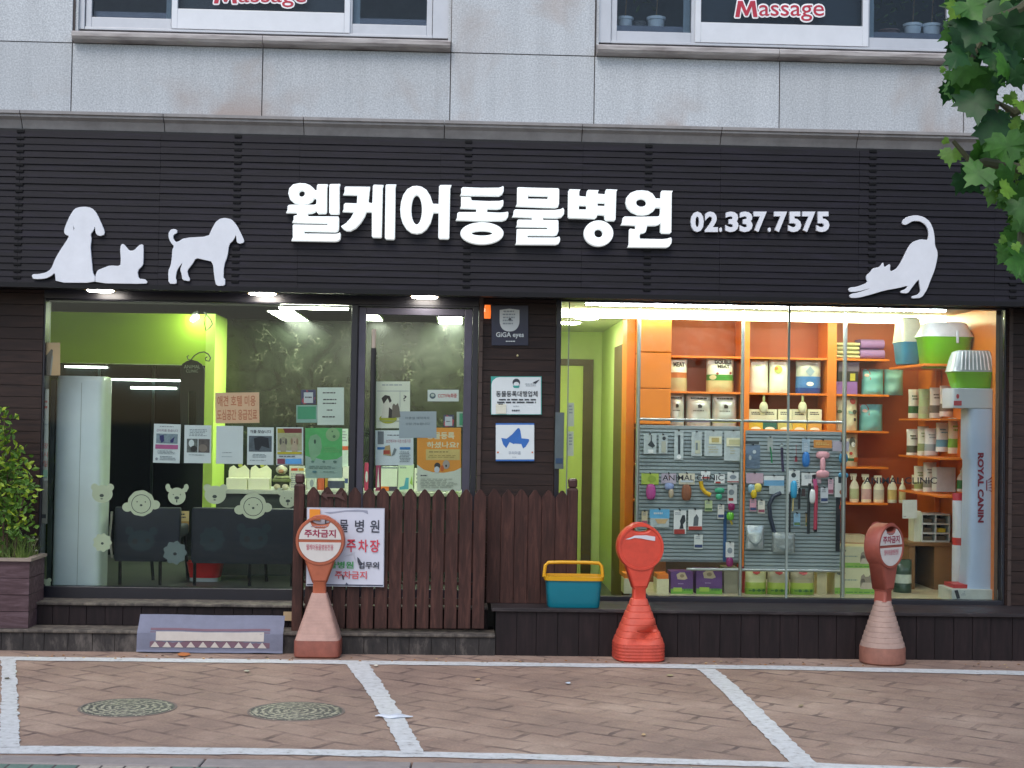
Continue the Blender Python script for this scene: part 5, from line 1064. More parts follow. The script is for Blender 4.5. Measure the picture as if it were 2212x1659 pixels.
shelfbag((1619, 777, 1663, 848), 1, 'plain crumpled white food bag just right of the upright', WB, [], [('l', .3, .15, .7, .2, 1, m_('#8fa86a', .5))])
shelfbag((1664, 775, 1707, 848), 1, 'white food bag with a small yellow green picture', WB, [], [('e', .4, .3, .2, .12, m_('#b8c25a', .5)), ('e', .3, .27, .08, .05, m_('#c9803a', .5))])
shelfbag((1722, 774, 1778, 848), 1, 'food bag with grey white top and glossy blue lower half', m_('#c3c6b8', .3), [(.5, .8, m_('#4f83c0', .2)), (.8, 1.0, m_('#2f55a0', .2))], [('p', [(.5, .2), (.68, .35), (.5, .52), (.32, .35)], m_('#8fa3b0', .4)), ('e', .5, .72, .14, .06, WB)])
for k, (x0, x1, cb) in enumerate(((1444, 1481, '#5a8fb8'), (1483, 1539, '#7a68a0'), (1540, 1595, '#a9b23c'))):
    shelfbag((x0, 848, x1, 926), 2, ('silver pouch with blue foot, half behind the orange column', 'silver pouch with violet foot, middle of three', 'silver pouch with yellow green foot, right of three')[k], SIL2, [(.74, .8, m_(cb, .4))], [('l', .15, .14, .85, .22, 1, BK), ('p', [(.42, .36), (.5, .33), (.6, .38), (.58, .44), (.44, .44)], BK), ('l', .25, .5, .75, .55, 1, BK), ('e', .5, .765, .22, .03, BK)], Y=1.69)
for k, x in enumerate((1618, 1648, 1681, 1712, 1745)):
    Yb = 1.72; z = zsh[2]; a = RC(x, 884, x + 31, 928, Yb); b = MB(); b.box(a[0], Yb, z, a[2] - .004, Yb + .14, a[3], m_('#f0ebc4', .45, var=.03))
    f = lambda u, v, o, a=a, z=z: (a[0] + (a[2] - .004 - a[0]) * u, Yb - o, a[3] + (z - a[3]) * v)
    prints(b, [('r', 0, .55, 1, 1, m_(('#d8b93a', '#2f6a58', '#c9c26a', '#dfb63a', '#d9a54a')[k], .45)), ('l', .15, .12, .85, .3, 2, BK), ('e', .5, .98, .35, .1, WB)], f)
    b.build('treat_box', label=('cream treat box with yellow foot, first in the row under the white bags', 'cream treat box with dark green foot', 'cream treat box with pale olive foot', 'cream treat box with bright yellow foot under right brush', 'cream treat box with amber foot, last in the row')[k], cat='box', group='treat boxes on the second shelf')
for k, x in enumerate((1650, 1734)):
    Yb = 1.68; c = W(x, 850, Yb); e = W(x, 895, Yb); t = thing('hanging_brush', ('small white hanging brush with pale green handle, left of two', 'small white hanging brush with pale green handle, right of two')[k], 'brush', (c.x, Yb, e.z), 'brushes hanging from the upper shelf')
    b = MB(); b.tube([(c.x, Yb, zsh[1] - .018), (c.x, Yb, e.z + .09)], .011, m_('#b9c48a', .4), 8); b.build('handle', t); b = MB(); b.ball((c.x, Yb, e.z + .06), (.038, .02, .052), m_('#dcdcb8', .4), 16); b.build('head', t, smooth=True)
def cbox(name, rect, zi, label, mt, ops=(), Y=1.72, d=.16, cat='box', grp='care'):
    z = zsh[zi] if zi is not None else ZFR; a = RC(*rect, Y); top = z + (a[3] - a[1]); b = MB(); b.box(a[0], Y, z, a[2], Y + d, top, mt)
    prints(b, ops, lambda u, v, o: (a[0] + (a[2] - a[0]) * u, Y - o, top + (z - top) * v)); return b.build(name, label=label, cat=cat, group=PG[grp])
def towels(rect, zi, n, label, mt):
    Y = 1.70; z = zsh[zi]; a = RC(*rect, Y); h = (a[3] - a[1]) / n; t = thing('towel_stack', label, 'towels', ((a[0] + a[2]) / 2, Y, z), 'folded towels on the top shelf')
    for i in range(n):
        b = MB(); zc = z + h * (i + .5); vs = []; pts = [(Y + .05 + (.05) * math.cos(R(90 + 180 * k / 8)), zc + h * .46 * math.sin(R(90 + 180 * k / 8))) for k in range(9)]
        pts = [(Y + .2, zc + h * .46)] + pts + [(Y + .2, zc - h * .46)]; n_ = len(pts)
        for x in (a[0] + .004 * (i % 2), a[2] - .003 * (i % 3)): vs += [(x, p[0], p[1]) for p in pts]
        b.add(vs, [(k, k + 1, n_ + k + 1, n_ + k) for k in range(n_ - 1)] + [tuple(reversed(range(n_))), tuple(range(n_, 2 * n_))], mt); o = b.build('towel', t)
        bm = bmesh.new(); bm.from_mesh(o.data); bmesh.ops.recalc_face_normals(bm, faces=bm.faces); bm.to_mesh(o.data); bm.free()
towels((1807, 736, 1858, 772), 0, 4, 'stack of four folded cream towels on the top shelf', m_('#c2c096', .9, var=.06))
towels((1859, 728, 1912, 772), 0, 2, 'stack of two thick folded purple towels on the top shelf', m_('#8e6ea2', .9, var=.06))
cbox('pack', (1810, 800, 1854, 822), 1, 'black box with yellow label on top of the purple box', m_('#26231c', .4), [('r', .6, .2, .85, .9, m_('#b9b23c', .5))])
bpy.data.objects[-1] if False else None
_o = cbox('pack', (1807, 822, 1852, 849), 1, 'purple box under the black box with yellow label', PUR)
for o in bpy.data.objects:
    if o.name.startswith('pack') and o.get('label', '').startswith('black box'): o.location.z = RC(1807, 822, 1852, 849, 1.72)[3] - RC(1807, 822, 1852, 849, 1.72)[1] + .001
cbox('pack', (1812, 778, 1856, 798), 1, 'dim grey violet folded pack on top of the black box', m_('#6a6070', .7)).location.z = _o.dimensions.z + RC(1810, 800, 1854, 822, 1.72)[3] - RC(1810, 800, 1854, 822, 1.72)[1] + .002
RDT = m_('#a8372c', .4)
TOP = [('p', [(0, .0), (.28, .0), (.33, .15), (.33, .42), (0, .4)], RDT), ('e', .16, .25, .1, .06, m_('#d9b0a0', .5))]
shelfbag((1866, 793, 1914, 849), 1, 'turquoise pet pad pack with red corner, left of two on the second shelf', TEAL, [], TOP, Y=1.72, grp='care', d=.16)
shelfbag((1915, 793, 1957, 849), 1, 'turquoise pet pad pack, right of two on the second shelf', m_('#79aaa4', .35), [], [], Y=1.72, grp='care', d=.16)
shelfbag((1861, 869, 1912, 927), 2, 'turquoise pet pad pack with red corner standing alone on third shelf', TEAL, [], TOP, Y=1.72, grp='care', d=.16)
shelfbag((1806, 853, 1857, 927), 2, 'cream litter sack with round red mark on the third shelf', m_('#d4d0aa', .4), [], [('e', .74, .14, .13, .09, m_('#b5584a', .5)), ('e', .15, .45, .1, .05, m_('#6a7a5a', .5)), ('p', [(.5, .42), (.95, .4), (.85, .52), (.55, .5)], m_('#8fb0a0', .5)), ('e', .8, .45, .1, .06, m_('#5a5a48', .5)), ('r', .76, .63, .86, .72, m_('#33363a', .5))], Y=1.70, grp='care', d=.15)
shelfbag((1826, 934, 1856, 1005), 3, 'narrow cream pack with green and orange foot on the fourth shelf', m_('#cfc8a0', .35), [(.72, .86, m_('#2f6a3a', .4))], [('e', .5, .25, .22, .14, m_('#5b5a40', .5)), ('e', .55, .33, .14, .08, WB), ('e', .4, .6, .12, .05, m_('#b8452c', .5)), ('r', .62, .72, .95, .86, m_('#b8642c', .5))], Y=1.72, grp='care', d=.1)
GB = 'white bottles on the fifth shelf'; BM = m_('#f0edc8', .35, var=.03)
for x, yt, w, pump, bd, lb in ((1845, 1023, 20, True, '#b9c490', 'white spray bottle with pale green label, leftmost on its shelf'), (1871, 1024, 22, True, '#d0a9a0', 'white spray bottle with pale pink label, second on its shelf'), (1898, 1027, 23, True, '#cfcab0', 'white spray bottle with black print, third on its shelf'), (1927, 1027, 20, False, '#d6bb6c', 'white round bottle with narrow neck and golden label'), (1949, 1033, 15, False, '#d8c98a', 'slim cream bottle at the right end of its shelf')):
    bottle(x, yt, 1083, w, 1.74, BM, lb, pump=pump, band=m_(bd, .5), group=GB, z0=zsh[4])
cbox('pack', (1826, 1143, 1868, 1160), 5, 'flat cream box lying on the cabinet top under the bottles', m_('#dcd4a4', .5), [], Y=1.75)
# grey slatted display panels hung on chrome poles
SLM = m_('#98a5a5', .5, var=.06); SLD = m_('#78837f', .6)
TS = TX(2480, 1650, .42195)
def slatwall(label, rect, Y):
    a = RC(*rect, Y); t = thing('slat_panel', label, 'display panel', ((a[0] + a[2]) / 2, Y, a[1]), 'grey slatted display panels')
    b = MB(); b.box(a[0], Y + .012, a[1], a[2], Y + .03, a[3], SLD); z = a[3] - .03
    while z > a[1] + .01: b.box(a[0] + .001, Y, z - .02, a[2] - .001, Y + .012, z, SLM); z -= .0295
    b.build('slats', t); b = MB(); b.box(a[0], Y - .004, a[3] - .026, a[2], Y + .011, a[3] + .002, m_('#8b9696', .4)); b.build('top_rail', t, bevel=.002)
    return t
slatwall('grey slatted panel on the left, behind the red stanchion', (1379, 920, 1598, 1214), .60)
slatwall('grey slatted panel on the right, hung with leashes', (1610, 932, 1816, 1233), .54)
zt_ = RZ1 - .03
for k, x in enumerate((1377, 1602, 1823)):
    xx = W(x, 980, .42).x; b = MB(); b.tube([(xx, .42, ZFR), (xx, .42, zt_)], (.0155, .014, .017)[k], CHROME, 12); b.build('display_pole', smooth=True, label=('chrome pole from floor to ceiling at the left of the display', 'chrome pole between the two slatted panels', 'chrome pole at the right edge of the second slatted panel')[k], cat='pole', group='chrome display poles')
for k, (x0, x1, y, yy) in enumerate(((1377, 1823, 909, .42), (1480, 1823, 1231, .44))):
    p, q = W(x0, y, yy), W(x1, y, yy); zc = W(1602, y, yy).z; b = MB(); b.tube([(p.x + .012, yy, zc), (q.x - .012, yy, zc)], .011, CHROME, 10); b.build('display_rail', smooth=True, label=('upper horizontal chrome rail across the display poles', 'lower horizontal chrome rail under the slatted panels')[k], cat='rail', group='chrome display rails')
# wares hanging on the slatted panels; measured in one enlarged crop
CLR = m_('#b4bfbc', .25, var=.12, sc_=30); HG = 'wares hanging on the slatted panels'
def hang(name, label, cat, parts, Y=None, hook=None):
    xs = [p[1][0] for p in parts if p[0] in 'cb']
    Y = Y or (.565 if (xs and xs[0] < 1060) else .50)
    first = parts[0]; x0, y0, x1, y1 = first[1]
    X, Yy = TS(((x0 + x1) / 2, y1)); c = W(X, Yy, Y); t = thing(name, label, cat, (c.x, Y, c.z), HG)
    hx, hy = TS(((x0 + x1) / 2, y0)); h = W(hx, hy, Y); b = MB(); b.tube([(h.x, Y + .02, h.z + .004), (h.x, Y - .02, h.z + .002)], .006, m_('#23272a', .4), 6); b.build('hook', t)
    for k, p in enumerate(parts):
        Yk = Y - .004 * k
        if p[0] == 'c':            # flat card with print
            x0, y0, x1, y1 = p[1]; a = TS((x0, y0)); e = TS((x1, y1)); b = MB(); b.pbox(a[0], a[1], e[0], e[1], Yk, .003, p[2])
            if len(p) > 3: prints(b, p[3], flat_map(a[0], a[1], e[0], e[1], Yk))
            b.build('card', t)
        elif p[0] == 'b':          # rounded solid
            x0, y0, x1, y1 = p[1]; a = RC(*TS((x0, y0)), *TS((x1, y1)), Yk - .02); b = MB(); b.loft([(a[1] + (a[3] - a[1]) * (.5 - .5 * math.cos(math.pi * i / 8)), max(.001, (a[2] - a[0]) / 2 * math.sin(math.pi * (i * .92 + .32) / 8) ** .6), .018 * max(.05, math.sin(math.pi * (i * .92 + .32) / 8) ** .6)) for i in range(9)], p[2], ((a[0] + a[2]) / 2, Yk - .02), 14); b.build('toy' if cat == 'toy' else 'item', t, smooth=True)
        elif p[0] == 's':          # strap or stick along points
            b = MB(); b.tube([tuple(W(*TS(q), Yk - .015)) for q in p[1]], p[3], p[2], 8); b.build('strap' if cat == 'leash' else 'handle', t, smooth=True)
wc = m_('#e2e5e0', .5, var=.05); dkk = m_('#3a4244', .5)
hang('blister_pack', 'grey clipper pack, first of the top row on the left panel', 'pack', [('c', (130, 140, 248, 325), CLR, [('p', [(.3, .55), (.6, .3), (.9, .6), (.7, .7)], dkk), ('r', .35, .78, .75, .95, wc)]), ('s', [(205, 150), (200, 200), (190, 240)], dkk, .004)])
hang('blister_pack', 'slim scissors pack, second of the top row on the left panel', 'pack', [('c', (270, 145, 352, 320), CLR, [('e', .6, .2, .2, .1, dkk), ('r', .3, .35, .8, .95, m_('#a9ab98', .5))])])
hang('blister_pack', 'tall narrow comb pack, third of the top row on the left panel', 'pack', [('c', (415, 110, 500, 380), CLR, [('r', .4, .15, .65, .8, dkk), ('e', .5, .9, .25, .07, wc)])])
hang('blister_pack', 'pack with a white grip tool, fourth of the top row on the left panel', 'pack', [('c', (575, 120, 672, 345), CLR, [('r', .35, .35, .85, .9, m_('#b9bba0', .5)), ('r', .4, .45, .6, .75, m_('#6f7a7c', .5))])])
hang('brush_pack', 'small slicker brush with cream head on a grey card', 'brush', [('c', (697, 112, 862, 345), CLR, [('l', .2, .6, .8, .9, 3, m_('#a9a88c', .5))]), ('c', (740, 162, 856, 230), m_('#d9d6b0', .5), [('r', .2, .2, .8, .8, m_('#b9a86a', .6))])])
hang('brush_pack', 'larger slicker brush with cream head beside the middle pole', 'brush', [('c', (880, 110, 1050, 390), CLR, [('l', .3, .55, .6, .8, 3, m_('#a9a88c', .5))]), ('c', (902, 176, 1052, 254), m_('#dedbb6', .5), [('r', .15, .2, .85, .8, m_('#bdb98a', .6))])])
hang('blister_pack', 'clear bluish pack with dark glasses shaped top on right panel', 'pack', [('c', (1082, 240, 1215, 460), m_('#6f8296', .3, var=.2, sc_=25), [('e', .3, .55, .1, .1, PW), ('e', .6, .3, .12, .08, PW)]), ('c', (1080, 207, 1205, 234), dkk)])
hang('toothbrush', 'thin green toothbrush on a pale card on right panel', 'brush', [('c', (1285, 170, 1335, 300), m_('#a4aaa4', .5)), ('s', [(1310, 260), (1320, 330), (1326, 410)], m_('#2f8f5a', .5), .006)])
hang('comb', 'dark violet comb hanging beside the window joint', 'comb', [('b', (1402, 238, 1436, 268), PW), ('s', [(1418, 262), (1422, 380), (1430, 490)], m_('#3c3550', .4), .011)])
hang('comb', 'blue handled flea comb with pale card', 'comb', [('c', (1608, 182, 1680, 310), m_('#9fb4c0', .5), [('l', .2, .3, .8, .9, 5, PW)]), ('b', (1608, 305, 1680, 448), m_('#2f76bc', .4))])
hang('whistle', 'tiny red tag on a thin cord on the right panel', 'tag', [('c', (1540, 355, 1564, 398), m_('#a8404a', .5)), ('s', [(1552, 240), (1553, 360)], m_('#a8404a', .5), .002)])
hang('bone_toy', 'pink bone shaped toy under an orange card', 'toy', [('c', (1716, 196, 1886, 270), m_('#c9863c', .5), [('l', .1, .3, .9, .7, 2, m_('#d9b86a', .5))]), ('b', (1735, 300, 1865, 372), m_('#dba0a4', .5)), ('b', (1775, 350, 1825, 500), m_('#dba0a4', .5)), ('b', (1738, 478, 1862, 548), m_('#d59a9e', .5))])
hang('rope_toy', 'blue knotted toy under a lilac card at the panel edge', 'toy', [('c', (1892, 208, 2045, 300), m_('#b0a9b4', .5)), ('b', (1950, 318, 2035, 410), m_('#3f86ac', .6)), ('s', [(1992, 400), (1990, 510)], m_('#7a9aa8', .6), .012), ('b', (1945, 500, 2040, 548), m_('#4f97b8', .6))])
hang('squeaky_toy', 'pink toy under a lime card, left end of the middle row', 'toy', [('c', (108, 508, 270, 610), m_('#a9bf4a', .5, var=.15), [('e', .6, .5, .25, .3, m_('#8fa838', .5))]), ('b', (150, 605, 242, 752), m_('#b0478a', .5))])
hang('squeaky_toy', 'pale blue toy under a lilac card in the middle row', 'toy', [('c', (295, 508, 432, 600), m_('#b4a9b4', .5)), ('b', (322, 595, 412, 660), m_('#8c9cc4', .5)), ('b', (360, 650, 410, 735), m_('#b3a58c', .6))])
hang('squeaky_toy', 'brown toy in a cream topped bag in the middle row', 'toy', [('c', (458, 508, 606, 610), m_('#cfc9b0', .4, var=.15), [('r', .1, .6, .9, .8, PW)]), ('b', (482, 610, 576, 762), m_('#8a5536', .6))])
hang('banana_toy', 'yellow banana shaped toy on a small white card', 'toy', [('c', (665, 488, 750, 560), wc, [('r', .1, .7, .9, .95, RDT)]), ('s', [(662, 580), (672, 640), (705, 685), (752, 708)], m_('#e0b420', .4), .017)])
hang('squeaky_toy', 'green toy on a small white card with red edge', 'toy', [('c', (790, 515, 885, 600), wc, [('r', .1, .8, .6, 1, RDT)]), ('b', (790, 640, 885, 690), m_('#3fa47c', .5)), ('b', (800, 695, 860, 752), m_('#3fa47c', .5))])
hang('card_toy', 'white card with red lower edge beside the middle pole', 'card', [('c', (910, 497, 1015, 595), wc, [('r', 0, .85, 1, .95, RDT), ('e', .5, .45, .3, .2, GRY)])])
hang('ball_toy', 'white long card with a magenta ball and a lime ball below', 'toy', [('c', (912, 612, 1000, 790), wc, [('e', .4, .4, .3, .15, GRY), ('r', .1, .7, .6, .85, RDT)]), ('b', (915, 785, 980, 855), m_('#8f1f5a', .3)), ('b', (902, 868, 972, 945), m_('#6fc23a', .3)), ('s', [(940, 945), (955, 985)], m_('#c9b23a', .5), .008)])
hang('ball_toy', 'white card with a magenta ball at the foot of left panel', 'toy', [('c', (895, 1150, 972, 1290), wc, [('e', .5, .55, .3, .2, GRY)]), ('b', (897, 1290, 965, 1380), m_('#8f2568', .3))])
hang('leash', 'dark blue strap at the right edge of the left slatted panel', 'leash', [('c', (872, 860, 902, 1330), m_('#1f4f7c', .6))], Y=.575)
hang('treat_pack', 'sky blue topped treat pack above the red stanchion', 'pack', [('c', (185, 842, 370, 925), m_('#63b0d8', .5), [('l', .2, .3, .8, .7, 1, PW)]), ('c', (190, 925, 365, 1010), CLR, [('p', [(.25, .1), (.95, .1), (.8, .6), (.4, .6)], m_('#c9ab78', .5))])])
hang('blister_pack', 'white pack with dark clipper and red foot, left of the pair', 'pack', [('c', (410, 852, 525, 1072), wc, [('p', [(.5, .45), (.7, .2), (.9, .2), (.95, .45), (.75, .6), (.8, .78), (.45, .78), (.55, .6)], m_('#23282e', .4)), ('r', .02, .8, .9, 1, RDT), ('l', .1, .08, .6, .2, 2, GRY)])])
hang('blister_pack', 'white pack with grey clipper and red foot, right of the pair', 'pack', [('c', (545, 845, 675, 1035), wc, [('p', [(.4, .4), (.6, .22), (.75, .4), (.7, .8), (.35, .8)], m_('#5a6266', .4)), ('r', .02, .82, .98, 1, RDT)])])
hang('squeaky_toy', 'yellow and white toy under a pink card on right panel', 'toy', [('c', (1085, 505, 1245, 600), m_('#c0a4b0', .5)), ('b', (1100, 610, 1170, 690), m_('#8fb0bc', .5)), ('b', (1160, 600, 1230, 680), m_('#dfce62', .5)), ('b', (1128, 660, 1185, 738), m_('#e0c02a', .4))])
hang('harness_pack', 'grey bag with dark strap under a blue and white header', 'pack', [('c', (1252, 530, 1440, 622), wc, [('r', 0, .45, 1, 1, m_('#6fa6c8', .5))]), ('p' , None) if False else ('c', (1300, 622, 1440, 700), CLR), ('s', [(1410, 690), (1340, 720), (1300, 800), (1310, 920), (1345, 1050), (1380, 1105)], m_('#2a3342', .5), .017)])
hang('brush_pack', 'bright blue brush on a white card just right of window joint', 'brush', [('c', (1482, 480, 1585, 700), wc, [('e', .45, .2, .22, .1, dkk), ('l', .65, .4, .95, .9, 6, GRY)]), ('b', (1498, 575, 1562, 740), m_('#3aa2cc', .4)), ('s', [(1525, 730), (1520, 860)], m_('#c9b878', .6), .006)])
hang('leash', 'thin black leash beside the blue brush', 'leash', [('c', (1486, 690, 1502, 1075), m_('#1c2226', .6))])
hang('leash', 'white fan shaped card with a black leash hanging low', 'leash', [('c', (1602, 502, 1735, 620), wc, [('l', .2, .2, .9, .5, 2, GRY)]), ('b', (1668, 655, 1735, 788), wc), ('s', [(1680, 600), (1670, 800), (1665, 1070)], m_('#1d2326', .6), .011)])
hang('leash', 'pink and red dog leash hanging on the right panel', 'leash', [('c', (1700, 520, 1785, 600), m_('#c9b0b8', .5)), ('s', [(1725, 560), (1735, 640), (1735, 760)], m_('#c85a8a', .5), .016), ('s', [(1740, 620), (1735, 820), (1730, 1040)], m_('#b03a50', .5), .015), ('s', [(1730, 1030), (1733, 1052)], m_('#20242a', .5), .013)])
hang('leash', 'wide black strap at the right edge of the right panel', 'leash', [('c', (1912, 540, 2022, 730), wc, [('r', .3, .0, .7, .3, dkk), ('e', .6, .75, .2, .12, m_('#b07a5a', .5))]), ('c', (1922, 730, 1962, 1235), m_('#1b2228', .6)), ('c', (1955, 805, 1985, 840), RDT)])
hang('leash', 'short dark leashes bunched beside the white fan shaped card', 'leash', [('s', [(1600, 640), (1580, 760), (1582, 840)], m_('#20262a', .6), .009), ('s', [(1625, 640), (1610, 700)], m_('#7a3a34', .6), .009)] if False else [('c', (1570, 650, 1592, 840), m_('#20262a', .6)), ('c', (1605, 650, 1635, 720), m_('#3a2a28', .6))])
def hpouch(crop, label, mt, Y, d=.05):
    a = TS(crop[:2]); e = TS(crop[2:]); pouch('silver_pouch', label, 'pack', (a[0], a[1], e[0], e[1]), Y, d, mt, (), [('p', [(.1, .5), (.3, .7), (.5, .8), (.7, .7), (.9, .5), (.85, .62), (.5, .95), (.2, .7)], m_('#7e8a8a', .3))], group=HG, seed=3)
for k, (x0, y0, x1, y1, hx_, lb) in enumerate(((1120, 745, 1180, 860, '#d9a0b0', 'small pink packet under the yellow toy on right panel'), (1195, 760, 1260, 880, '#e6e2d0', 'small cream packet beside the dark strap on right panel'), (1530, 880, 1590, 1000, '#8fb8d0', 'small pale blue packet low right of the window joint'), (1780, 640, 1850, 780, '#d8dce0', 'small white packet with navy foot right of the pink leash'), (1850, 560, 1900, 700, '#e0b8c4', 'narrow pale pink packet near the right edge of right panel'), (700, 760, 770, 860, '#c9d8a0', 'small pale green packet under the banana toy'), (820, 800, 880, 930, '#e8e4d8', 'small white packet left of the blue strap'), (110, 860, 165, 985, '#d9c9a0', 'small tan packet at left edge of the left panel'), (1640, 880, 1652, 1000, '#c0a060', 'thin tan stick treat beside the low black leash'), (600, 1080, 680, 1210, '#dfe4dc', 'plain white packet low in the middle of left panel'))):
    hang('small_packet', lb, 'packet', [('c', (x0, y0, x1, y1), m_(hx_, .4, var=.08), [('l', .15, .1, .85, .35, 2, GRY), ('r', .05, .7, .95, .92, m_(('#3a4a74', '#a05a6a', '#5a7a4a')[k % 3], .5))])])
hpouch((1085, 995, 1260, 1212), 'crumpled silver pouch low on the left of the right panel', m_('#c0c8c6', .22, .4, var=.12, sc_=25), .44)
hpouch((1330, 1060, 1550, 1245), 'clear crinkled bag with whitish wares low behind window joint', m_('#98a09c', .2, .1, var=.3, sc_=25), .44)
# white vacuum pack stacks, purple boxes, green bags on the display floor
def floorbox(name, rect, label, mt, ops=(), Y=.50, d=.2, z=None, cat='box'):
    a = RC(*rect, Y); z0 = ZFR if z is None else z; top = z0 + (a[3] - a[1]); b = MB(); b.box(a[0], Y, z0, a[2], Y + d, top, mt)
    prints(b, ops, lambda u, v, o: (a[0] + (a[2] - a[0]) * u, Y - o, top + (z0 - top) * v)); b.build(name, label=label, cat=cat, group=PG['low']); return top
for k, (x0, x1, ol) in enumerate(((1348, 1368, 'left'), (1419, 1445, 'right'))):
    z = ZFR
    for j in range(2): z = floorbox('white_block', (x0, 1251, x1, 1267), ('lower' if j == 0 else 'upper') + (' white pack in the small stack left of the red stanchion' if k == 0 else ' white pack in the small stack right of the red stanchion'), m_('#dcd8ae', .5), z=z + .001, Y=.45)
    floorbox('orange_box', (x0 + 1, 1240, x1 - 1, 1250), 'orange box on top of the white packs ' + ('left' if k == 0 else 'right') + ' of the red stanchion', ORNG, z=z + .001, Y=.46)
DGO = [('p', [(.25, .12), (.4, .02), (.62, .02), (.75, .3), (.62, .36), (.3, .34)], m_('#b9a98a', .5)), ('e', .5, .18, .1, .08, m_('#8a7a5c', .5)), ('l', .3, .52, .65, .58, 1, m_('#a894b4', .5)), ('r', 0, .78, 1, 1, m_('#6fa83a', .5)), ('r', .12, .72, .5, .9, m_('#9fc04a', .5)), ('l', .55, .74, .98, .92, 1, m_('#3f7a34', .5))]
floorbox('snack_box', (1449, 1238, 1497, 1285), 'purple box with a pale dog picture and green foot, left of the pair', m_('#5e3a74', .5, var=.06), DGO)
floorbox('snack_box', (1504, 1233, 1560, 1285), 'purple box with a pale dog picture and green foot, right of the pair', m_('#5e3a74', .5, var=.06), DGO)
floorbox('snack_box', (1564, 1228, 1594, 1284), 'plain greyish carton between the purple boxes and the middle pole', m_('#8d8a74', .6), Y=.56)
GR = m_('#b9c06a', .4, var=.06)
for k, (x0, x1) in enumerate(((1612, 1658), (1660, 1708), (1710, 1762))):
    Yb = .50; a = W((x0 + x1) / 2, 1290, Yb); s = (Yb + DIST) / FPX; yb = 1290 - (ZFR - a.z) / s
    pouch('litter_bag', ('green footed bag with red arc, beside the middle pole', 'green footed bag with red arc, under the window joint', 'green footed bag with red arc, right of the three')[k], 'bag', (x0, yb - 52, x1, yb), Yb, .1, m_(('#cfcf96', '#b4ad8c', '#aba27e')[k], .4, var=.05), [(.5, .75, m_('#a3b84a', .4)), (.75, 1.0, m_('#7da63a', .4))], [('p', [(.3, .0), (.7, .0), (.66, .12), (.5, .18), (.34, .12)], m_('#b8453c', .5)), ('l', .1, .8, .9, .88, 1, m_('#3a6a34', .5)), ('e', .35, .82, .07, .06, m_('#3a6a34', .5)), ('e', .6, .82, .07, .06, m_('#3a6a34', .5)), ('e', .82, .82, .07, .06, m_('#3a6a34', .5))], group=PG['low'], seed=x0, taper=.02)
floorbox('red_edge_box', (1602, 1228, 1609, 1284), 'narrow box with red edge left of the green footed bags', m_('#a8342c', .5), Y=.62)
floorbox('snack_box', (1765, 1225, 1786, 1285), 'plain cream carton right of the green footed bags', m_('#c9c096', .5), Y=.60)
CAT = [('p', [(.6, .55), (.63, .3), (.69, .22), (.73, .33), (.8, .32), (.86, .22), (.9, .38), (.88, .55), (.93, .9), (.62, .9)], m_('#8d8270', .5)), ('e', .67, .5, .05, .1, m_('#5f574a', .5)), ('e', .15, .2, .1, .08, m_('#6f746a', .5)), ('l', .2, .42, .55, .52, 1, m_('#7f9488', .5)), ('r', 0, .76, 1, 1, m_('#86b04a', .5)), ('l', 0, .9, .95, .98, 1, m_('#4f8a3c', .5)), ('p', [(.6, .8), (.66, .55), (.86, .55), (.92, .8)], m_('#b9ad98', .5))]
zt2 = floorbox('litter_box', (1803, 1228, 1894, 1284), 'large cat litter box with grey kitten on green, lower of two', m_('#c9c8a0', .45, var=.05), CAT, Y=.62, d=.3)
floorbox('litter_box', (1806, 1180, 1892, 1226), 'large cat litter box with grey kitten on green, upper of two', m_('#c2c09a', .45, var=.05), CAT, Y=.63, d=.3, z=zt2 + .001)
floorbox('teal_box', (1896, 1225, 1912, 1285), 'narrow teal box beside the cat litter boxes', m_('#2f8a72', .45), Y=.7)
# crumpled dark green and white bag by the stanchion
pouch('litter_bag', 'crumpled dark green and white bag beside the small brown table', 'bag', (1936, 1210, 1976, 1286), .72, .16, m_('#33493a', .35, var=.3, sc_=18), [(.45, .7, m_('#b9c4b4', .4, var=.2))], (), group=PG['low'], seed=8)
# small brown table with drawers and packs
Yt = 1.0; a = RC(1962, 1172, 2061, 1290, Yt); t = thing('side_table', 'small brown side table with a dark opening near the white column', 'table', ((a[0] + a[2]) / 2, Yt + .25, ZFR)); BRW = m_('#7a5a34', .5, var=.1)
xo0, xo1 = W(1977, 1230, Yt).x, W(2019, 1230, Yt).x
b = MB(); b.box(a[0], Yt, a[3] - .03, a[2], Yt + .5, a[3], BRW); b.build('tabletop', t, bevel=.003)
b = MB(); b.box(a[0] + .01, Yt + .01, ZFR, xo0, Yt + .49, a[3] - .031, BRW); b.build('side_panel', t); b = MB(); b.box(xo1, Yt + .01, ZFR, a[2] - .01, Yt + .49, a[3] - .031, BRW); b.build('side_panel', t)
b = MB(); b.box(xo0 + .001, Yt + .46, ZFR, xo1 - .001, Yt + .48, a[3] - .031, m_('#2c251c', .6)); b.build('back_panel', t)
ztab = a[3]; a = RC(1992, 1110, 2051, 1172, 1.05); t = thing('drawer_rack', 'white open drawer rack of small packs standing on the brown table', 'rack', ((a[0] + a[2]) / 2, 1.15, ztab)); b = MB(); WR = m_('#c3c8c0', .4)
X0, X1 = a[0], a[2]; H_ = a[3] - ztab
for i in range(4): z = ztab + H_ * i / 3; b.box(X0, 1.05, z if i == 0 else z - .012, X1, 1.27, z + (.012 if i == 0 else 0), WR)
b.build('shelf_board', t)
for i in range(3): 
    x = X0 + (X1 - X0) * i / 2; b = MB(); b.box(x - .005, 1.048, ztab + .0125, x + .005, 1.272, ztab + H_ - .0125, WR); b.build('side_wall', t)
b = MB(); b.box(X0 + .006, 1.262, ztab + .013, X1 - .006, 1.268, ztab + H_ - .013, m_('#4f4a3c', .6)); b.build('back_board', t)
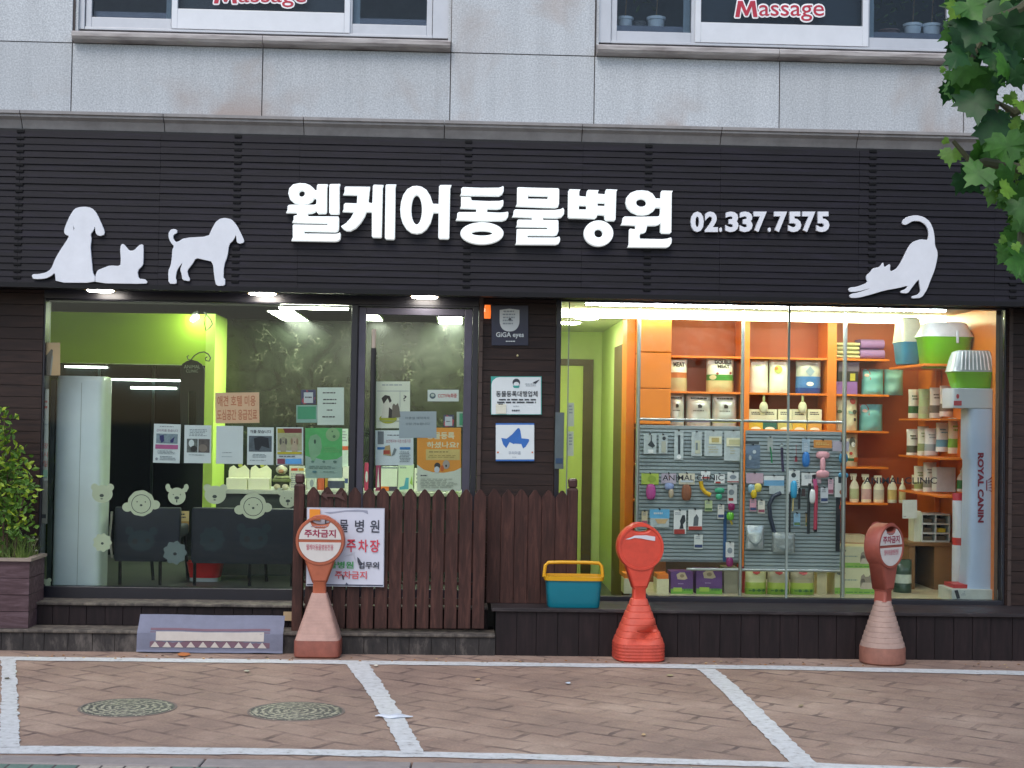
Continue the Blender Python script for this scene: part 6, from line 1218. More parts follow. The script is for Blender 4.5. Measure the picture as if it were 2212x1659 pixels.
for i in range(3):
    for j in range(2):
        if i == 2 and j == 1: pass
        xm = X0 + (X1 - X0) * (j + .5) / 2; z = ztab + H_ * i / 3 + .002 + (.011 if i == 0 else 0); b = MB(); b.box(xm - .035, 1.08, z, xm + .035, 1.2, z + H_ * .14, m_('#d8c02a' if (i, j) == (1, 1) else '#5f5644', .5)); b.build('tray', t)
quadbox('white_stand', 'narrow white stand between the shelves and drawer rack', 'stand', (1974, 1104, 1990, 1171), 1.08, .15, m_('#cdd0b8', .5)).location.z = 0
sheet('price_sign', 'blank square white sign on the edge of the side shelving', 'sign', (1950, 1080, 1981, 1120), 1.0, m_('#c9cec0', .5), [('l', .05, .86, .3, .92, 1, DK)], d=.01)
# side wall shelves with packs facing the room
for k, y in enumerate((905, 985, 1062)):
    z = W(2010, y, 1.3).z; b = MB(); b.box(XrW - .28, .55, z - .014, XrW - .002, 1.64, z, ORNG); b.build('side_shelf', label=('upper', 'middle', 'lower')[k] + ' orange side shelf on the right wall of the display room', cat='shelf', group='orange side shelves')
b = MB(); xx = W(2018, 900, 1.4).x; b.box(xx, 1.36, ZFR, xx + .04, 1.64, zsh[0], ORNG); b.build('shelf_post', label='bright orange upright post on the right side shelving', cat='post')
rq = random.Random(21)
def pale(h, k=.45): return '#' + ''.join('%02x' % int(int(h[i:i + 2], 16) * (1 - k) + 250 * k) for i in (1, 3, 5))
SP = [
 (1966, 846, 1986, 903, '#dcd9bc', '#2f6a34', 'thin white pack with dark green side, far left of the upper side shelf', 1.5), (1988, 845, 2013, 905, '#7fae4a', '#b9c49a', 'green and cream pack on the upper side shelf', 1.35),
 (2012, 842, 2034, 903, '#c9c3ae', '#6a6258', 'cream pack with brown foot on the upper side shelf', 1.2), (2034, 838, 2060, 900, '#d6d6ce', '#74685c', 'white pack behind the front carrier on the upper side shelf', 1.05),
 (1962, 932, 1984, 988, '#d4d2bc', '#5a5a44', 'leaning white pack at the left of the middle side shelf', 1.5), (1986, 926, 2006, 985, '#cfd3b0', '#8fa070', 'slim pale green pack on the middle side shelf', 1.35),
 (2001, 930, 2026, 984, '#dfe4e0', '#9fb0b4', 'white pack with grey foot on the middle side shelf', 1.22), (2026, 918, 2050, 976, '#dde6e8', '#6fa6c0', 'white pack with blue foot on the middle side shelf', 1.08), (2052, 908, 2082, 980, '#d3d8b4', '#7fc24a', 'cream pack with bright green stripe on the middle side shelf', .95),
 (1978, 1012, 1998, 1066, '#cfcca4', '#8f9a5a', 'pale yellow pack at the left of the lower side shelf', 1.4), (1998, 1004, 2022, 1064, '#d4d4c4', '#8b8a7c', 'white pack on the lower side shelf, left of the pale box', 1.25)]
for x0, y0, x1, y1, c0, c1, lb, Yy in SP:
    pouch('side_pack', lb, 'pack', (x0 - 1, y0 - 5, x1 + 4, y1), Yy, .08, m_(pale(c0), .35, var=.06), [(.62, .85, m_(c1, .4))], [('l', .2, .2, .8, .4, 2, m_(c1, .5))], group='packs on the right side shelves', seed=x0, taper=.1)
for k, (x, y0, y1, Yy, h, lb) in enumerate(((1974, 868, 903, 1.62, '#c9d0b0', 'small pale pack behind the thin white pack, upper side shelf'), (2000, 862, 903, 1.58, '#e6e8da', 'white pack tucked behind the green pack, upper side shelf'), (2024, 858, 902, 1.45, '#d8cfae', 'tan pack at the back of the upper side shelf'), (1974, 948, 984, 1.62, '#e8eadf', 'white pack at the back left of the middle side shelf'), (2014, 942, 982, 1.5, '#c0d8a8', 'light green pack at the back of the middle side shelf'), (2040, 938, 980, 1.35, '#eef0ea', 'white pack at the back right of the middle side shelf'), (1972, 1026, 1062, 1.6, '#e6e2c4', 'cream pack at the back left of the lower side shelf'), (2012, 1020, 1062, 1.5, '#dfe4da', 'pale pack at the back of the lower side shelf'))):
    pouch('side_pack', lb, 'pack', (x, y0, x + 20, y1), Yy, .07, m_(h, .35, var=.06), [(.6, .8, m_(('#6a8f4a', '#8a8f94', '#a0603a', '#5a7a94')[k % 4], .4))], [('l', .2, .15, .8, .4, 2, m_('#5a5a50', .5))], group='packs on the right side shelves', seed=x + k, taper=.1)
floorbox('paper_box', (2023, 1016, 2064, 1069), 'pale blue white box on the lower side shelf', m_('#b9c4c4', .5), z=W(2040, 1062, 1.0).z, Y=.95, d=.12)
bottle(2078, 1010, 1062, 22, .8, m_('#d6dad0', .3), 'white bottle with green foot above the red topped sack', band=m_('#2f7a3c', .4), group='packs on the right side shelves')
# litter trays / carriers
def carrier(label, rect, ysplit, Y, d, top, low, ribs=0, p=5):
    a = RC(*rect, Y); zs = W((rect[0] + rect[2]) / 2, ysplit, Y).z; cx, cy, hw, hd = (a[0] + a[2]) / 2, Y + d / 2, (a[2] - a[0]) / 2, d / 2
    t = thing('pet_carrier', label, 'pet carrier', (cx, cy, a[1]), 'pet carriers and litter trays at the right')
    b = MB(); b.loft([(a[1], hw * .72, hd * .72), (a[1] + .02, hw * .8, hd * .8), (zs - .015, hw * .93, hd * .95), (zs, hw, hd)], low, (cx, cy), 40, p); b.build('base', t, smooth=True)
    b = MB(); b.loft([(zs + .001, hw * 1.02, hd * 1.02), (zs + .012, hw * .98, hd * .98), (a[3] - .05, hw * .84, hd * .84), (a[3] - .012, hw * .76, hd * .74), (a[3], hw * .62, hd * .6)], top, (cx, cy), 40, p); b.build('cover', t, smooth=True)
    for k in range(ribs):
        x = cx + hw * .7 * (k / (ribs - 1) * 2 - 1) * .95; b = MB(); b.tube([(x * 1.0, cy - hd * .97, zs + .014), (cx + (x - cx) * .9, cy - hd * .83, a[3] - .05), (cx + (x - cx) * .82, cy - hd * .7, a[3] - .008)], .005, WHT, 6); b.build('rib', t)
    return t, a, zs, cx, cy, hw, hd
LG = m_('#6cb514', .3, var=.04)
carrier('carrier with white cover and blue base high on the side shelving', (1950, 684, 2000, 786), 738, 1.0, .36, m_('#d9dcc8', .3), m_('#3f8db0', .35), p=4)
t, a, zs, cx, cy, hw, hd = carrier('large carrier with white cover and lime base high at the right', (1996, 694, 2112, 795), 727, .55, .34, m_('#c9cdcb', .3), LG, p=4)
b = MB(); b.box(cx + hw * .2, cy - hd * 1.03, zs - .05, cx + hw * .3, cy - hd * .97, zs + .05, PW); b.build('latch', t, bevel=.004)
t, a, zs, cx, cy, hw, hd = carrier('carrier with ribbed greyish cover and lime base on the white display column', (2060, 756, 2163, 839), 803, .18, .26, m_('#a9b4b2', .25), LG, ribs=9)
# high orange side shelf that carries the two hanging carriers
b = MB(); zc = W(2000, 788, .8).z; b.box(W(1956, 700, 1.0).x, .5, zc - .02, XrW - .002, 1.45, zc - .002, ORNG); b.build('side_shelf', label='top orange side shelf under the blue and lime carriers', cat='shelf', group='orange side shelves')
# white display column
a = RC(2058, 839, 2165, 882, .16); cx = (a[0] + a[2]) / 2; t = thing('display_column', 'white display column with dark red vertical lettering and a crown', 'display stand', (cx, .3, ZFR))
b = MB(); b.loft([(a[1], (a[2] - a[0]) / 2, .14), (a[3], (a[2] - a[0]) / 2, .14)], m_('#b4bcc2', .35, var=.03), (cx, .31), 40, 7); b.build('top_box', t, bevel=.004)
b = MB(); prints(b, [('r', .02, .62, .18, .86, m_('#b03040', .5)), ('e', .1, .4, .03, .12, m_('#b03040', .5))], flat_map(2058, 839, 2165, 882, .166)); b.build('top_mark', t)
c0 = RC(2097, 882, 2166, 1268, .17); b = MB(); hw = (c0[2] - c0[0]) / 2; cxx = (c0[0] + c0[2]) / 2; z0, z1 = ZFR + .10, a[1]
b.loft([(z0, hw * 1.12, .12, -.01, 0), (z0 + .25, hw * 1.02, .12), (z0 + .7, hw * .98, .12), (z0 + .98, hw * .98, .12), (z0 + 1.0, hw * 1.06, .122, -.006, 0), (z1, hw * 1.06, .122, -.006, 0)], m_('#b0c2da', .35, var=.05, sc_=2.5), (cxx, .30), 40, 5); b.build('column_body', t, smooth=True)
CRD = m_('#7d1f38', .5); b = MB(); f = flat_map(2112, 978, 2150, 1142, .172)
prints(b, [('tv', 'ROYAL CANIN', .0, .0, .34, .92, CRD, .045)], lambda u, v, o: f(u, v, o))
cr = [(.98, .26), (.98, .28)]
for k in range(5): y = .34 + k * .05; prints(b, [('p', [(.55, .43 + (k - 2) * .03), (.6, .425 + (k - 2) * .035), (.95 - abs(k - 2) * .06, .405 + (k - 2) * .048), (.96 - abs(k - 2) * .06, .425 + (k - 2) * .048)], CRD)], f)
prints(b, [('p', [(.48, .36), (.54, .36), (.54, .50), (.48, .50)], CRD)], f); b.build('column_lettering', t)
b = MB(); q = RC(2056, 1269, 2163, 1295, .14); b.box(q[0], .14, ZFR, q[2], .46, z0, m_('#c0c6be', .4)); b.build('plinth', t, bevel=.004)
b = MB(); prints(b, [('p', [(.05, .25), (.12, .2), (.17, .9), (.1, .95)], DK), ('l', .18, .3, .3, .7, 3, GRY)], flat_map(2056, 1269, 2163, 1295, .139)); b.build('plinth_print', t)
b = MB(); q = RC(2060, 1259, 2120, 1268, .2); b.box(q[0], .2, z0 + .001, q[2] - .1, .42, z0 + .03, m_('#b02a2c', .4)); b.build('red_base', t)
# tall red and white sack beside the column
pouch('food_sack', 'tall white sack with a red top beside the display column', 'sack', (2062, 1066, 2100, 1259), .42, .12, m_('#c5c8cc', .35, var=.06), [(0, .08, m_('#b02430', .4)), (.48, .58, m_('#b83a34', .4))], [('p', [(.55, .05), (1, .05), (.95, .55), (.7, .55)], m_('#a82434', .4)), ('p', [(.3, .85), (.45, .8), (.55, .95), (.35, .97)], m_('#3a4a94', .4))], group='packs on the right side shelves', seed=5)
# =================================================================== STREET FURNITURE
def local(mb, name, t, **kw):
    o = mb.build(name, None, **kw); o.parent = t; return o
def stanchion(label, x, yb, H, wbase, headr, c_head, c_body, c_base, yaw, kind, depth=.09):
    g0 = G(x, yb); t = thing('parking_stanchion', label, 'stanchion', (g0.x, g0.y + wbase, 0), 'plastic no parking stanchions'); t.rotation_euler = (0, 0, yaw)
    w = wbase; hb = .112; zc = H - headr; p = {'square': 7, 'mid': 3.5, 'round': 2.0}[kind]
    hm, bm_, sm = m_(c_head, .45, var=.14, sc_=13), m_(c_body, .55, var=.16, bump=.2, sc_=11), m_(c_base, .55, var=.2, bump=.2, sc_=17)
    b = MB(); ribs = [(z, w * (1.0 if i % 2 else .988), w * (1.0 if i % 2 else .988)) for i, z in enumerate([hb * k / 10 for k in range(11)])] if kind == 'mid' else [(0.012, w, w), (hb, w, w)]
    b.loft([(0, w * .93, w * .93)] + [r_ for r_ in ribs if r_[0] > .01] + [(hb + .008, w * .985, w * .985)], sm, (0, 0), 40, p); local(b, 'base', t, smooth=kind != 'mid')
    b = MB(); zt = H * .44; secs = []; n = {'square': 15, 'mid': 7, 'round': 9}[kind]; wn = .052
    for i in range(n):
        f0, f1 = i / n, (i + 1) / n; dent = 0
        a0 = w * .97 + (wn - w * .97) * f0; a1 = w * .97 + (wn - w * .97) * f1
        st = .006 if kind != 'square' else .0012
        secs += [(hb + .009 + (zt - hb) * f0, a0, a0), (hb + .009 + (zt - hb) * (f0 * .66 + f1 * .34), a0 * .66 + a1 * .34 + st * .2, a0 * .66 + a1 * .34 + st * .2), (hb + .009 + (zt - hb) * (f0 * .33 + f1 * .67), a0 * .33 + a1 * .67 + st * .5, a0 * .33 + a1 * .67 + st * .5), (hb + .009 + (zt - hb) * (f1 - .12 / n), a1 + st * .8, a1 + st * .8), (hb + .009 + (zt - hb) * (f1 - .05 / n), a1 - st * .4, a1 - st * .4)]
    b.loft(secs, bm_, (0, 0), 40, p)
    if kind == 'mid':
        for i, v in enumerate(b.v):
            dx, dz = v[0] - .045, v[2] - .19; q = math.exp(-(dx * dx / .0075 + (dz - dx * .5) ** 2 / .0016))
            if v[1] < 0: b.v[i] = (v[0], v[1] + q * .085, v[2] - q * .015)
    local(b, 'pedestal', t, smooth=kind == 'mid')
    b = MB(); zn = zt + .075; b.loft([(zt, wn * 1.02, depth * .42), (zt + .006, wn * .9, depth * .42), (zn, wn * .86, depth * .42), (zn + .006, wn * .98, depth * .46), (zn + .012, wn * .98, depth * .46)], hm, (0, 0), 28, 5); local(b, 'neck', t, smooth=True)
    pts = []
    for i in range(45):
        a = R(-52 + 284 * i / 44); pts.append((headr * math.cos(a), zc + headr * math.sin(a)))
    pts += [(-wn * 1.0, zn + .01), (wn * 1.0, zn + .01)]
    o = curve_shape('head', [pts, ell(0, zc + headr * .80, headr * .36, headr * .15, 24)], -depth / 2, depth, hm, bevel=.014); o.parent = t
    b = MB(); N = 48; vs = []
    for i in range(N):
        a = 2 * math.pi * i / N
        for r_, y in ((headr * .99, -depth / 2 + .003), (headr * .97, -depth / 2 - .008), (headr * .885, -depth / 2 - .008), (headr * .87, -depth / 2 + .002)): vs.append((r_ * math.cos(a), y, zc + r_ * math.sin(a)))
    b.add(vs, [(4 * i + j, 4 * i + j + 1, 4 * ((i + 1) % N) + j + 1, 4 * ((i + 1) % N) + j) for i in range(N) for j in range(3)], hm); local(b, 'head_rim', t, smooth=True)
    return t, zc, headr, depth
PWH = m_('#c5c1bc', .45, var=.06); MAG = m_('#8c1f42', .5); MAG2 = m_('#b5626e', .6)
def plates(t, zc, r_, depth, faded=False):
    y = -depth / 2 - .004; q = r_ * .86
    up = [(q * math.cos(a), zc + q * math.sin(a)) for a in [R(4 + 172 * i / 30) for i in range(31)]]
    up = [(x, z) for x, z in up if z < zc + q * .80 or abs(x) > q * .42]
    up = [u for u in up if u[0] > 0] + [(q * .38, zc + q * .68), (q * .2, zc + q * .58), (-q * .2, zc + q * .58), (-q * .38, zc + q * .68)] + [u for u in up if u[0] <= 0]
    lo = [(q * math.cos(a), zc + q * math.sin(a)) for a in [R(184 + 172 * i / 30) for i in range(31)]]
    b = MB(); b.prism(up, y, y + .006, PWH); local(b, 'upper_plate', t); b = MB(); b.prism(lo, y, y + .006, PWH); local(b, 'lower_plate', t)
    b = MB(); f = lambda u, v, o: ((u * 2 - 1) * q, y - o, zc + (1 - 2 * v) * q)
    prints(b, [('t', '주차금지', .13, .23, .87, .42, MAG, .03), ('l', .27, .15, .73, .19, 1, m_('#8d7f86', .6)), ('t', '웰케어동물병원전용', .18, .58, .82, .72, MAG2, .01)], f); local(b, 'lettering', t)
t, zc, hr, dp = stanchion('faded orange square stanchion with round white sign, in front of the picket fence', 683, 1423, .975, .161, .172, '#a2573c', '#a88679', '#84493a', 0.0, 'square'); plates(t, zc, hr, dp)
t, zc, hr, dp = stanchion('bright red stanchion with a blank round head and torn white label', 1385, 1432, .955, .178, .166, '#c44330', '#c4503c', '#b84432', R(3), 'mid', .11)
b = MB(); f = lambda u, v, o: ((u * 2 - 1) * hr, -dp / 2 - .0025 - o, zc + (1 - 2 * v) * hr)
b = MB(); prints(b, [('p', [(.16, .33), (.28, .29), (.36, .25), (.6, .24), (.8, .27), (.8, .36), (.66, .34), (.5, .31), (.36, .30), (.24, .33)], m_('#c9c6cc', .7))], f); local(b, 'torn_label', t)
N_ = 48; b = MB(); vs = []
for i in range(N_):
    a = 2 * math.pi * i / N_
    for r_, y in ((hr * .8, -dp / 2 - .0001), (hr * .785, -dp / 2 - .004), (hr * .76, -dp / 2 - .004), (hr * .745, -dp / 2 - .0001)): vs.append((r_ * math.cos(a), y, zc - .012 + r_ * math.sin(a)))
t, zc, hr, dp = stanchion('faded round stanchion turned sideways with white sign, far right', 1920, 1440, .985, .160, .160, '#8f4a3c', '#a1887c', '#8a5c4d', R(40), 'round', .12); plates(t, zc, hr, dp)

# picket fence
FY = -.42; t = thing('picket_fence', 'dark brown picket fence on the step in front of the glass door', 'fence', (W(850, 1300, FY).x, FY, ZS))
rr = random.Random(4)
def picket(x0, x1, yt, zb, y, name='picket'):
    a, c = W(x0, 1200, y).x, W(x1, 1200, y).x; zt = W((x0 + x1) / 2, yt, y).z; zsd = zt - (c - a) * .5; n = (c - a)
    pts = [(a, zb), (c, zb), (c, zsd - .01), (c - n * .08, zsd + .004), ((a + c) / 2 + n * .12, zt - .004), ((a + c) / 2, zt), ((a + c) / 2 - n * .12, zt - .004), (a + n * .08, zsd + .004), (a, zsd - .01)]
    b = MB(); b.prism(pts, y, y + .02, FENCE); b.build(name, t, bevel=.0015, seg=1)
for k in range(13):
    xc = 548.6 + (362 + 86.6 * k) * .3472; yt = 1052 + k * .5 + rr.uniform(-1, 1); picket(xc - 13.2 + rr.uniform(-.5, .5), xc + 13.2 + rr.uniform(-.5, .5), yt, W(xc, 1358, FY).z, FY + rr.uniform(0, .003))
xr0, xr1 = W(1052, 1200, FY + .03).x, W(1224, 1200, FY).x
for k in range(6):
    xc = 1066 + 29.3 * k; picket(xc - 14.2, xc + 14.2, 1056 + k * .8 + rr.uniform(-1, 1), LEDGE + .001, -.235 + rr.uniform(0, .003))
for y0, y1 in ((1100, 1122), (1150, 1235)):
    a = RC(656, y0, 1045, y1, FY + .022); b = MB(); b.box(a[0], FY + .0245, a[1], a[2], FY + .05, a[3], FENCE); b.build('rail', t)
for y0, y1 in ((1256, 1262), (1292, 1306),):
    a = RC(656, y0, 1045, y1, FY + .022); b = MB(); b.box(a[0], FY + .0245, a[1], a[2], FY + .05, a[3], FENCE); b.build('rail', t)
a = RC(1052, 1090, 1224, 1290, -.21); b = MB(); b.box(a[0], -.211, a[1], a[2], -.195, a[3], FENCE); b.build('rail', t)
for x0, x1, yt, zb, FY in ((632, 655, 1024, ZS, -.42), (1224, 1247, 1034, LEDGE + .001, -.235)):
    a, c = W(x0, 1200, FY - .01).x, W(x1, 1200, FY - .01).x; m2 = (a + c) / 2; hw = (c - a) / 2; zt = W((x0 + x1) / 2, yt, FY).z
    b = MB(); cc = (m2, FY + hw - .01); b.loft([(zb, hw, hw), (zt - .085, hw, hw), (zt - .07, hw * .8, hw * .8)], FENCE, cc, 32, 10); b.build('post', t)
    b = MB(); b.loft([(zt - .072, hw * .62, hw * .62), (zt - .066, hw * .62, hw * .62), (zt - .058, hw * .85, hw * .85), (zt - .015, hw * .88, hw * .88), (zt - .002, hw * .7, hw * .7), (zt, hw * .5, hw * .5)], m_('#3b1d1a', .45, var=.2), cc, 24, 4); b.build('post_cap', t)
FY = -.42
# fallen small arrow shaped bracket on the fence
b = MB(); b.prism([(W(x, y, FY - .012).x, W(x, y, FY - .012).z) for x, y in ((694, 1069), (706, 1062), (704, 1067), (730, 1068), (742, 1058), (738, 1069), (746, 1082), (728, 1074), (706, 1073), (708, 1081))], FY - .012, FY - .002, m_('#4a2f2a', .6)); b.build('arrow_bracket', t)
# parking board hung on the fence
BWH = m_('#c3c6d2', .45, var=.03); BK2 = m_('#3a3d4a', .6); RD2 = m_('#c03a4c', .6); GN2 = m_('#4a9a5c', .6)
def ppoly(n, cx, cy, r1, r2): return [(cx + r1 * math.cos(2 * math.pi * i / n), cy + r2 * math.sin(2 * math.pi * i / n)) for i in range(n)]
sheet('parking_board', 'white Korean parking notice board hung on the picket fence', 'sign', (662, 1097, 830, 1267), FY - .028, m_('#a9adb8', .5), [('r', .008, .012, .99, .985, BWH), ('r', .01, .972, .99, .988, m_('#3a3f52', .6)), ('p', [(.22, .06), (.35, .05), (.5, .03), (.66, .02), (.78, .03), (.79, .08), (.72, .05), (.5, .05), (.3, .08)], m_('#8f93a2', .6)),
    ('p', [(.48, .62), (.58, .58), (.62, .56), (.64, .7), (.6, .6)], m_('#b2b5c0', .6)),
    ('t', '동', .22, .15, .335, .31, BK2, .015), ('t', '물', .42, .15, .535, .31, BK2, .015), ('t', '병', .62, .15, .735, .31, BK2, .015), ('t', '원', .815, .15, .935, .31, BK2, .015),
    ('t', '전', .22, .4, .34, .56, RD2, .02), ('t', '용', .375, .4, .48, .56, RD2, .02), ('t', '주', .515, .4, .635, .56, RD2, .02), ('t', '차', .665, .4, .79, .56, RD2, .02), ('t', '장', .815, .4, .94, .56, RD2, .02),
    ('t', '동물병원', .17, .68, .61, .77, GN2, .03), ('t', '업무외', .67, .68, .935, .77, BK2, .03), ('t', '주차금지', .37, .8, .78, .9, m_('#c4545c', .6), .02),
    ('p', [(.655, .62), (.68, .64), (.72, .71), (.68, .72), (.66, .68)], BK2), ('p', [(.46, .85), (.48, .85), (.49, .91), (.47, .91)], m_('#4a3f4a', .6)), ('p', [(.5, .985), (.52, .945), (.56, .985)], m_('#3a3f52', .6)),
    ('r', .035, .02, .175, .16, m_('#dc8a24', .5, var=.05))], d=.012, skew=-.012)
# turquoise basket
a = RC(1180, 1254, 1301, 1315, -.48); cx = (a[0] + a[2]) / 2; zb = LEDGE + .001; hz = a[3] - a[1]; hw = (a[2] - a[0]) / 2
t = thing('plastic_basket', 'turquoise plastic basket with yellow rim and handle on the ledge', 'basket', (cx, -.22, zb)); cyb = -.48 + .105
TQ = m_('#0a7080', .4, var=.04); YL = m_('#cf9a18', .4, var=.04)
b = MB(); b.loft([(zb, hw * .90, .085), (zb + .01, hw * .93, .09), (zb + hz, hw, .105), (zb + hz, hw * .96, .1), (zb + .02, hw * .88, .08)], TQ, (cx, cyb), 40, 7); b.build('tub', t, smooth=True)
b = MB(); b.loft([(zb + hz - .006, hw * 1.06, .115), (zb + hz + .022, hw * 1.08, .119), (zb + hz + .024, hw * 1.0, .107), (zb + hz - .005, hw * .99, .106)], YL, (cx, cyb), 40, 7); b.build('rim', t, smooth=True)
zr = W(1242, 1216, -.42).z; hwr = hw * 1.06
arc = [(cx - hwr, cyb, zb + hz + .01), (cx - hwr * .985, cyb, zr - .07), (cx - hwr * .96, cyb, zr - .025), (cx - hwr * .86, cyb, zr - .003), (cx - hwr * .4, cyb, zr), (cx + hwr * .4, cyb, zr), (cx + hwr * .86, cyb, zr - .003), (cx + hwr * .96, cyb, zr - .025), (cx + hwr * .985, cyb, zr - .07), (cx + hwr, cyb, zb + hz + .01)]
b = MB(); b.tube(arc, .0125, YL, 10); b.build('handle', t, smooth=True)

# door mat draped over the lower step
X0, X1 = W(297, 1370, -.52).x, W(612, 1370, -.52).x
prof_ = [(-.44, ZS + .105), (-.452, ZS + .085), (-.468, ZS + .062), (-.485, ZS + .04), (-.505, ZS + .018), (-.522, ZS + .002), (-.532, ZS - .01), (-.535, ZS - .05), (-.537, .02), (-.545, .006)]
cum = [0]
for p, q in zip(prof_, prof_[1:]): cum.append(cum[-1] + math.dist(p, q))
def matf(u, v, o):
    d = v * cum[-1]; k = 0
    while k < len(cum) - 2 and cum[k + 1] < d: k += 1
    s = (d - cum[k]) / (cum[k + 1] - cum[k]); y = prof_[k][0] + (prof_[k + 1][0] - prof_[k][0]) * s; z = prof_[k][1] + (prof_[k + 1][1] - prof_[k][1]) * s
    dy, dz = prof_[k + 1][0] - prof_[k][0], prof_[k + 1][1] - prof_[k][1]; L = math.hypot(dy, dz); ny, nz = dz / L, -dy / L
    wv = .004 * math.sin(u * 9) + .003 * math.sin(u * 23 + 1) * v
    return (X0 + (X1 - X0) * u, y + ny * (o + wv), z + nz * (o + wv))
MAT = m_('#6f7283', .9, var=.08, sc_=14, bump=.3); MW = m_('#b9b2aa', .9, var=.06, sc_=20); MM = m_('#6e5560', .9, var=.08)
b = MB(); NU, NV = 40, 40
grid = [[matf(i / NU, j / NV, .004) for i in range(NU + 1)] for j in range(NV + 1)]; gb = [[matf(i / NU, j / NV, 0) for i in range(NU + 1)] for j in range(NV + 1)]
vs = [p for r_ in grid for p in r_]; b.add(vs, [(j * (NU + 1) + i, (j + 1) * (NU + 1) + i, (j + 1) * (NU + 1) + i + 1, j * (NU + 1) + i + 1) for j in range(NV) for i in range(NU)], MAT)
vs = [p for r_ in gb for p in r_]; b.add(vs, [(j * (NU + 1) + i, j * (NU + 1) + i + 1, (j + 1) * (NU + 1) + i + 1, (j + 1) * (NU + 1) + i) for j in range(NV) for i in range(NU)], MAT)
vf = lambda z: (cum[6] + (ZS - .01 - z)) / cum[-1]
va, vb_, vc_, ve = vf(ZS - .005), vf(ZS - .062), vf(ZS - .066), vf(ZS - .108)
def matq(u0, v0, u1, v1, mt, o, n=18):
    P = []; 
    for i in range(n + 1): u = u0 + (u1 - u0) * i / n; P += [matf(u, v1, o), matf(u, v0, o)]
    b.add(P, [(2 * i, 2 * i + 2, 2 * i + 3, 2 * i + 1) for i in range(n)], mt)
matq(.09, (cum[5] - .02) / cum[-1], .91, (cum[5] + .0) / cum[-1], MM, .0065); 
matq(.09, va, .91, ve, MM, .0065); matq(.13, va, .87, vb_, MW, .0085)
for k in range(10):
    u = .095 + k * .0815; b.add([matf(u, ve, .009), matf(u + .062, ve, .009), matf(u + .031, vc_ + .006, .009)], [(0, 1, 2)], MW)
o = b.build('door_mat', label='grey violet door mat with white band and triangles draped over the step', cat='mat')

# planter with shrub and grass
a = RC(-75, 1212, 62, 1355, -.47); PY = -.47
t = thing('wooden_planter', 'weathered purple brown wooden planter on the step at the far left', 'planter', ((a[0] + a[2]) / 2, -.28, ZS))
zb, ztp = ZS + .001, a[3]; rr = random.Random(3); b = MB(); nb = 4; hh = (ztp - zb) / nb
for i in range(nb):
    b.box(a[0], PY + rr.uniform(0, .004), zb + i * hh + .001, a[2], PY + .02, zb + (i + 1) * hh - .003, PLANTM); b.box(a[2] - .0, PY + .02, zb + i * hh + .001, a[2] - .02, -.09, zb + (i + 1) * hh - .003, PLANTM)
b.build('board_side', t); b = MB(); b.box(a[0], -.11, zb, a[2] - .021, -.09, ztp, PLANTM); b.box(a[0], PY + .021, zb, a[0] + .02, -.111, ztp, PLANTM); b.build('board_back', t)
b = MB(); b.box(a[0] - .01, PY - .015, ztp + .001, a[2] + .015, PY + .035, ztp + .022, m_('#8a7d72', .7, var=.15)); b.build('rim_board', t); b = MB(); b.box(a[2] - .035, PY + .036, ztp + .001, a[2] + .015, -.075, ztp + .022, m_('#8a7d72', .7, var=.15)); b.build('rim_board', t)
b = MB(); b.box(a[0] + .021, PY + .021, ztp - .05, a[2] - .021, -.111, ztp - .03, m_('#33271f', .95)); b.build('soil', t)
pl = t
SH = thing('leafy_shrub', 'bushy shrub with yellow green tips growing in the wooden planter', 'shrub', (W(20, 1200, -.3).x, -.3, ztp - .03))
L1 = mat_leaf('shrub_leaf_young', '#86a52f', '#a6bb3a', 6); L2 = mat_leaf('shrub_leaf_old', '#4a7029', '#67903a', 6); STM = m_('#4a3a2c', .8)
rq = random.Random(12); b = MB(); b2 = MB()
stems = []
for (bx, tx, ty) in ((-40, -50, 880), (-10, -20, 900), (15, 8, 868), (25, 40, 960), (30, 66, 1010), (-25, -45, 960), (5, 20, 980)):
    yb_ = -.3 + rq.uniform(-.08, .08); p0 = W(bx, 1215, yb_); p1 = W(tx, ty + 15, yb_ + rq.uniform(-.1, .1)); mid_ = p0.lerp(p1, .5) + Vector((rq.uniform(-.04, .04), 0, 0)); stems.append((p0, mid_, p1)); b2.tube([p0, mid_, p1], [.009, .007, .003], STM, 6)
b2.build('stem', SH)
def leaf6(mb, p, d, L, wd_, mt, rq):
    d = d.normalized(); s = d.cross(Vector((rq.uniform(-1, 1), rq.uniform(-1, 1), rq.uniform(-1, 1)))).normalized(); nrm = d.cross(s) * (L * .12)
    mb.add([p, p + d * L * .3 + s * wd_ * .8 + nrm, p + d * L * .65 + s * wd_ * .75 + nrm, p + d * L, p + d * L * .65 - s * wd_ * .75 + nrm, p + d * L * .3 - s * wd_ * .8 + nrm, p + d * L * .5], [(0, 1, 6), (1, 2, 6), (2, 3, 6), (3, 4, 6), (4, 5, 6), (5, 0, 6)], mt)
for s0, s1, s2 in stems:
    for k in range(150):
        f0 = rq.uniform(.22, 1.0); p = (s0.lerp(s1, f0 * 2) if f0 < .5 else s1.lerp(s2, f0 * 2 - 1)); sp = .10 * (1.1 - f0 * .75)
        p = p + Vector((rq.gauss(0, sp), rq.gauss(0, sp * .9), rq.gauss(0, .035))); 
        if p.x > W(80, 1000, p.y).x: continue
        leaf6(b, p, Vector((rq.uniform(-1, 1), rq.uniform(-1, .6), rq.uniform(-.2, 1))), rq.uniform(.04, .065), rq.uniform(.013, .019), L1 if rq.random() < (.08 + .4 * f0 ** 2) else L2, rq)
b.build('foliage', SH)
b = MB(); GRS = mat_leaf('grass_blade', '#4f6a2a', '#7f9246', 8)
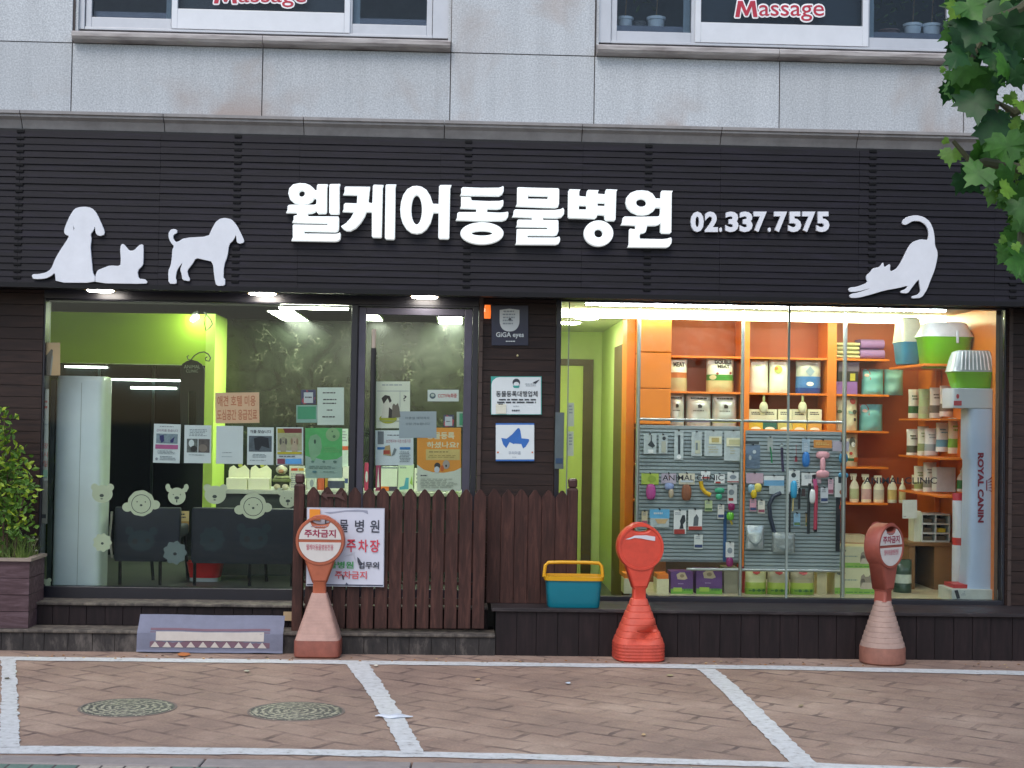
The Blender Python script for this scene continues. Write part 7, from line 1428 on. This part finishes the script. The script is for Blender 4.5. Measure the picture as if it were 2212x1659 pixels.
for k in range(420):
    x = rq.uniform(a[0] + .04, a[2] - .03); y = rq.uniform(PY + .03, -.13); p = Vector((x, y, ztp - .03)); h = rq.uniform(.08, .24); ln = Vector((rq.gauss(0, .05), rq.gauss(0, .04), h)); s = Vector((.0022, .001, 0))
    b.add([p - s, p + s, p + ln * .6 + s * .7 + Vector((ln.x * .1, 0, 0)), p + ln * 1.0 + Vector((ln.x * .5, 0, -.01)), p + ln * .6 - s * .7 + Vector((ln.x * .1, 0, 0))], [(0, 1, 2, 3, 4)], GRS)
b.build('planter_grass', label='tuft of fine green grass growing along the planter edge', cat='grass', kind='stuff')
b = MB(); 
for k in range(7):
    p = W(rq.uniform(62, 80), rq.uniform(1150, 1190), -.25); q = W(rq.uniform(55, 66), 1215, -.25); b.tube([q, q.lerp(p, .5) + Vector((.01, 0, .02)), p], .0015, m_('#8a8266', .8), 4)
    b.ball(tuple(p), (.012, .004, .006), m_('#8a8a76', .9), 6)
b.build('dry_twigs', label='dry grey seed stalks leaning out at the right of the planter', cat='dry stalks')

# =================================================================== STREET TREE
tx = W(2850, 900, -5.3); TR = thing('street_tree', 'leafy plane tree whose drooping branches enter at the upper right', 'tree', (tx.x, -5.4, -.012))
BARK = mat_stained('tree_bark', '#3f372e', '#655b4c', '#8b826f', 8)
b = MB(); X = tx.x; b.tube([(X, -5.4, -.05), (X + .02, -5.4, .4), (X - .02, -5.42, 1.4), (X, -5.4, 2.6), (X + .05, -5.38, 3.8), (X + .02, -5.4, 5.2)], [.17, .13, .115, .10, .08, .04], BARK, 14); b.build('trunk', TR, smooth=True)
rq = random.Random(31)
TL = lambda c: (1975 + .3804 * c[0], .3804 * c[1])
def tp(cx, cy, Y): return W(*TL((cx, cy)), Y)
LD = mat_leaf('plane_leaf_dark', '#1d4420', '#2a5a28', 4); LM = mat_leaf('plane_leaf', '#356624', '#4a802c', 4); LY = mat_leaf('plane_leaf_young', '#5a8a2c', '#76a03a', 4)
lobes = [(0, .02), (.10, -.12), (.30, -.16), (.34, -.04), (.52, -.05), (.44, .12), (.60, .30), (.42, .32), (.44, .46), (.27, .46), (.22, .62), (.10, .66), (0, .92), (-.10, .66), (-.22, .62), (-.27, .46), (-.44, .46), (-.42, .32), (-.60, .30), (-.44, .12), (-.52, -.05), (-.34, -.04), (-.30, -.16), (-.10, -.12)]
def bigleaf(mb, c, size, rot, mt, tilt=.5, yaw_=0.0):
    nx = Vector((1, 0, 0)); M = Matrix.Rotation(yaw_, 3, 'Z') @ Matrix.Rotation(tilt, 3, 'X') @ Matrix.Rotation(rot, 3, 'Y')
    vs = [M @ Vector((0, -.04, .25)) * size * .9 + c]; sx = rq.uniform(.85, 1.15); cupk = rq.uniform(-.35, .5)
    for x, z in lobes:
        x2 = x * sx + rq.uniform(-.03, .03); z2 = z + rq.uniform(-.03, .03); cup = (x2 * x2 * 1.0 + (z2 - .3) ** 2 * .6) * cupk + .03 * math.sin(x2 * 9)
        vs.append(M @ Vector((x2, cup, z2)) * size * .9 + c)
    n = len(lobes); mb.add(vs, [(0, 1 + i, 1 + (i + 1) % n) for i in range(n)], mt)
b = MB()
LV = [(290,60,175,150,'m'),(420,70,200,200,'d'),(520,150,200,170,'d'),(250,215,200,150,'d'),(360,190,190,210,'d'),(480,250,200,160,'d'),(560,80,200,190,'d'),(600,230,220,180,'d'),(210,330,150,120,'d'),(430,330,190,170,'d'),(530,350,200,200,'d'),(230,440,190,100,'m'),(330,480,260,180,'m'),(340,590,230,175,'d'),(420,500,220,210,'d'),(570,430,140,160,'d'),(410,740,220,130,'d'),(470,680,130,180,'d'),(520,830,210,170,'m'),(600,790,200,190,'m'),(212,880,115,185,'y'),(168,805,45,120,'y'),(265,1030,200,125,'d'),(390,1000,170,220,'m'),(520,975,150,150,'m'),(430,905,90,200,'m'),(605,962,90,110,'y'),(495,1100,120,105,'y'),(580,1090,160,180,'m'),(590,1180,150,175,'m'),(605,1270,120,150,'m'),(555,1350,130,170,'m'),(490,1368,55,110,'y'),(560,1500,190,120,'m'),(610,1430,150,190,'m'),(600,1540,110,170,'m'),(150,405,40,90,'y'),(250,60,120,210,'y'),(500,720,110,190,'y'),(560,700,110,160,'y'),(600,600,100,190,'y'),(540,560,90,150,'y'),(575,1400,60,160,'y')]
mm = {'d': LD, 'm': LM, 'y': LY}
for cx, cy, s, r_, k in LV:
    Y = -5.35 + rq.uniform(-.22, .12); c = tp(cx, cy - s * .25, Y); sz = s * .3804 * (Y + DIST) / FPX * 1.2
    bigleaf(b, c, sz, R(r_), mm[k], tilt=rq.uniform(-.5, .35), yaw_=rq.uniform(-.5, .5))
for k in range(170):
    cx = rq.uniform(500, 1500); cy = rq.uniform(-500, 1500 - max(0, (900 - cx)) * 0 - 200 * rq.random())
    if cx < 640 and (380 < cy < 700 or cy > 850): continue
    Y = -5.2 + rq.uniform(-.5, .5); s = rq.uniform(110, 230); c = tp(cx, cy, Y)
    bigleaf(b, c, s * .3804 * (Y + DIST) / FPX, R(rq.uniform(90, 260)), rq.choice([LD, LD, LM, LM, LY]), tilt=rq.uniform(-.8, .8), yaw_=rq.uniform(-1.2, 1.2))
for (xa_, ya_, xb_, yb_, nn, pal) in ((230, -60, 660, 330, 75, 'ddm'), (190, 400, 470, 660, 34, 'mdm'), (400, 690, 660, 930, 34, 'mdm'), (440, 940, 660, 1200, 22, 'mmy'), (540, 1200, 660, 1570, 22, 'mmy')):
    for k in range(nn):
        cx = rq.uniform(xa_, xb_); cy = rq.uniform(ya_, yb_); s = rq.uniform(110, 180)
        if xa_ == 190 and cx < 260 and cy > 560: continue
        Y = -4.95 + rq.uniform(-.12, .12); bigleaf(b, tp(cx, cy - s * .25, Y), s * .3804 * (Y + DIST) / FPX, R(rq.uniform(110, 250)), mm[rq.choice(pal)], tilt=rq.uniform(-.5, .5), yaw_=rq.uniform(-.6, .6))
for k in range(26):
    cx = rq.uniform(260, 640); cy = rq.uniform(-80, 260); Y = -5.0 + rq.uniform(-.1, .2); bigleaf(b, tp(cx, cy, Y), .13, R(rq.uniform(90, 260)), LD, tilt=rq.uniform(-.5, .5), yaw_=rq.uniform(-1, 1))
for k in range(900):
    d = Vector((rq.gauss(0, 1), rq.gauss(0, 1), rq.gauss(0, .8))).normalized() * rq.uniform(.5, 1.0); c = Vector((X + .35 + d.x * 1.2, -5.4 + d.y * 1.2, 4.6 + d.z * 1.4))
    if c.x < tp(650, 0, c.y).x: continue
    bigleaf(b, c, rq.uniform(.1, .17), R(rq.uniform(90, 260)), rq.choice([LD, LM, LM, LY]), tilt=rq.uniform(-.8, .8), yaw_=rq.uniform(-3, 3))
o = b.build('crown', TR); o.data.polygons.foreach_set('use_smooth', [True] * len(o.data.polygons))
for st, pts in (((X, -5.4, 3.3), [(900, -200), (600, 60), (430, 120), (330, 330)]), ((X, -5.4, 2.9), [(1000, 300), (700, 560), (560, 640), (470, 580), (430, 760)]), ((X, -5.4, 2.5), [(1100, 800), (760, 900), (610, 960), (400, 920), (330, 930), (220, 800)]), ((X, -5.4, 2.3), [(1000, 1050), (720, 1180), (610, 1330), (590, 1480)])):
    b = MB(); P = [Vector(st)] + [tp(x, y, -5.32) for x, y in pts]; n = len(P); b.tube(P, [.035 * (1 - i / n) + .003 for i in range(n)], m_('#4a4a30', .7), 8); b.build('branch', TR, smooth=True)

# =================================================================== LITTER
def flat_bit(name, label, cat, pts, mt, z=.008, h=.003):
    P = [G(*p) for p in pts]; n = len(P); b = MB(); tr = tessellate_polygon([[Vector((p.x, p.y, 0)) for p in P]])
    up = []
    for q in tr:
        A, Bq, Cq = (P[i] for i in q); up.append(tuple(q) if (Bq - A).cross(Cq - A).z > 0 else tuple(reversed(q)))
    rj = random.Random(n + int(pts[0][0])); b.add([(p.x, p.y, z + rj.uniform(0, h)) for p in P], up, mt); return b.build(name, label=label, cat=cat)
c = G(851, 1551); b = MB(); wv = .072
P = [(c.x - .105 + .21 * i / 10, c.y + .006 * math.sin(i), .012 + .006 * math.sin(i * 1.3)) for i in range(11)]
b.tube(P, [.004, .01, .016, .02, .024, .026, .024, .02, .016, .01, .004], m_('#c9d0da', .35), 8)
for i, v in enumerate(b.v): b.v[i] = (v[0], c.y + (v[1] - c.y) * 1.9, max(.0062, .008 + (v[2] - .008) * .5))
b.build('plastic_scrap', label='twisted white plastic scrap lying across the slanted white line', cat='litter')
OL = m_('#b06a34', .8)
flat_bit('fallen_leaf', 'orange brown fallen leaf below the door mat', 'leaf', [(383, 1415), (392, 1412), (408, 1413), (412, 1417), (398, 1420), (386, 1419)], OL)
for k, (x, y, s, mt, lb) in enumerate(((1227, 1478, 6, '#c8d4e0', 'small white paper scrap on the middle of the parking bay'), (1447, 1461, 8, '#a9a078', 'pale dry leaf in front of the red stanchion'), (812, 1440, 5, '#cfc8b8', 'tiny white scrap near the top of the first slanted line'), (15, 1468, 6, '#5a5848', 'small dark scrap on the leftmost white line'), (1032, 1470, 6, '#b09474', 'dry tan leaf in the middle bay'), (1730, 1527, 6, '#8f8060', 'dry olive leaf in the right bay'), (1390, 1590, 5, '#b89a70', 'tiny tan leaf near the front of the middle bay'), (533, 1452, 7, '#b5b39c', 'thin pale grass blade on the left bay'))):
    flat_bit('ground_scrap', lb, 'litter', [(x - s, y), (x - s * .3, y - 2), (x + s * .6, y - 1.6), (x + s, y + .4), (x + s * .2, y + 2), (x - s * .6, y + 1.6)], m_(mt, .8))
rq = random.Random(77); b = MB()
for k in range(120):
    x = rq.uniform(-50, 2260); y = 1416 + (x / 2212) * 22 + rq.uniform(-2, 6); p = G(x, y); s = rq.uniform(.006, .018); a_ = rq.uniform(0, 3.1)
    if p.y > -.505: continue
    mt = m_(rq.choice(['#a0703f', '#8a6a4a', '#b9a27c', '#6a5a4a']), .9); b.add([(p.x - s, p.y, .003), (p.x, p.y - s * .6, .007), (p.x + s, p.y, .003), (p.x, p.y + s * .6, .009)], [(0, 1, 2, 3)], mt)
b.build('leaf_debris', label='loose leaf crumbs scattered along the foot of the steps', cat='debris', kind='stuff')
